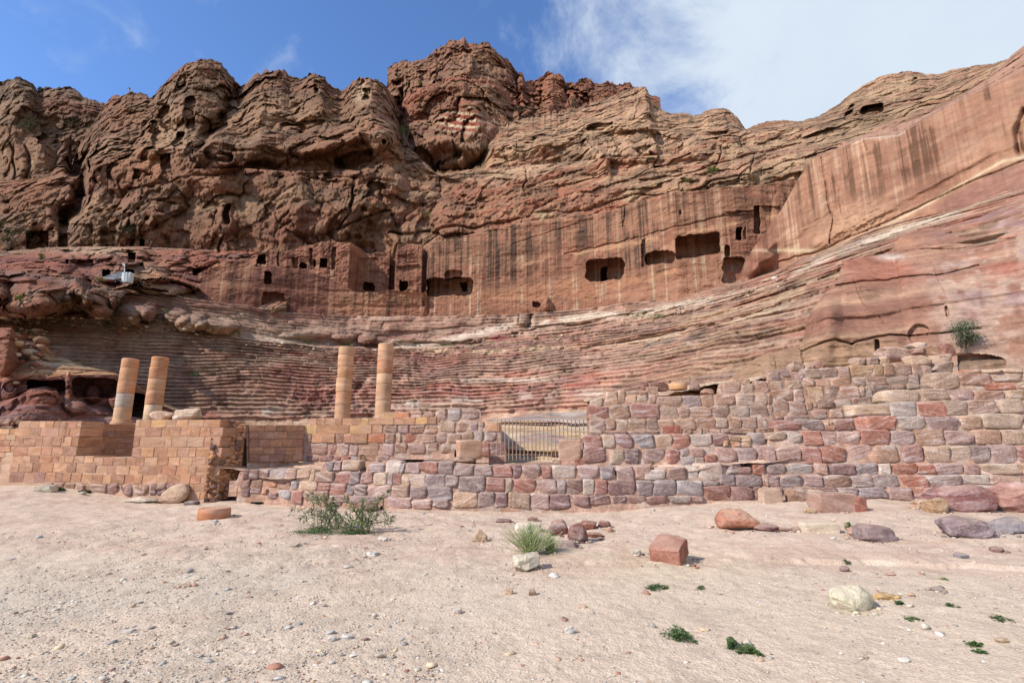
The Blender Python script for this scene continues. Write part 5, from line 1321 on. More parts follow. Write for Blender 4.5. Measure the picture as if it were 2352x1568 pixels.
terrace('rubble_slope', [(1340, 924, 18.2), (1400, 914, 18.2), (1530, 908, 18.2), (1590, 892, 18.2), (1640, 882, 18.2), (1700, 880, 18.3), (1764, 868, 18.4), (1850, 856, 18.4), (1900, 852, 18.5), (2000, 848, 18.6), (2100, 858, 18.6), (2180, 872, 18.4), (2352, 880, 18.0), (2700, 876, 18)],
        [(1340, 918, 45), (1400, 906, 45), (1560, 888, 40), (1640, 876, 34), (1700, 868, 30), (1800, 856, 28), (1900, 845, 27), (2100, 852, 25), (2180, 869, 24), (2352, 878, 23), (2700, 862, 22)], 50, 1340, 2700, 2.5, col=(206, 178, 152), amp=.10)
# rock steps seen through the gate
L = Layer(1120, 1400, 1.3)
g0 = L.curve([(1120, 1068, 19.5), (1400, 1062, 18.6)]); g1 = L.curve([(1120, 962, 28), (1400, 938, 26)])
L.seg(g0, g1, 70)
L.finish()
L.P[..., 2] += .10 * L.P[..., 0] * .1
L.slide(-(.55 * np.tanh(6 * vnoise(L.P[..., 0] * .12, L.P[..., 1] * .0, L.P[..., 2] * 4.5 + .04 * L.P[..., 0], 295)) + .30 * fbm(L.P, .5, 4, seed=290) + .10 * fbm(L.P, 2.0, 4, seed=291)))
L.P[..., 2] += .10 * fbm(L.P, .5, 3, seed=294)
w = fbm(L.P, .5, 3, seed=292)
L.mesh('rock_steps', cmix(strata_col(L.P, [CRM, PAL, TAN, GRY, PNK, CRM], w, -.05, 2.5, 293), WHT, .35 * sstep(w, 0, .3)), M_SEAT)

L = Layer(2392, 3700, 2.5)
a_ = L.curve([(2392, 1165, 15.6), (2450, 1175, 14.8), (2700, 1200, 13.5), (3200, 1260, 12), (3700, 1300, 11)], 3)
b_ = L.curve([(2392, 1010, 16.2), (2450, 1000, 15.8), (2700, 960, 15.2), (3200, 900, 14), (3700, 840, 13)], 3)
c_ = L.curve([(2392, 868, 18.0), (2450, 862, 17.8), (2700, 830, 17.5), (3200, 760, 16.5), (3700, 700, 15.5)], 3)
L.seg(a_, b_, 46, 'bulge', .3, v0=0, v1=1, last=False); L.seg(b_, c_, 36, v0=1, v1=2, last=False); L.seg(c_, (c_[0] + 8, c_[1] + .6), 16, v0=2, v1=3)
L.finish()
d, cid, pil, pk, w = rock(L.P, 2.2, .32, .22, 19, 0.02, .0, .14, .6)
L.slide(-d)
L.upd()
L.mesh('rock_outcrop', strata_col(L.P, [lc(176, 132, 108), lc(164, 112, 94), lc(196, 156, 128), lc(170, 124, 104)], w, 0, 1.2, 296), M_NEAR)
# ------------------------------------------------------------------ loose blocks and boulders
ORI.update({'F': (0, 1950), 'G': (1024, 1950), 'H': (2048, 1950), 'K': (3072, 1950)})
def body(kind, seed):
    n, p, j, c = {'round': (11, 3.4, .20, 10), 'egg': (10, 2.4, .14, 3), 'worn': (12, 5.0, .16, 11), 'block': (12, 20.0, .05, 7), 'rough': (13, 4.0, .24, 18), 'wedge': (13, 5.0, .20, 20), 'slab': (11, 8.0, .12, 9)}[kind]
    v, f = rounded(n, p, j, seed, c, cr=(.88, .97) if kind == 'block' else (.72, .92), edge={'block': .38, 'slab': .55, 'worn': .6, 'rough': .8, 'wedge': .8}.get(kind, 0))
    r = np.random.default_rng(seed + 5)
    v = v + (.012 if kind == 'block' else .024) * np.stack([fbm(v + k * 3.1, 2.2, 3, seed=seed % 11 + k) for k in range(3)], -1) + .012 * np.stack([fbm(v + k * 3.1, 5.0, 3, seed=seed % 13 + k) for k in range(3)], -1)
    lo, hi = v.min(0), v.max(0)
    return (v - (lo + hi) / 2) / (hi - lo), f
SEED = [900]
def rock_thing(name, label, cat, crop, x0, x1, y0, y1, col, kind='worn', Y=None, deep=.8, rz=0.0, rx=0.0, ry=0.0, group=None, sink=.18, mat=None, top=1.0):
    SEED[0] += 1
    x0, y0 = cD(crop, x0, y0); x1, y1 = cD(crop, x1, y1)
    cx = (x0 + x1) / 2
    if Y is None:
        g = gpos(cx, y1)
    else:
        g = at(cx, y1, Y)
    a = at(x0, y1, g[1]); b_ = at(x1, y1, g[1])
    W = float(b_[0] - a[0]); D = W * deep
    H = float(at(cx, y0, g[1] + D * {'block': .92, 'slab': .8, 'egg': .55}.get(kind, .6))[2] - g[2])
    H = max(H, .10 * W)
    v, f = body(kind, SEED[0])
    if top != 1.0:
        k = np.where(v[:, 2] > 0, 1 - (1 - top) * v[:, 2] * 2, 1)
        v[:, 0] *= k; v[:, 1] *= k
    me = py_mesh(name, v, f, smooth=True)
    if kind != 'egg': me.set_sharp_from_angle(angle=math.radians(24))
    R = Matrix.Rotation(rz, 3, 'Z') @ Matrix.Rotation(ry, 3, 'Y') @ Matrix.Rotation(rx, 3, 'X')
    co = np.array([R @ Vector((p[0] * W, p[1] * D, p[2] * H)) for p in v])
    lo, hi = co.min(0), co.max(0)
    co = (co - (lo + hi) / 2) / (hi - lo) * np.array([W, D, H * (1 + sink)])
    for q, p in zip(me.vertices, co):
        q.co = p
    o = link(name, me, mat or M_BLD)
    o.location = (float(g[0]), float(g[1] + D * .5), float(g[2] + H * .5 * (1 - sink)))
    cc = np.array(col, float); cc = cc.mean() + .80 * (cc - cc.mean())
    o.color = (*lin(*cc), 1)
    tag(o, label, cat, group)
    return o
TANc, CRMc, REDc, MARc, MAUc, ORGc, GRYc, WHTc = (196, 152, 120), (222, 198, 164), (166, 96, 78), (124, 78, 70), (146, 114, 116), (196, 128, 92), (160, 150, 146), (226, 214, 192)
ROCKS = [
 ('stone', 'small whitish stone lying on the left sand in line with the drum', 'stone', 'F', 305, 356, 420, 450, (206, 200, 190), 'wedge', {}),
 ('stone', 'flat grey white stone near the left edge of the sand', 'stone', 'F', 20, 104, 625, 650, (196, 190, 180), 'slab', {}),
 ('stone', 'yellowish stone in the lower left sand', 'stone', 'F', 184, 280, 1300, 1354, (214, 198, 160), 'slab', {}),
 ('stone', 'cream round stone at the lower left sand left of the long slab', 'stone', 'F', 1462, 1532, 1362, 1402, (216, 200, 172), 'round', {}),
 ('stone', 'dark brown stone beside the cream round stone at the lower left', 'stone', 'F', 1520, 1580, 1390, 1420, (128, 104, 92), 'wedge', {}),
 ('fallen_disc', 'tan worn disc of stone leaning against the foot of the ashlar building', 'stone', 'A', 1395, 1650, 1305, 1488, (212, 168, 132), 'egg', dict(deep=.42, ry=-.5, rx=-.3)),
 ('flat_rock', 'low pale pointed rock half buried in front of the ashlar building', 'rock', 'A', 1060, 1340, 1424, 1480, (212, 196, 164), 'wedge', dict(deep=.6, top=.3)),
 ('flat_rock', 'cream rock half buried among green weeds at the building corner', 'rock', 'A', 270, 440, 1314, 1384, (206, 188, 156), 'worn', dict(deep=.7, top=.7)),
 ('stone', 'small white stone under the dark footing stones of the building', 'stone', 'A', 688, 748, 1374, 1408, (216, 204, 182), 'wedge', {}),
 ('stone', 'flat dark grey stone just right of the leaning tan disc', 'stone', 'A', 1635, 1752, 1460, 1500, (130, 108, 104), 'slab', {}),
 ('boulder', 'rounded tan boulder on the sand between the ashlar building and the rough wall', 'boulder', 'B', -114, 96, 1352, 1474, (212, 164, 124), 'round', dict(deep=.8)),
 ('leaning_slab', 'smooth grey slab leaning at the left end of the rough wall', 'slab', 'B', 174, 304, 1360, 1454, (178, 166, 158), 'slab', dict(deep=.5, ry=-.2)),
 ('boulder', 'dull red rounded boulder lying behind the leafy bush', 'boulder', 'G', 868, 1072, 120, 214, (158, 108, 96), 'egg', dict(deep=.7)),
 ('stone', 'bulging cream stone at the foot of the rough wall right of the leafy bush', 'stone', 'G', 1694, 1842, 140, 208, (220, 200, 178), 'round', {}),
 ('stone', 'long white stone on the sand just right of the leafy bush', 'stone', 'G', 1080, 1176, 437, 470, (230, 218, 200), 'egg', {}),
 ('stone', 'low white stone in open sand below the leafy bush', 'stone', 'G', 974, 1092, 572, 614, (226, 216, 202), 'wedge', {}),
 ('stone', 'flat cream stone left of and below the leafy bush', 'stone', 'G', 246, 362, 494, 520, (216, 196, 164), 'slab', {}),
 ('stone', 'pointed tan stone standing on the sand left of the feathery bush', 'stone', 'G', 1940, 2072, 372, 482, (196, 156, 118), 'wedge', dict(top=.35, deep=.7)),
 ('stone', 'flat dark brown stone above the pointed tan one', 'stone', 'G', 2144, 2290, 276, 318, (150, 106, 96), 'slab', {}),
 ('boulder', 'pale cream boulder behind the feathery bush', 'boulder', 'H', 20, 272, 300, 408, (222, 200, 166), 'worn', dict(top=.8)),
 ('boulder', 'rough cream white boulder directly in front of the feathery bush', 'boulder', 'H', 4, 260, 574, 756, (226, 208, 176), 'rough', dict(deep=.8, mat='r')),
 ('stone', 'smooth egg shaped white stone right of the cream white boulder', 'stone', 'H', 332, 426, 756, 814, (232, 222, 206), 'egg', {}),
 ('boulder', 'dark red boulder, left end of the red rock cluster', 'boulder', 'H', 324, 516, 276, 428, (140, 82, 70), 'wedge', dict(top=.6)),
 ('boulder', 'tall folded dark red rock at the front of the red cluster', 'boulder', 'H', 504, 696, 310, 492, (146, 90, 76), 'rough', dict(top=.75, deep=.6)),
 ('boulder', 'bright rust red rock at the back of the red cluster', 'boulder', 'H', 622, 778, 290, 376, (160, 86, 66), 'round', {}),
 ('boulder', 'maroon rock, right end of the red cluster', 'boulder', 'H', 780, 896, 292, 360, (132, 80, 72), 'rough', dict(top=.7)),
 ('stone', 'low reddish brown stone below the rust red rock', 'stone', 'H', 678, 816, 398, 450, (164, 104, 78), 'wedge', {}),
 ('stone', 'small dark grey stone in front of the red cluster', 'stone', 'H', 764, 832, 438, 472, (92, 84, 84), 'egg', {}),
 ('stone', 'small orange tan stone at the right edge of the red cluster', 'stone', 'H', 838, 918, 358, 397, (206, 150, 116), 'rough', {}),
 ('flat_rock', 'flat mauve rock lying low in front of the folded red rock', 'rock', 'H', 388, 592, 462, 542, (172, 138, 130), 'slab', dict(top=.8)),
 ('stone', 'brown stone left of and above the red cluster', 'stone', 'H', 138, 236, 256, 302, (176, 134, 110), 'wedge', {}),
 ('stone', 'white crumbly stone in the sand left of the big red cube', 'stone', 'H', 1078, 1170, 548, 604, (226, 214, 190), 'rough', {}),
 ('fallen_block', 'big square rusty red block turned corner-on in the middle of the sand', 'block', 'H', 1280, 1678, 408, 706, (182, 108, 84), 'block', dict(rz=-.62, rx=.2, deep=1.1, mat='b')),
 ('boulder', 'large angular orange brown boulder right of and beyond the rusty red block', 'boulder', 'H', 1898, 2240, 180, 388, (196, 122, 88), 'wedge', dict(top=.72, deep=.8)),
 ('stone', 'low dark red stone tucked right of the angular orange boulder', 'stone', 'H', 2200, 2440, 316, 392, (148, 98, 92), 'egg', {}),
 ('stone', 'flat tan shard with a dark shadow side in the open sand', 'stone', 'H', 594, 682, 1044, 1086, (200, 158, 120), 'wedge', {}),
 ('stone', 'brown angular chunk in the near sand below the cream white boulder', 'stone', 'H', 148, 216, 900, 967, (182, 146, 118), 'wedge', {}),
 ('stone', 'round white stone set in a small hollow of the near sand', 'stone', 'H', 1204, 1292, 1200, 1262, (230, 212, 188), 'round', {}),
 ('stone', 'white lump of stone near the bottom of the sand, centre', 'stone', 'H', 474, 560, 1232, 1316, (228, 216, 200), 'rough', {}),
 ('stone', 'upright white spike of stone beside the curly green weed', 'stone', 'H', 2084, 2172, 1344, 1428, (226, 208, 186), 'wedge', dict(top=.35)),
 ('stone', 'cream and yellow stone between the two near green weeds and the scarp', 'stone', 'H', 1690, 1784, 1242, 1292, (222, 198, 150), 'wedge', {}),
 ('fallen_block', 'upright tan block against the wall, left of the ridged block', 'block', 'K', -40, 145, -6, 146, (206, 164, 134), 'block', dict(deep=.6, mat='b', Y=14.6)),
 ('fallen_block', 'brown block with a ridged chiselled face standing against the wall', 'block', 'K', 202, 406, 0, 140, (172, 126, 98), 'worn', dict(deep=.6, Y=14.6)),
 ('stone', 'small cream stone wedged between the ridged block and the smooth block', 'stone', 'K', 398, 524, 14, 72, (218, 184, 150), 'worn', dict(Y=14.6)),
 ('stone', 'small brown stone wedged under the cream one beside the ridged block', 'stone', 'K', 402, 470, 72, 132, (176, 132, 104), 'block', dict(Y=14.6)),
 ('fallen_block', 'long smooth pinkish brown block with a hollowed top in front of the wall', 'block', 'K', 464, 822, 30, 224, (186, 136, 112), 'block', dict(deep=.6, mat='b')),
 ('fallen_block', 'red broken block touching the right end of the long smooth block', 'block', 'K', 800, 918, 65, 220, (176, 100, 78), 'worn', dict(deep=.9)),
 ('stone', 'small yellowish stone at the left foot of the long smooth block', 'stone', 'K', 372, 478, 178, 224, (196, 152, 100), 'wedge', {}),
 ('fallen_block', 'long cream slab lying flat on the sand', 'block', 'K', 334, 680, 296, 408, (232, 204, 168), 'block', dict(deep=.4, mat='b')),
 ('boulder', 'purple grey boulder with a tan broken patch, right of the cream slab', 'boulder', 'K', 872, 1202, 318, 488, (142, 112, 108), 'worn', dict(deep=.7, top=.8)),
 ('stone', 'pink and tan stone between the cream slab and the purple grey boulder', 'stone', 'K', 752, 864, 356, 437, (196, 142, 116), 'wedge', {}),
 ('stone', 'small flat brown stone behind the pink and tan stone', 'stone', 'K', 834, 906, 328, 356, (152, 112, 104), 'egg', {}),
 ('stone', 'small rounded brown stone touching the left end of the cream slab', 'stone', 'K', 236, 334, 344, 398, (178, 136, 116), 'egg', {}),
 ('stone', 'flat reddish stone in the sand left of the cream slab', 'stone', 'K', 98, 226, 352, 392, (180, 132, 112), 'egg', {}),
 ('boulder', 'very large dark red boulder under the wall at the right edge', 'boulder', 'K', 1590, 2140, -32, 220, (158, 98, 90), 'worn', dict(deep=.6)),
 ('boulder', 'ochre brown boulder at the left side of the very large red one', 'boulder', 'K', 1484, 1674, 85, 228, (192, 142, 94), 'round', {}),
 ('fallen_block', 'tan slab half buried left of the ochre brown boulder', 'block', 'K', 1356, 1506, 98, 196, (204, 160, 126), 'slab', {}),
 ('boulder', 'broad purple boulder with a pale grey right side, below the very large red one', 'boulder', 'K', 1674, 2118, 250, 464, (140, 114, 116), 'round', dict(deep=.6)),
 ('stone', 'small tan block resting against the broad purple boulder', 'stone', 'K', 1744, 1888, 388, 452, (206, 160, 132), 'block', {}),
 ('boulder', 'grey boulder cut off by the right edge of the photo', 'boulder', 'K', 2108, 2470, 258, 424, (152, 140, 142), 'round', {}),
 ('boulder', 'pinkish red boulder at the right edge beside the very large red one', 'boulder', 'K', 2150, 2560, -60, 226, (182, 120, 102), 'rough', dict(deep=.6)),
 ('boulder', 'big rough yellowish boulder alone in the sand at the lower right', 'boulder', 'K', 678, 1044, 846, 1120, (208, 194, 156), 'rough', dict(top=.66, deep=.75, mat='r')),
 ('stone', 'bright ochre stone just behind the yellowish boulder', 'stone', 'K', 990, 1158, 934, 1008, (218, 170, 96), 'wedge', {}),
 ('stone', 'dark reddish lump below the eroded scarp', 'stone', 'K', 664, 744, 700, 758, (142, 94, 78), 'rough', {}),
 ('stone', 'grey brown flat slab in the sand right of the yellowish boulder', 'stone', 'K', 1498, 1642, 888, 936, (154, 134, 118), 'slab', {}),
 ('stone', 'orange tan egg shaped stone right of the ochre stone', 'stone', 'K', 1274, 1334, 936, 976, (212, 168, 128), 'egg', {}),
 ('stone', 'cream oblong stone lying near the right weeds', 'stone', 'K', 1404, 1472, 1210, 1276, (218, 206, 180), 'egg', {}),
 ('stone', 'white stone cut by the bottom edge of the photo, right', 'stone', 'K', 1198, 1304, 1518, 1568, (234, 222, 204), 'egg', {}),
 ('stone', 'pale tan stone near the bottom edge, below the yellowish boulder', 'stone', 'K', 834, 908, 1478, 1530, (218, 190, 158), 'round', {}),
 ('stone', 'brown shard with a dark hollow near the lower right corner', 'stone', 'K', 2078, 2174, 1332, 1394, (196, 160, 122), 'wedge', {}),
 ('stone', 'flat grey slate piece in the right middle sand', 'stone', 'K', 1720, 1816, 580, 642, (142, 132, 132), 'slab', {}),
 ('stone', 'mauve stone in the sand below the broad purple boulder', 'stone', 'K', 2034, 2154, 524, 582, (158, 112, 100), 'egg', {}),
 ('stone', 'small pink stone on the sand below the scarp', 'stone', 'K', 1084, 1162, 754, 788, (196, 146, 122), 'egg', {}),
 ('stone', 'white stone in the left near sand below the drum', 'stone', 'F', 1070, 1170, 1258, 1300, (220, 212, 196), 'slab', {}),
 ('stone', 'grey stone left of the small grey pebble patch below the drum', 'stone', 'F', 1644, 1716, 722, 758, (176, 174, 168), 'round', {}),
 ('stone', 'pale stone just below the drum', 'stone', 'F', 1892, 1942, 284, 316, (196, 186, 176), 'round', {}),
 ('stone', 'long reddish tan stone in the left middle sand', 'stone', 'F', 1578, 1694, 856, 888, (188, 146, 118), 'slab', {}),
 ('stone', 'left one of the two white stones near the bottom of the sand', 'stone', 'G', 628, 712, 1318, 1382, (224, 214, 200), 'rough', {}),
 ('stone', 'right one of the two white stones near the bottom of the sand', 'stone', 'G', 754, 852, 1306, 1362, (228, 218, 202), 'wedge', {}),
 ('stone', 'flat oval white stone with a dark underside, bottom centre sand', 'stone', 'G', 1234, 1314, 1344, 1382, (226, 212, 190), 'egg', {}),
 ('stone', 'cream chunk of stone in the centre near sand', 'stone', 'G', 1756, 1842, 1064, 1136, (226, 206, 182), 'rough', {}),
 ('stone', 'orange tan stone at the centre of the near sand', 'stone', 'G', 2224, 2306, 904, 960, (212, 168, 128), 'worn', {}),
]
for (nm, lb, ct, cr, x0, x1, y0, y1, col, kd, kw) in ROCKS:
    kw = dict(kw); mt = kw.pop('mat', None)
    rock_thing(nm, lb, ct, cr, x0, x1, y0, y1, col, kd, mat={'b': M_ASH, 'r': M_BLD, None: M_BLD}[mt], **kw)

# things lying on the walls
ONW = [
 ('broken_block', 'left, lower one of two broken tan blocks on top of the ashlar building', 'block', 'A', 1296, 1526, 655, 736, (206, 158, 120), 'wedge', 18.2, {}),
 ('broken_block', 'right, paler and taller one of two broken blocks on top of the ashlar building', 'block', 'A', 1514, 1758, 630, 734, (214, 176, 142), 'rough', 18.1, dict(deep=.5)),
 ('squared_block', 'large tan squared block perched on a few stones left of the iron gate', 'block', 'B', 1772, 2026, 912, 1068, (202, 148, 112), 'block', 16.5, dict(mat='b', deep=.8, rz=.25)),
 ('squared_block', 'reddish brown block on the ground at the left foot of the iron gate', 'block', 'B', 2080, 2226, 1056, 1128, (176, 122, 100), 'block', 17.2, dict(mat='b', deep=.6)),
 ('support_stone', 'flat brown stone under the large tan squared block', 'stone', 'B', 1752, 1972, 1066, 1112, (180, 136, 108), 'slab', 16.5, {}),
 ('squared_block', 'large square tan block with a horizontal crack at the right end of the iron gate', 'block', 'C', 424, 636, 684, 854, (204, 154, 122), 'block', 16.3, dict(mat='b', deep=.55, rz=-.12)),
 ('support_stone', 'cream rounded stone under the left side of the cracked square block', 'stone', 'C', 360, 476, 852, 900, (220, 182, 146), 'round', 16.4, {}),
 ('support_stone', 'long orange stone under the cracked square block', 'stone', 'C', 444, 578, 868, 926, (206, 138, 104), 'block', 16.3, {}),
 ('support_stone', 'short red stone under the right corner of the cracked square block', 'stone', 'C', 574, 640, 862, 932, (180, 104, 80), 'block', 16.3, {}),
 ('loose_block', 'small bright red block lying on the ledge of the upper stone wall', 'block', 'C', 1368, 1514, 562, 634, (182, 98, 72), 'block', 16.9, dict(mat='b', deep=.5)),
 ('loose_block', 'dark red upright block on top of the upper stone wall', 'block', 'C', 1162, 1250, 164, 284, (146, 92, 74), 'rough', 18.0, {}),
 ('loose_block', 'long pitted dark red block on top of the upper stone wall', 'block', 'C', 1244, 1424, 172, 240, (158, 102, 80), 'rough', 18.2, {}),
 ('loose_block', 'small carved tan block below the long pitted red block', 'block', 'C', 1212, 1314, 218, 290, (208, 156, 124), 'block', 17.8, dict(deep=.5)),
 ('loose_block', 'brown stone right of the round tan disc on the wall top', 'stone', 'C', 1604, 1692, 172, 238, (178, 136, 116), 'round', 18.2, {}),
 ('loose_block', 'thin tan slab on top of the upper wall below the smooth rock', 'slab', 'C', 1978, 2152, 148, 192, (212, 162, 124), 'slab', 18.0, {}),
 ('loose_block', 'thin orange slab in the rubble of the upper wall top', 'slab', 'C', 1704, 1832, 234, 282, (196, 138, 104), 'wedge', 18.0, {}),
 ('loose_block', 'rusty red block crowning the right end of the rubble mound under the caper bush', 'block', 'E', 1584, 1714, 168, 254, (176, 112, 90), 'worn', 18.9, {}),
 ('loose_block', 'pale tan boulder at the top of the rubble mound', 'block', 'E', 1312, 1470, 160, 214, (214, 176, 142), 'worn', 19.4, {}),
 ('loose_block', 'red brown boulder in the middle of the rubble mound', 'block', 'E', 1318, 1464, 204, 264, (184, 134, 112), 'round', 19.1, {}),
 ('loose_block', 'layered brown stone left of the rusty red crowning block', 'block', 'E', 1450, 1590, 188, 262, (182, 132, 98), 'slab', 19.0, {}),
 ('loose_block', 'broad low tan boulder at the foot of the rubble mound', 'block', 'E', 1288, 1502, 276, 348, (206, 162, 128), 'worn', 18.5, {}),
 ('loose_block', 'wide pinkish rock left of the rubble mound', 'block', 'E', 1022, 1334, 204, 288, (196, 152, 128), 'worn', 19.4, dict(deep=.5)),
 ('loose_block', 'brown grey rounded boulder right part of the rubble mound', 'block', 'E', 1470, 1710, 330, 425, (176, 136, 112), 'rough', 18.5, {}),
 ('loose_block', 'tan pitted boulder right under the rusty red crowning block', 'block', 'E', 1500, 1700, 252, 336, (198, 156, 124), 'rough', 18.8, {}),
 ('loose_block', 'rounded brown stone, leftmost of the three on the wall below the smooth rock', 'stone', 'E', 214, 350, 330, 402, (178, 136, 108), 'round', 18.6, {}),
 ('loose_block', 'upright tan stone, middle one of the three on the wall below the smooth rock', 'stone', 'E', 340, 422, 332, 394, (206, 160, 124), 'worn', 18.6, {}),
 ('loose_block', 'reddish stone, rightmost of the three on the wall below the smooth rock', 'stone', 'E', 420, 514, 328, 387, (180, 120, 100), 'round', 18.6, {}),
 ('loose_block', 'rounded brown stone, left one of three on the wall before the dark cleft', 'stone', 'E', 776, 910, 290, 360, (180, 138, 110), 'round', 18.6, {}),
 ('loose_block', 'brown stone, middle one of three on the wall before the dark cleft', 'stone', 'E', 896, 1022, 286, 356, (174, 134, 112), 'worn', 18.6, {}),
 ('loose_block', 'tan stone, right one of three on the wall before the dark cleft', 'stone', 'E', 1016, 1132, 278, 354, (200, 156, 120), 'rough', 18.6, {}),
]
for (nm, lb, ct, cr, x0, x1, y0, y1, col, kd, Y, kw) in ONW:
    kw = dict(kw); mt = kw.pop('mat', None)
    rock_thing(nm, lb, ct, cr, x0, x1, y0, y1, col, kd, Y=Y, mat=M_ASH if mt else M_BLD, **kw)

# ------------------------------------------------------------------ lathe shapes: drums and columns
def lathe(name, prof, seg=28, jit=0.0, seed=0):
    r = np.random.default_rng(seed)
    v, f = [], []
    for (rad, z) in prof:
        for k in range(seg):
            a = 2 * math.pi * k / seg
            q = rad * (1 + jit * r.uniform(-1, 1))
            v.append((q * math.cos(a), q * math.sin(a), z))
    n = len(prof)
    for i in range(n - 1):
        for k in range(seg):
            k2 = (k + 1) % seg
            f.append([i * seg + k, i * seg + k2, (i + 1) * seg + k2, (i + 1) * seg + k])
    f.append([k for k in range(seg)][::-1]); f.append([(n - 1) * seg + k for k in range(seg)])
    return py_mesh(name, v, f, smooth=False)
def sharp(me, ang=35):
    me.polygons.foreach_set('use_smooth', [True] * len(me.polygons))
    me.set_sharp_from_angle(angle=math.radians(ang))
    return me
def column(label, crop, xb, yb, xt, yt, wpx, Y, joints, pal, base=False):
    bx, by = cD(crop, xb, yb); tx, ty = cD(crop, xt, yt)
    p = at(bx, by, Y); pt = at(tx, ty, Y)
    root = empty('stone_column', (float(p[0]), Y, float(p[2]) - .15))
    tag(root, label, 'column', 'broken columns behind the front walls')
    R = wpx / F_PX * Y / 2 / 1.02
    zs = [float(at(*cD(crop, xt, j), Y)[2]) for j in joints]
    zs[-1] = float(p[2]) - .15
    for i, (z1, z0) in enumerate(zip(zs[:-1], zs[1:])):
        k = rnd.uniform(.985, 1.015) * R
        h = z1 - z0
        top_j = .02 if i == 0 else 0
        prof = [(k * .985, .005), (k, .03), (k, h * .3), (k * 1.003, h * .6), (k * .998, h - .035), (k * .975 - top_j, h - .006)]
        me = sharp(lathe('column_drum', prof, 32, .006, i * 7 + int(xb)))
        o = link('drum', me, M_COLM)
        c = np.array(pal[i % len(pal)], float)
        o.color = (*lin(*c), 1)
        o.parent = root
        o.location = (rnd.uniform(-.012, .012), rnd.uniform(-.012, .012), z0 - root.location.z)
        o.rotation_euler = (0, 0, rnd.uniform(0, 6))
    if base:
        o = link('base_moulding', sharp(lathe('base_moulding', [(R * 1.22, 0), (R * 1.24, .06), (R * 1.16, .12), (R * 1.08, .18), (R * 1.02, .24)], 32)), M_COLM)
        o.color = (*lin(204, 152, 114), 1); o.parent = root; o.location = (0, 0, .08)
CP_ = []
column('leftmost broken sandstone column behind the ashlar building, with one grey drum', 'A', 1086, 765, 1163, 190, 34.5, 26, [190, 272, 380, 500, 622, 770], [(210, 150, 108), (212, 158, 116), (208, 152, 110), (196, 176, 158), (214, 170, 132)], True)
column('second broken column from the left, behind the broken blocks on the ashlar building', 'A', 1363, 712, 1431, 176, 35, 26, [176, 266, 372, 472, 602, 730], [(202, 142, 98), (196, 136, 98), (208, 158, 116), (202, 146, 106), (216, 180, 142)])
column('left one of the two tall columns at the centre, on the tan terrace wall', 'B', 770, 722, 810, 86, 35, 26, [86, 158, 258, 362, 486, 598, 725], [(214, 164, 124), (212, 160, 120), (206, 152, 108), (216, 168, 126), (204, 152, 112), (202, 156, 120)])
column('right and taller one of the two central columns, with dark grey stains', 'B', 1134, 720, 1166, 58, 36, 26, [58, 130, 214, 326, 414, 563, 722], [(214, 166, 126), (208, 160, 124), (196, 136, 98), (214, 166, 122), (200, 156, 122), (206, 162, 124)])
def drum(name, label, crop, x0, x1, y0, y1, col, Y=None):
    a, b0 = cD(crop, x0, y0); c, d = cD(crop, x1, y1)
    g = gpos((a + c) / 2, d) if Y is None else at((a + c) / 2, d, Y)
    W = float(at(c, d, g[1])[0] - at(a, d, g[1])[0]); R = W / 2
    H = float(at((a + c) / 2, b0, g[1] + R)[2] - g[2])
    me = sharp(lathe(name, [(R * .97, 0), (R, .03), (R * 1.01, H * .5), (R, H - .03), (R * .95, H)], 30, .012, 4))
    o = link(name, me, M_COLM); o.location = (float(g[0]), float(g[1] + R), float(g[2]) - .02); o.color = (*lin(*col), 1)
    tag(o, label, 'column drum')
    return o
drum('fallen_drum', 'orange brown column drum standing upright on the sand before the ashlar building', 'F', 1705, 1972, 172, 290, (192, 128, 90))
drum('flat_disc', 'thin round tan disc lying on the rubble of the upper stone wall', 'C', 1430, 1596, 185, 230, (218, 164, 116), 18.1)

# ------------------------------------------------------------------ iron gate
M_IRON, ns, ls, b = new_mat('weathered_painted_iron', .6, .3)
b.inputs['Base Color'].default_value = (*lin(178, 150, 136), 1); b.inputs['Metallic'].default_value = .2
gn = noise_of(ns, ls, nd(ns, 'ShaderNodeNewGeometry').outputs['Position'], 18, 3)
gm = nd(ns, 'ShaderNodeMixRGB'); gm.inputs[1].default_value = (*lin(196, 168, 152), 1); gm.inputs[2].default_value = (*lin(150, 112, 92), 1); ls.new(gn, gm.inputs[0]); ls.new(gm.outputs[0], b.inputs['Base Color'])
def ZD(x, y): return (1900 + x / 4.704) / 1.7415, (1600 + y / 4.704) / 1.7415
YG = 18.2
g0 = at(*ZD(1280, 1130), YG)
gate = empty('iron_gate', (float(g0[0]), YG, float(g0[2])))
tag(gate, 'iron gate of thin vertical bars with pointed tips closing the gap in the walls', 'gate')
bars = [420, 492, 565, 637, 708, 780, 850, 925, 995, 1070, 1143, 1217, 1292, 1368, 1440, 1515, 1592, 1667, 1745, 1820, 1897, 1972, 2050, 2128]
zt_, zb_ = float(at(*ZD(1280, 348), YG)[2]), float(at(*ZD(1280, 1132), YG)[2])
bar_me = sharp(lathe('gate_bar', [(.017, 0), (.017, zt_ - zb_ - .12), (.030, zt_ - zb_ - .07), (.002, zt_ - zb_)], 8))
for bx in bars:
    p = at(*ZD(bx, 740), YG)
    o = link('bar', bar_me, M_IRON); o.parent = gate; o.location = (float(p[0] - g0[0]), 0, zb_ - gate.location.z)
def boxmesh(name, sx, sy, sz, bev=0.0):
    bm = bmesh.new(); bmesh.ops.create_cube(bm, size=1)
    bmesh.ops.scale(bm, vec=(sx, sy, sz), verts=bm.verts)
    if bev: bmesh.ops.bevel(bm, geom=bm.edges[:], offset=bev, segments=1, affect='EDGES')
    me = bpy.data.meshes.new(name); bm.to_mesh(me); bm.free(); return me
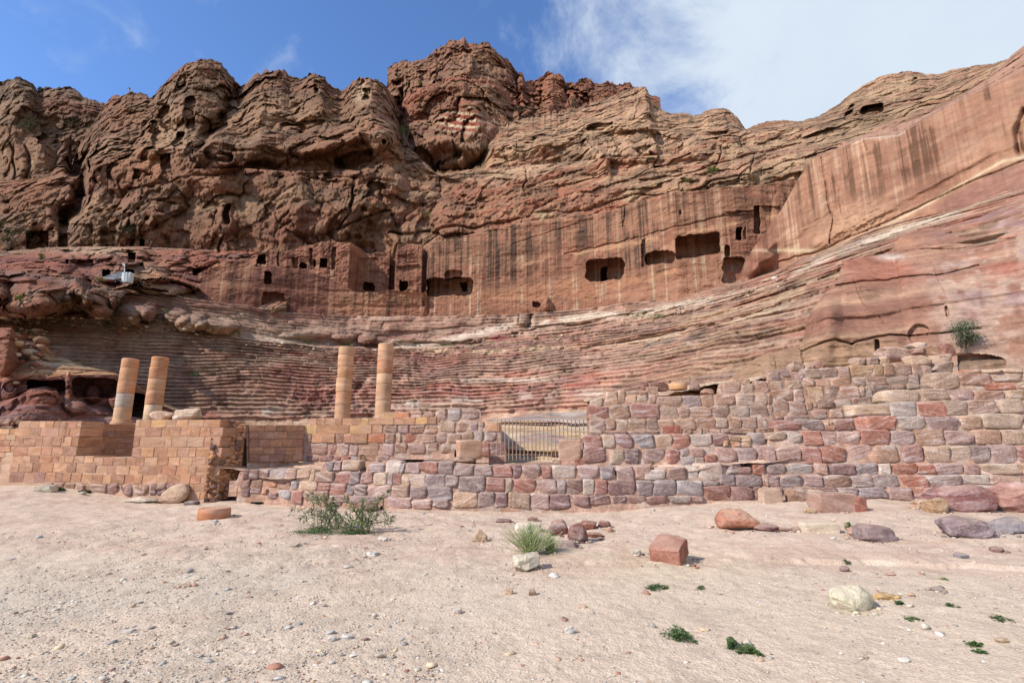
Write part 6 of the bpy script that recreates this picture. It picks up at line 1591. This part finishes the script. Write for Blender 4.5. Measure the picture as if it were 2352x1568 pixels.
for (xa, xb, yy) in ((400, 2190, 452), (370, 2140, 1022)):
    a, b_ = at(*ZD(xa, yy), YG), at(*ZD(xb, yy), YG)
    o = link('rail', boxmesh('gate_rail', float(b_[0] - a[0]), .012, .035), M_IRON); o.parent = gate
    o.location = (float((a[0] + b_[0]) / 2 - g0[0]), .024, float(a[2]) - gate.location.z)

# ------------------------------------------------------------------ flag on the summit, solar mast on the terrace
def flat_mat(name, c, rough=.7, metal=0.0):
    m, ns, ls, b = new_mat(name, rough, .3)
    n = noise_of(ns, ls, nd(ns, 'ShaderNodeNewGeometry').outputs['Position'], 7, 3)
    k = nd(ns, 'ShaderNodeMixRGB'); k.inputs[1].default_value = (*(lin(*c) * .85), 1); k.inputs[2].default_value = (*np.clip(lin(*c) * 1.12, 0, .9), 1)
    ls.new(n, k.inputs[0]); ls.new(k.outputs[0], b.inputs['Base Color']); b.inputs['Metallic'].default_value = metal
    return m
M_BLK, M_WHT, M_GRN, M_REDF = flat_mat('black_cloth', (30, 30, 34)), flat_mat('white_cloth', (236, 236, 236)), flat_mat('green_cloth', (20, 110, 70)), flat_mat('red_cloth', (196, 30, 50))
M_STEEL, M_PANEL, M_CAB, M_LENS = flat_mat('galvanised_steel', (170, 172, 172), .4, .5), flat_mat('solar_cells', (120, 116, 110), .35), flat_mat('painted_cabinet', (214, 216, 208), .5), flat_mat('black_dome', (24, 24, 26), .2)
FY = 123.0
fb, ft = at(297.6, 218.5, FY), at(299.2, 200.5, FY)
flag = empty('flag', (float(fb[0]), FY, float(fb[2])))
tag(flag, 'small flag with black, white and green stripes and a red triangle flying on the summit', 'flag')
o = link('pole', sharp(lathe('pole', [(.05, 0), (.04, float(ft[2] - fb[2]) + .1)], 8)), M_STEEL); o.parent = flag
fl0, fl1 = at(299.2, 201, FY), at(290.4, 207, FY)
fw, fh = float(fl0[0] - fl1[0]), float(fl0[2] - at(299, 206.3, FY)[2])
vs, fs, ms = [], [], []
NX_, NY_ = 12, 6
for i in range(NX_ + 1):
    for j in range(NY_ + 1):
        u, v = i / NX_, j / NY_
        vs.append((-u * fw, .12 * math.sin(u * 9) , -v * fh * (1 - .35 * u) - .35 * u * fh * 1.1))
for i in range(NX_):
    for j in range(NY_):
        a = i * (NY_ + 1) + j
        fs.append((a, a + NY_ + 1, a + NY_ + 2, a + 1))
        u, v = (i + .5) / NX_, (j + .5) / NY_
        ms.append(3 if u * .9 < .5 - abs(v - .5) else (0 if v < .34 else 1 if v < .66 else 2))
me = py_mesh('cloth', vs, fs)
for mm in (M_BLK, M_WHT, M_GRN, M_REDF): me.materials.append(mm)
me.polygons.foreach_set('material_index', ms)
o = link('cloth', me); o.parent = flag; o.location = (0, 0, float(fl0[2] - fb[2]))

def S2(x, y): return (380 + x / 5.2275) / 1.7415, (1000 + y / 5.2275) / 1.7415
SY = 57.0
s0_ = at(*S2(640, 670), SY)
sol = empty('solar_mast_station', (float(s0_[0]), SY, float(s0_[2])))
tag(sol, 'small grey solar panel, white cabinet and camera mast standing on the red rock terrace', 'solar station')
def SP_(x, y, dy=0.0):
    p = at(*S2(x, y), SY + dy); return Vector((float(p[0] - s0_[0]), float(dy), float(p[2] - s0_[2])))
def beam(name, a, b_, t, mat):
    d = b_ - a; me = boxmesh(name, t, t, d.length)
    o = link(name, me, mat); o.parent = sol; o.location = (a + b_) / 2; o.rotation_mode = 'QUATERNION'; o.rotation_quaternion = d.to_track_quat('Z', 'Y'); return o
pa, pb, pc, pd = SP_(165, 572, -.6), SP_(500, 447, .9), SP_(725, 545, 1.2), SP_(400, 610, -.5)
me = py_mesh('panel', [pa, pb, pc, pd] + [p + Vector((0, 0, -.06)) for p in (pa, pb, pc, pd)], [(0, 1, 2, 3), (7, 6, 5, 4), (0, 4, 5, 1), (1, 5, 6, 2), (2, 6, 7, 3), (3, 7, 4, 0)])
o = link('panel', me, M_PANEL); o.parent = sol
for k, (a, b_) in enumerate(((pa, pb), (pb, pc), (pc, pd), (pd, pa), ((pa + pb) / 2, (pc + pd) / 2))):
    beam('panel_frame', a, b_, .07, M_STEEL)
for (x, yt_, dy) in ((430, 590, 0), (530, 500, .6), (665, 560, .8)):
    beam('leg', SP_(x, 672, dy), SP_(x, yt_, dy), .07, M_STEEL)
beam('mast', SP_(616, 676), SP_(622, 330), .11, M_STEEL)
cab = link('cabinet', boxmesh('cabinet', 1.05, .6, 1.25, .03), M_CAB); cab.parent = sol; cab.location = SP_(680, 582, .5)
dr_ = link('door', boxmesh('cabinet_door', .9, .03, 1.1, .01), M_CAB); dr_.parent = cab; dr_.location = (0, -.316, 0)
sp = link('small_panel', boxmesh('small_panel', .42, .04, .32, .01), M_CAB); sp.parent = sol; sp.location = SP_(600, 303); sp.rotation_euler = (.5, 0, -.4)
dm = link('dome_camera', sharp(lathe('dome_camera', [(.02, -.14), (.09, -.10), (.12, 0), (.13, .05), (.10, .10)], 12)), M_LENS); dm.parent = sol; dm.location = SP_(642, 365, -.15)

# ------------------------------------------------------------------ plants
def leaf_mat(name, c, c2):
    m, ns, ls, b = new_mat(name, .6, .25)
    geo = nd(ns, 'ShaderNodeNewGeometry'); n = noise_of(ns, ls, geo.outputs['Position'], 6, 3)
    k = nd(ns, 'ShaderNodeMixRGB'); k.inputs[1].default_value = (*lin(*c), 1); k.inputs[2].default_value = (*lin(*c2), 1)
    ls.new(mrange(ns, ls, n, .35, .65, 0, 1), k.inputs[0]); ls.new(k.outputs[0], b.inputs['Base Color'])
    b.inputs['Subsurface Weight'].default_value = 0
    return m
L_OLE = leaf_mat('oleander_leaf', (92, 112, 66), (128, 138, 86)); L_HERB = leaf_mat('fresh_herb_leaf', (66, 92, 50), (98, 118, 66)); L_DARK = leaf_mat('dark_shrub_leaf', (66, 74, 46), (92, 96, 62))
L_GREY = leaf_mat('grey_caper_leaf', (96, 112, 84), (128, 140, 108)); L_FEA = leaf_mat('feathery_shrub', (138, 152, 92), (178, 184, 128)); L_LIME = leaf_mat('bright_shrub_leaf', (96, 122, 48), (132, 150, 66)); L_DRY = leaf_mat('dry_twig_leaf', (120, 96, 66), (150, 124, 86))
M_STEM = flat_mat('plant_stem', (150, 136, 108), .8); M_BARK = flat_mat('grey_bark', (110, 92, 74), .9)
class Tri:
    def __init__(s): s.v, s.f = [], []
    def leaf(s, p, d, L_, w_, droop=.15):
        d = d / (np.linalg.norm(d) + 1e-9)
        sdir = np.cross(d, [0, 0, 1.0]) + RNG.normal(size=3) * .25
        sdir /= np.linalg.norm(sdir) + 1e-9
        n = len(s.v)
        m = p + d * L_ * .5 ; e = p + d * L_ + np.array([0, 0, -droop * L_])
        s.v += [p, m + sdir * w_ / 2 + np.array([0, 0, .12 * w_]), e, m - sdir * w_ / 2 + np.array([0, 0, .12 * w_])]
        s.f.append((n, n + 1, n + 2, n + 3))
    def tube(s, pts_, r0, r1, seg=4):
        base = len(s.v)
        for i, p in enumerate(pts_):
            d = (pts_[min(i + 1, len(pts_) - 1)] - pts_[max(i - 1, 0)]); d = d / (np.linalg.norm(d) + 1e-9)
            u = np.cross(d, [.3, .9, .2]); u /= np.linalg.norm(u); w_ = np.cross(d, u)
            r = r0 + (r1 - r0) * i / (len(pts_) - 1)
            for k in range(seg):
                a = 2 * math.pi * k / seg
                s.v.append(p + r * (math.cos(a) * u + math.sin(a) * w_))
        for i in range(len(pts_) - 1):
            for k in range(seg):
                a, b_ = base + i * seg + k, base + i * seg + (k + 1) % seg
                s.f.append((a, b_, b_ + seg, a + seg))
    def build(s, name, mat, root):
        o = link(name, py_mesh(name, s.v, s.f), mat); o.parent = root
        return o
def V3(*a): return np.array(a, float)
def U(a, b_): return RNG.uniform(a, b_)
# leafy oleander-like bush
gA = gpos(*cD('G', 660, 372)); gB = gpos(*cD('G', 900, 400))
bush = empty('leafy_bush', tuple(gA)); tag(bush, 'tall open bush with long narrow leaves growing in the sand before the rough wall', 'bush')
st, lv, dl = Tri(), Tri(), Tri()
tips = [(340, 185), (470, 80), (520, 60), (610, 75), (690, 110), (560, 130), (640, 160), (700, 150), (450, 240), (410, 270), (620, 110), (730, 170), (500, 200), (590, 220), (660, 200), (545, 90),
        (800, 95), (850, 170), (955, 120), (1170, 45), (1120, 110), (1225, 270), (1140, 215), (890, 210), (960, 200), (1030, 215), (1080, 250), (820, 240), (780, 300), (930, 290), (1000, 300), (1060, 180), (1200, 300), (760, 260)]
for (tx, ty) in tips:
    src = gA if tx < 745 else gB
    b0 = src + V3(U(-.28, .28), U(-.15, .25), -.02)
    q = at(*cD('G', tx, ty), float(b0[1] + U(-.35, .45)))
    mid = b0 + (q - b0) * .5 + V3((b0[0] - q[0]) * .18, 0, .10)
    path = [b0, b0 + (mid - b0) * .5 + V3(0, 0, .03), mid, mid + (q - mid) * .55, q]
    st.tube(path, .010, .004)
    ln = np.linalg.norm(q - b0)
    for s_ in np.linspace(.22, 1, int(10 + 13 * ln)):
        k = min(int(s_ * 4), 3); pp = path[k] + (path[k + 1] - path[k]) * (s_ * 4 - k)
        dd = (path[k + 1] - path[k]); dd /= np.linalg.norm(dd)
        for _ in range(3 if s_ > .8 else 2):
            if s_ < .5 and U(0, 1) < .35: continue
            (dl if U(0, 1) < .04 else lv).leaf(pp, dd * U(.2, .9) + RNG.normal(size=3) * .55, U(.09, .17), U(.018, .030))
    for _ in range(9):
        lv.leaf(q, (q - path[3]) / np.linalg.norm(q - path[3]) * .7 + RNG.normal(size=3) * .6, U(.10, .16), .028)
for src in (gA, gB):
    for _ in range(320):
        p = src + V3(RNG.normal() * .28, RNG.normal() * .16, abs(RNG.normal()) * .14)
        lv.leaf(p, RNG.normal(size=3) + V3(0, 0, .8), U(.06, .12), .022)
for t_ in (st, lv, dl): t_.v = [p - gA for p in t_.v]
st.build('stems', M_STEM, bush); lv.build('leaves', L_OLE, bush); dl.build('withered_leaves', L_DRY, bush)

def herb(label, crop, x0, x1, y0, y1, n, mat=None, size=.035, height=.05, name='green_weed', group=None, cat='weed', Y=None):
    a = cD(crop, x0, y1); c = cD(crop, x1, y0)
    if Y is None:
        g = gpos((a[0] + c[0]) / 2, (a[1] + c[1]) / 2); W = abs(float(gpos(c[0], (a[1] + c[1]) / 2)[0] - gpos(a[0], (a[1] + c[1]) / 2)[0]))
        Dp = min(abs(float(gpos(a[0], c[1])[1] - gpos(a[0], a[1])[1])), W * .9)
    else:
        g = at((a[0] + c[0]) / 2, a[1], Y); W = (c[0] - a[0]) / F_PX * Y; Dp = W * .5
    t = Tri()
    k = 5 + int(n / 60)
    cl = [(U(-.42, .42) * W, U(-.42, .42) * Dp, U(.10, .24)) for _ in range(k)]
    for _ in range(n):
        cx_, cy_, s_ = cl[RNG.integers(k)]
        x, y = cx_ + RNG.normal() * s_ * W * .5, cy_ + RNG.normal() * s_ * Dp * .6
        z = (float(gh(g[0] + x, g[1] + y)) - g[2] if Y is None else 0) + min(abs(RNG.normal()), 1.3) * height * .7 * max(.2, 1 - (2 * x / W) ** 2)
        t.leaf(V3(x, y, z), V3(RNG.normal(), RNG.normal(), .25 + RNG.normal() * .25), size * U(.5, 1.1) * .8, size * .55, .1)
    o = link(name, py_mesh(name, t.v, t.f), mat or L_HERB); o.location = tuple(float(q) for q in g)
    tag(o, label, cat, group); return o
herb('bright green weeds under the left half of the leafy bush', 'G', 340, 745, 352, 440, 1500, size=.05, height=.06)
herb('bright green weeds under the right half of the leafy bush', 'G', 735, 1015, 365, 455, 1100, size=.05, height=.06)
herb('dark curly green weed, left one of the two near the bottom of the sand', 'H', 1368, 1620, 1300, 1402, 900, size=.035, height=.09)
herb('dark curly green weed beside the upright white spike of stone', 'H', 1918, 2030, 1364, 1500, 420, size=.034, height=.09)
herb('straggling green weed just below the upright white spike of stone', 'H', 2010, 2212, 1400, 1542, 560, size=.034, height=.06)
herb('low flat strip of green weed below the rusty red block', 'H', 1150, 1422, 878, 926, 420, size=.04, height=.03)
herb('small green weed right of the long flat weed strip', 'H', 1660, 1752, 880, 920, 120, size=.035, height=.03)
herb('flat round leaved weed at the lower right, upper one of two', 'K', 1774, 1916, 1374, 1428, 220, size=.04, height=.02)
herb('flat round leaved weed at the lower right, lower one of two', 'K', 1866, 1962, 1458, 1502, 130, size=.04, height=.02)
herb('small flat weed below and right of the yellowish boulder', 'K', 1252, 1376, 1164, 1204, 150, size=.035, height=.02)
herb('flat weed near the right edge of the near sand', 'K', 1928, 2160, 1132, 1212, 200, size=.035, height=.02)
herb('small weed between the yellowish boulder and the ochre stone', 'K', 1128, 1218, 1010, 1064, 160, size=.035, height=.03)
herb('small pale weed right of the orange tan egg shaped stone', 'K', 1602, 1694, 1028, 1102, 140, size=.035, height=.03)
herb('small green weed at the left foot of the yellowish boulder', 'K', 690, 772, 1030, 1078, 160, size=.03, height=.06)
herb('yellow green weed at the right end of the cream slab', 'K', 676, 752, 340, 408, 320, L_LIME, size=.05, height=.16)
herb('tiny weed below the eroded scarp', 'K', 676, 742, 650, 692, 80, size=.04, height=.04)
herb('tiny weed in the right middle sand', 'K', 1548, 1606, 810, 838, 60, L_LIME, size=.04, height=.03)
herb('green grassy weeds at the foot of the ashlar building, left patch', 'A', 438, 622, 1335, 1394, 600, size=.07, height=.09)
herb('green grassy weeds at the foot of the ashlar building, right patch', 'A', 668, 852, 1366, 1408, 420, size=.07, height=.07)
herb('small dark weed growing from the middle tier of the broken wall', 'C', 1244, 1290, 876, 918, 90, size=.05, height=.10, Y=15.9)
# feathery bushes
def feathery(label, crop, xb, yb, w_, h_, n):
    g = gpos(*cD(crop, xb, yb)); s = float(g[1]) / F_PX / 1.7415 / 2.2402
    t, fl_ = Tri(), Tri()
    for _ in range(n):
        a = U(0, 6.283); r = abs(RNG.normal()) * .3
        tip = V3(math.cos(a) * r * w_ * s, math.sin(a) * r * w_ * s * .7, h_ * s * U(.45, 1.0) * (1 - .4 * min(r, 1)))
        b0 = V3(U(-.10, .10), U(-.08, .08), 0)
        md = (b0 + tip) / 2 + RNG.normal(size=3) * .02
        t.tube([b0, md, tip], .004, .0015, 3)
        for k in range(5):
            p = b0 + (tip - b0) * U(.35, 1)
            t.leaf(p, tip - b0 + RNG.normal(size=3) * .35 * np.linalg.norm(tip), U(.04, .08), .006, 0)
        if U(0, 1) < .5:
            fl_.leaf(tip, V3(RNG.normal(), RNG.normal(), 1), .02, .02, 0)
    root = empty('feathery_bush', tuple(g)); tag(root, label, 'bush')
    t.build('twigs', L_FEA, root); fl_.build('flowers', M_WHT, root)
feathery('pale green feathery bush with tiny white flowers behind the cream white boulder', 'H', 165, 590, 470, 265, 420)
feathery('smaller thin feathery bush at the right side of the pale green one', 'H', 345, 575, 230, 150, 110)
# shrubs on the rocks
HITS = []
def hit(px, py):
    best = None
    for o_ in LAY:
        x, y, P = o_
        m = (np.abs(x - px) < 2.4) & (np.abs(y - py) < 2.4)
        if m.any():
            c = P[m]; k = np.argmin(c[:, 1]); q = c[k]
            if best is None or q[1] < best[1]: best = q
    return best
def shrub(label, x, y, rx, ry, mat, n=500, leafpx=2.2, name='shrub', trunk=True, cat='shrub', kind='ball'):
    q = hit(x, y + ry * .8)
    if q is None: return
    Y = float(q[1]) - .3; sc = Y / F_PX
    c = at(x, y, Y)
    root = empty(name, (float(c[0]), Y, float(c[2]) - ry * sc)); tag(root, label, cat)
    t = Tri(); k = 9
    cl = [V3(U(-.6, .6) * rx * sc, U(-.5, .5) * rx * sc, ry * sc * (1 + U(-.6, .55))) for _ in range(k)]
    for _ in range(n):
        if kind == 'cone':
            h = U(.05, 1); r = (1 - h) * rx * sc * U(0, 1); a = U(0, 6.28); p = V3(r * math.cos(a), r * math.sin(a), h * 2 * ry * sc)
        else:
            j = cl[RNG.integers(k)]; p = j + RNG.normal(size=3) * V3(rx, rx * .8, ry) * sc * .22
        t.leaf(p, RNG.normal(size=3), leafpx * sc * U(.7, 1.5), leafpx * sc * .8, .1)
    t.build('foliage', mat, root)
    if trunk:
        s_ = Tri()
        for j in cl[:6]:
            s_.tube([V3(0, .1, -.2), j * .45 + V3(0, 0, 0), j], .12 * rx * sc * .5, .02 * rx * sc, 4)
        s_.build('branches', M_BARK, root)
shrub('large dark shrub in the shade of the cliff at the far left edge', 26, 532, 36, 42, L_DARK, 1500)
shrub('dark shrub in the high gully at the left, upper one', 68, 284, 26, 24, L_DARK, 800)
shrub('dark shrub in the high gully at the left, right of the upper one', 166, 278, 20, 14, L_DARK, 500)
shrub('small dark bush on the far left skyline', 90, 205, 6, 8, L_DARK, 150)
shrub('grey brown tree growing above the rock cut tombs', 298, 530, 26, 15, L_DARK, 700, name='small_tree', cat='tree')
shrub('dark shrub in the deep cleft left of the central peak', 930, 306, 24, 34, L_DARK, 900)
shrub('dry brownish shrub on the skyline ridge left of the central peak', 760, 234, 14, 18, L_DRY, 450)
shrub('round dark shrub at the foot of the red crags right of the peak', 1320, 234, 11, 13, L_DARK, 350)
shrub('dark shrub in the shade right of the central peak', 1192, 247, 13, 11, L_DARK, 350)
shrub('bright green round bush on the pale slope above the cut wall', 1634, 388, 15, 12, L_LIME, 700)
shrub('narrow conifer on the pale slope below the central peak', 1186, 345, 8, 20, L_DARK, 350, name='conifer', cat='tree', kind='cone')
shrub('low green tuft left of the bright round bush', 1582, 411, 16, 4, L_LIME, 160, trunk=False)
shrub('thin green tuft on the slope above the carved wall, left part', 972, 491, 22, 5, L_LIME, 160, trunk=False)
shrub('pale green shrub beside the solar panel', 226, 642, 12, 9, L_LIME, 300)
shrub('green shrub in front of the big red rock at the left', 50, 686, 14, 9, L_LIME, 350)
shrub('green tuft on the red rock near the left tombs', 95, 589, 11, 7, L_LIME, 250)
shrub('dry bush on the face of the central peak', 1000, 178, 9, 8, L_DRY, 200)
shrub('tiny green tuft on the left side of the central peak', 962, 190, 7, 3, L_LIME, 80, trunk=False)
shrub('dark shrub at the right foot of the central peak buttress', 1105, 330, 12, 12, L_DARK, 300)
shrub('grey green caper bush hanging on the right rock face', 2214, 764, 40, 34, L_GREY, 2600, 3.2, name='caper_bush', cat='bush')
shrub('green weeds on the broad ledge above the seats at the centre', 1500, 729, 38, 5, L_HERB, 260, trunk=False)
shrub('green weeds in a hollow of the left seating', 446, 858, 18, 7, L_HERB, 260, trunk=False)
shrub('green weeds on the left part of the ledge', 380, 715, 14, 5, L_HERB, 160, trunk=False)
q = at(*cD('B', 955, 1090), 19.0)
herb('small brown dead bush on the terrace under the right central column', 'B', 915, 996, 1012, 1096, 260, L_DRY, size=.06, height=.22, name='dead_bush', cat='bush', Y=18.9)

# ------------------------------------------------------------------ gravel
ICO_V = []
ph = (1 + 5 ** .5) / 2
for a in (-1, 1):
    for b_ in (-ph, ph):
        ICO_V += [(0, a, b_), (a, b_, 0), (b_, 0, a)]
ICO_V = np.array(ICO_V, float) / math.hypot(1, ph)
from mathutils import geometry as _g
bm = bmesh.new(); [bm.verts.new(p) for p in ICO_V]; bmesh.ops.convex_hull(bm, input=bm.verts[:])
bm.verts.index_update()
ICO_P = np.array([v.co[:] for v in bm.verts]); ICO_F = np.array([[v.index for v in f.verts] for f in bm.faces]); bm.free()
OCT_P = np.array([(1, 0, 0), (-1, 0, 0), (0, 1, 0), (0, -1, 0), (0, 0, 1), (0, 0, -1)], float)
OCT_F = np.array([(0, 2, 4), (2, 1, 4), (1, 3, 4), (3, 0, 4), (2, 0, 5), (1, 2, 5), (3, 1, 5), (0, 3, 5)])
def scatter(n, size_fn, BP, BF, rmin, rmax, seed, dens=None):
    r = np.random.default_rng(seed)
    az = r.uniform(-.92, .92, n); rr = np.exp(r.uniform(math.log(rmin), math.log(rmax), n)) if dens is None else dens(r, n)
    x, y = rr * np.sin(az), rr * np.cos(az)
    keep = y < 15.2
    keep &= r.uniform(size=n) < np.clip(.35 + .8 * fbm(np.stack([x, y, 0 * x], -1), .45, 3, seed=310) + .3 * (x < 1), .12, 1)
    x, y, rr = x[keep], y[keep], rr[keep]; n = len(x)
    s = size_fn(r, n, rr)
    z = gh(x, y)
    J = BP[None] * (1 + r.uniform(-.38, .30, (n, len(BP), 1)))
    sc = np.stack([s * r.uniform(.8, 1.5, n), s * r.uniform(.6, 1.1, n), s * r.uniform(.16, .50, n)], -1)
    J = J * sc[:, None]
    a = r.uniform(0, 6.283, n); t = r.normal(size=n) * .22
    X = J[..., 0] * np.cos(t)[:, None] - J[..., 2] * np.sin(t)[:, None]; Z = J[..., 0] * np.sin(t)[:, None] + J[..., 2] * np.cos(t)[:, None]; Y_ = J[..., 1]
    XX = X * np.cos(a)[:, None] - Y_ * np.sin(a)[:, None]; YY = X * np.sin(a)[:, None] + Y_ * np.cos(a)[:, None]
    P = np.stack([XX + x[:, None], YY + y[:, None], Z + (z + sc[:, 2] * .35)[:, None]], -1)
    pal = np.array([lc(224, 212, 196), lc(206, 192, 176), lc(190, 186, 178), lc(168, 160, 152), lc(200, 164, 138), lc(176, 128, 106), lc(226, 200, 166), lc(150, 118, 104)])
    wts = np.array([.22, .20, .16, .10, .13, .07, .08, .04]); wts /= wts.sum()
    ci = r.choice(len(pal), n, p=wts)
    C = pal[ci] * r.uniform(.85, 1.12, (n, 1))
    F = (BF[None] + (np.arange(n) * len(BP))[:, None, None]).reshape(-1, 3)
    return P.reshape(-1, 3), F, np.repeat(C, len(BP), 0)
def tri_mesh(name, P, F, C, mat):
    me = bpy.data.meshes.new(name)
    me.vertices.add(len(P)); me.vertices.foreach_set('co', P.astype(np.float32).ravel())
    me.loops.add(F.size); me.loops.foreach_set('vertex_index', F.astype(np.int32).ravel())
    me.polygons.add(len(F)); me.polygons.foreach_set('loop_start', np.arange(0, F.size, 3, dtype=np.int32))
    a = me.color_attributes.new('tone', 'FLOAT_COLOR', 'POINT'); full = np.ones((len(P), 4), np.float32); full[:, :3] = C; a.data.foreach_set('color', full.ravel())
    me.update(); return link(name, me, mat)
M_GRAV, ns, ls, b = new_mat('pebble_stone', .9, .15)
att = nd(ns, 'ShaderNodeAttribute', attribute_name='tone'); ls.new(mul_col(ns, ls, att.outputs['Color'], mrange(ns, ls, noise_of(ns, ls, nd(ns, 'ShaderNodeNewGeometry').outputs['Position'], 40, 3), .3, .7, .85, 1.15)), b.inputs['Base Color'])
A1 = scatter(62000, lambda r, n, rr: .0045 + .0040 * r.pareto(2.6, n).clip(0, 3) + .0008 * rr * r.uniform(.3, 1.3, n), OCT_P, OCT_F, 2.6, 16, 1)
tag(tri_mesh('gravel', *A1, M_GRAV), 'fine mixed gravel scattered over the sand', kind='stuff')
A2 = scatter(7000, lambda r, n, rr: (.011 + .010 * r.pareto(2.4, n)).clip(0, .050) * (1 + .02 * rr), ICO_P, ICO_F, 3.0, 16, 2)
tag(tri_mesh('pebbles', *A2, M_GRAV), 'pale pebbles and flat chips lying loose on the sand', kind='stuff')
Ps, Fs, Cs = [], [], []; k_ = 0; r_ = np.random.default_rng(44)
for o_ in [q for q in bpy.data.objects if q.parent is None and q.type == 'MESH' and q.get('category') in ('boulder', 'block', 'stone', 'rock', 'slab', 'column drum') and q.location.z < .8 and q.location.y < 15.4 and q.dimensions[0] > .18]:
    W_, D_ = o_.dimensions[0], o_.dimensions[1]
    for _ in range(int(10 + 26 * W_)):
        a = r_.uniform(0, 6.28); e = 1.0 + abs(r_.normal()) * .35
        x, y = o_.location.x + math.cos(a) * W_ * .52 * e, o_.location.y + math.sin(a) * D_ * .52 * e
        s_ = .008 + .010 * min(r_.pareto(2.0), 3)
        P = ICO_P * (1 + r_.uniform(-.3, .3, (12, 1))) * np.array([s_ * 1.3, s_, s_ * .6]) + np.array([x, y, float(gh(x, y)) + s_ * .3])
        cc = np.array(o_.color[:3]) if r_.uniform() < .5 else lc(208, 186, 162)
        Ps.append(P); Fs.append(ICO_F + 12 * k_); Cs.append(np.repeat(cc[None] * r_.uniform(.8, 1.15), 12, 0)); k_ += 1
tag(tri_mesh('stone_chips', np.concatenate(Ps), np.concatenate(Fs), np.concatenate(Cs), M_GRAV), 'small chips lying round the feet of the boulders', kind='stuff')
# rubble lying on the terrace over the left seating
def strew(name, label, px0, px1, curve, n, spread, size, pal, seed):
    r = np.random.default_rng(seed); Ps, Fs, Cs = [], [], []; k = 0
    for _ in range(n):
        px = r.uniform(px0, px1); py = np.interp(px, [c[0] for c in curve], [c[1] for c in curve]) + r.normal() * spread
        q = hit(px, py)
        if q is None: continue
        s = size * (.5 + r.pareto(2.5)); s = min(s, size * 3)
        P = ICO_P * (1 + r.uniform(-.25, .25, (12, 1))) * np.array([s, s * .8, s * .5]); a = r.uniform(0, 6.28)
        P = np.stack([P[:, 0] * math.cos(a) - P[:, 1] * math.sin(a), P[:, 0] * math.sin(a) + P[:, 1] * math.cos(a), P[:, 2]], -1) + np.array(q) - np.array([0, .1, -.02])
        Ps.append(P); Fs.append(ICO_F + 12 * k); Cs.append(np.repeat(np.array([pal[r.integers(len(pal))]]) * r.uniform(.8, 1.1), 12, 0)); k += 1
    tag(tri_mesh(name, np.concatenate(Ps), np.concatenate(Fs), np.concatenate(Cs), M_GRAV), label, kind='stuff')
strew('rubble', 'broken tan and red rubble strewn on the ledge above the left seating', 0, 560, [(0, 735), (100, 742), (200, 738), (300, 750), (450, 762), (560, 772)], 420, 7, .13, [TAN, RED, PAL, BRN, BRN], 5)
strew('rubble', 'loose stones spilling down the left edge of the seating', 36, 110, [(36, 800), (60, 790), (110, 770)], 110, 34, .28, [TAN, BRN, PAL, RED], 6)
strew('rubble', 'broken stones lying about the ledges of the central seating', 560, 1800, [(560, 785), (900, 800), (1100, 785), (1500, 735), (1800, 640)], 240, 9, .11, [PAL, WHT, TAN, BRN], 8)
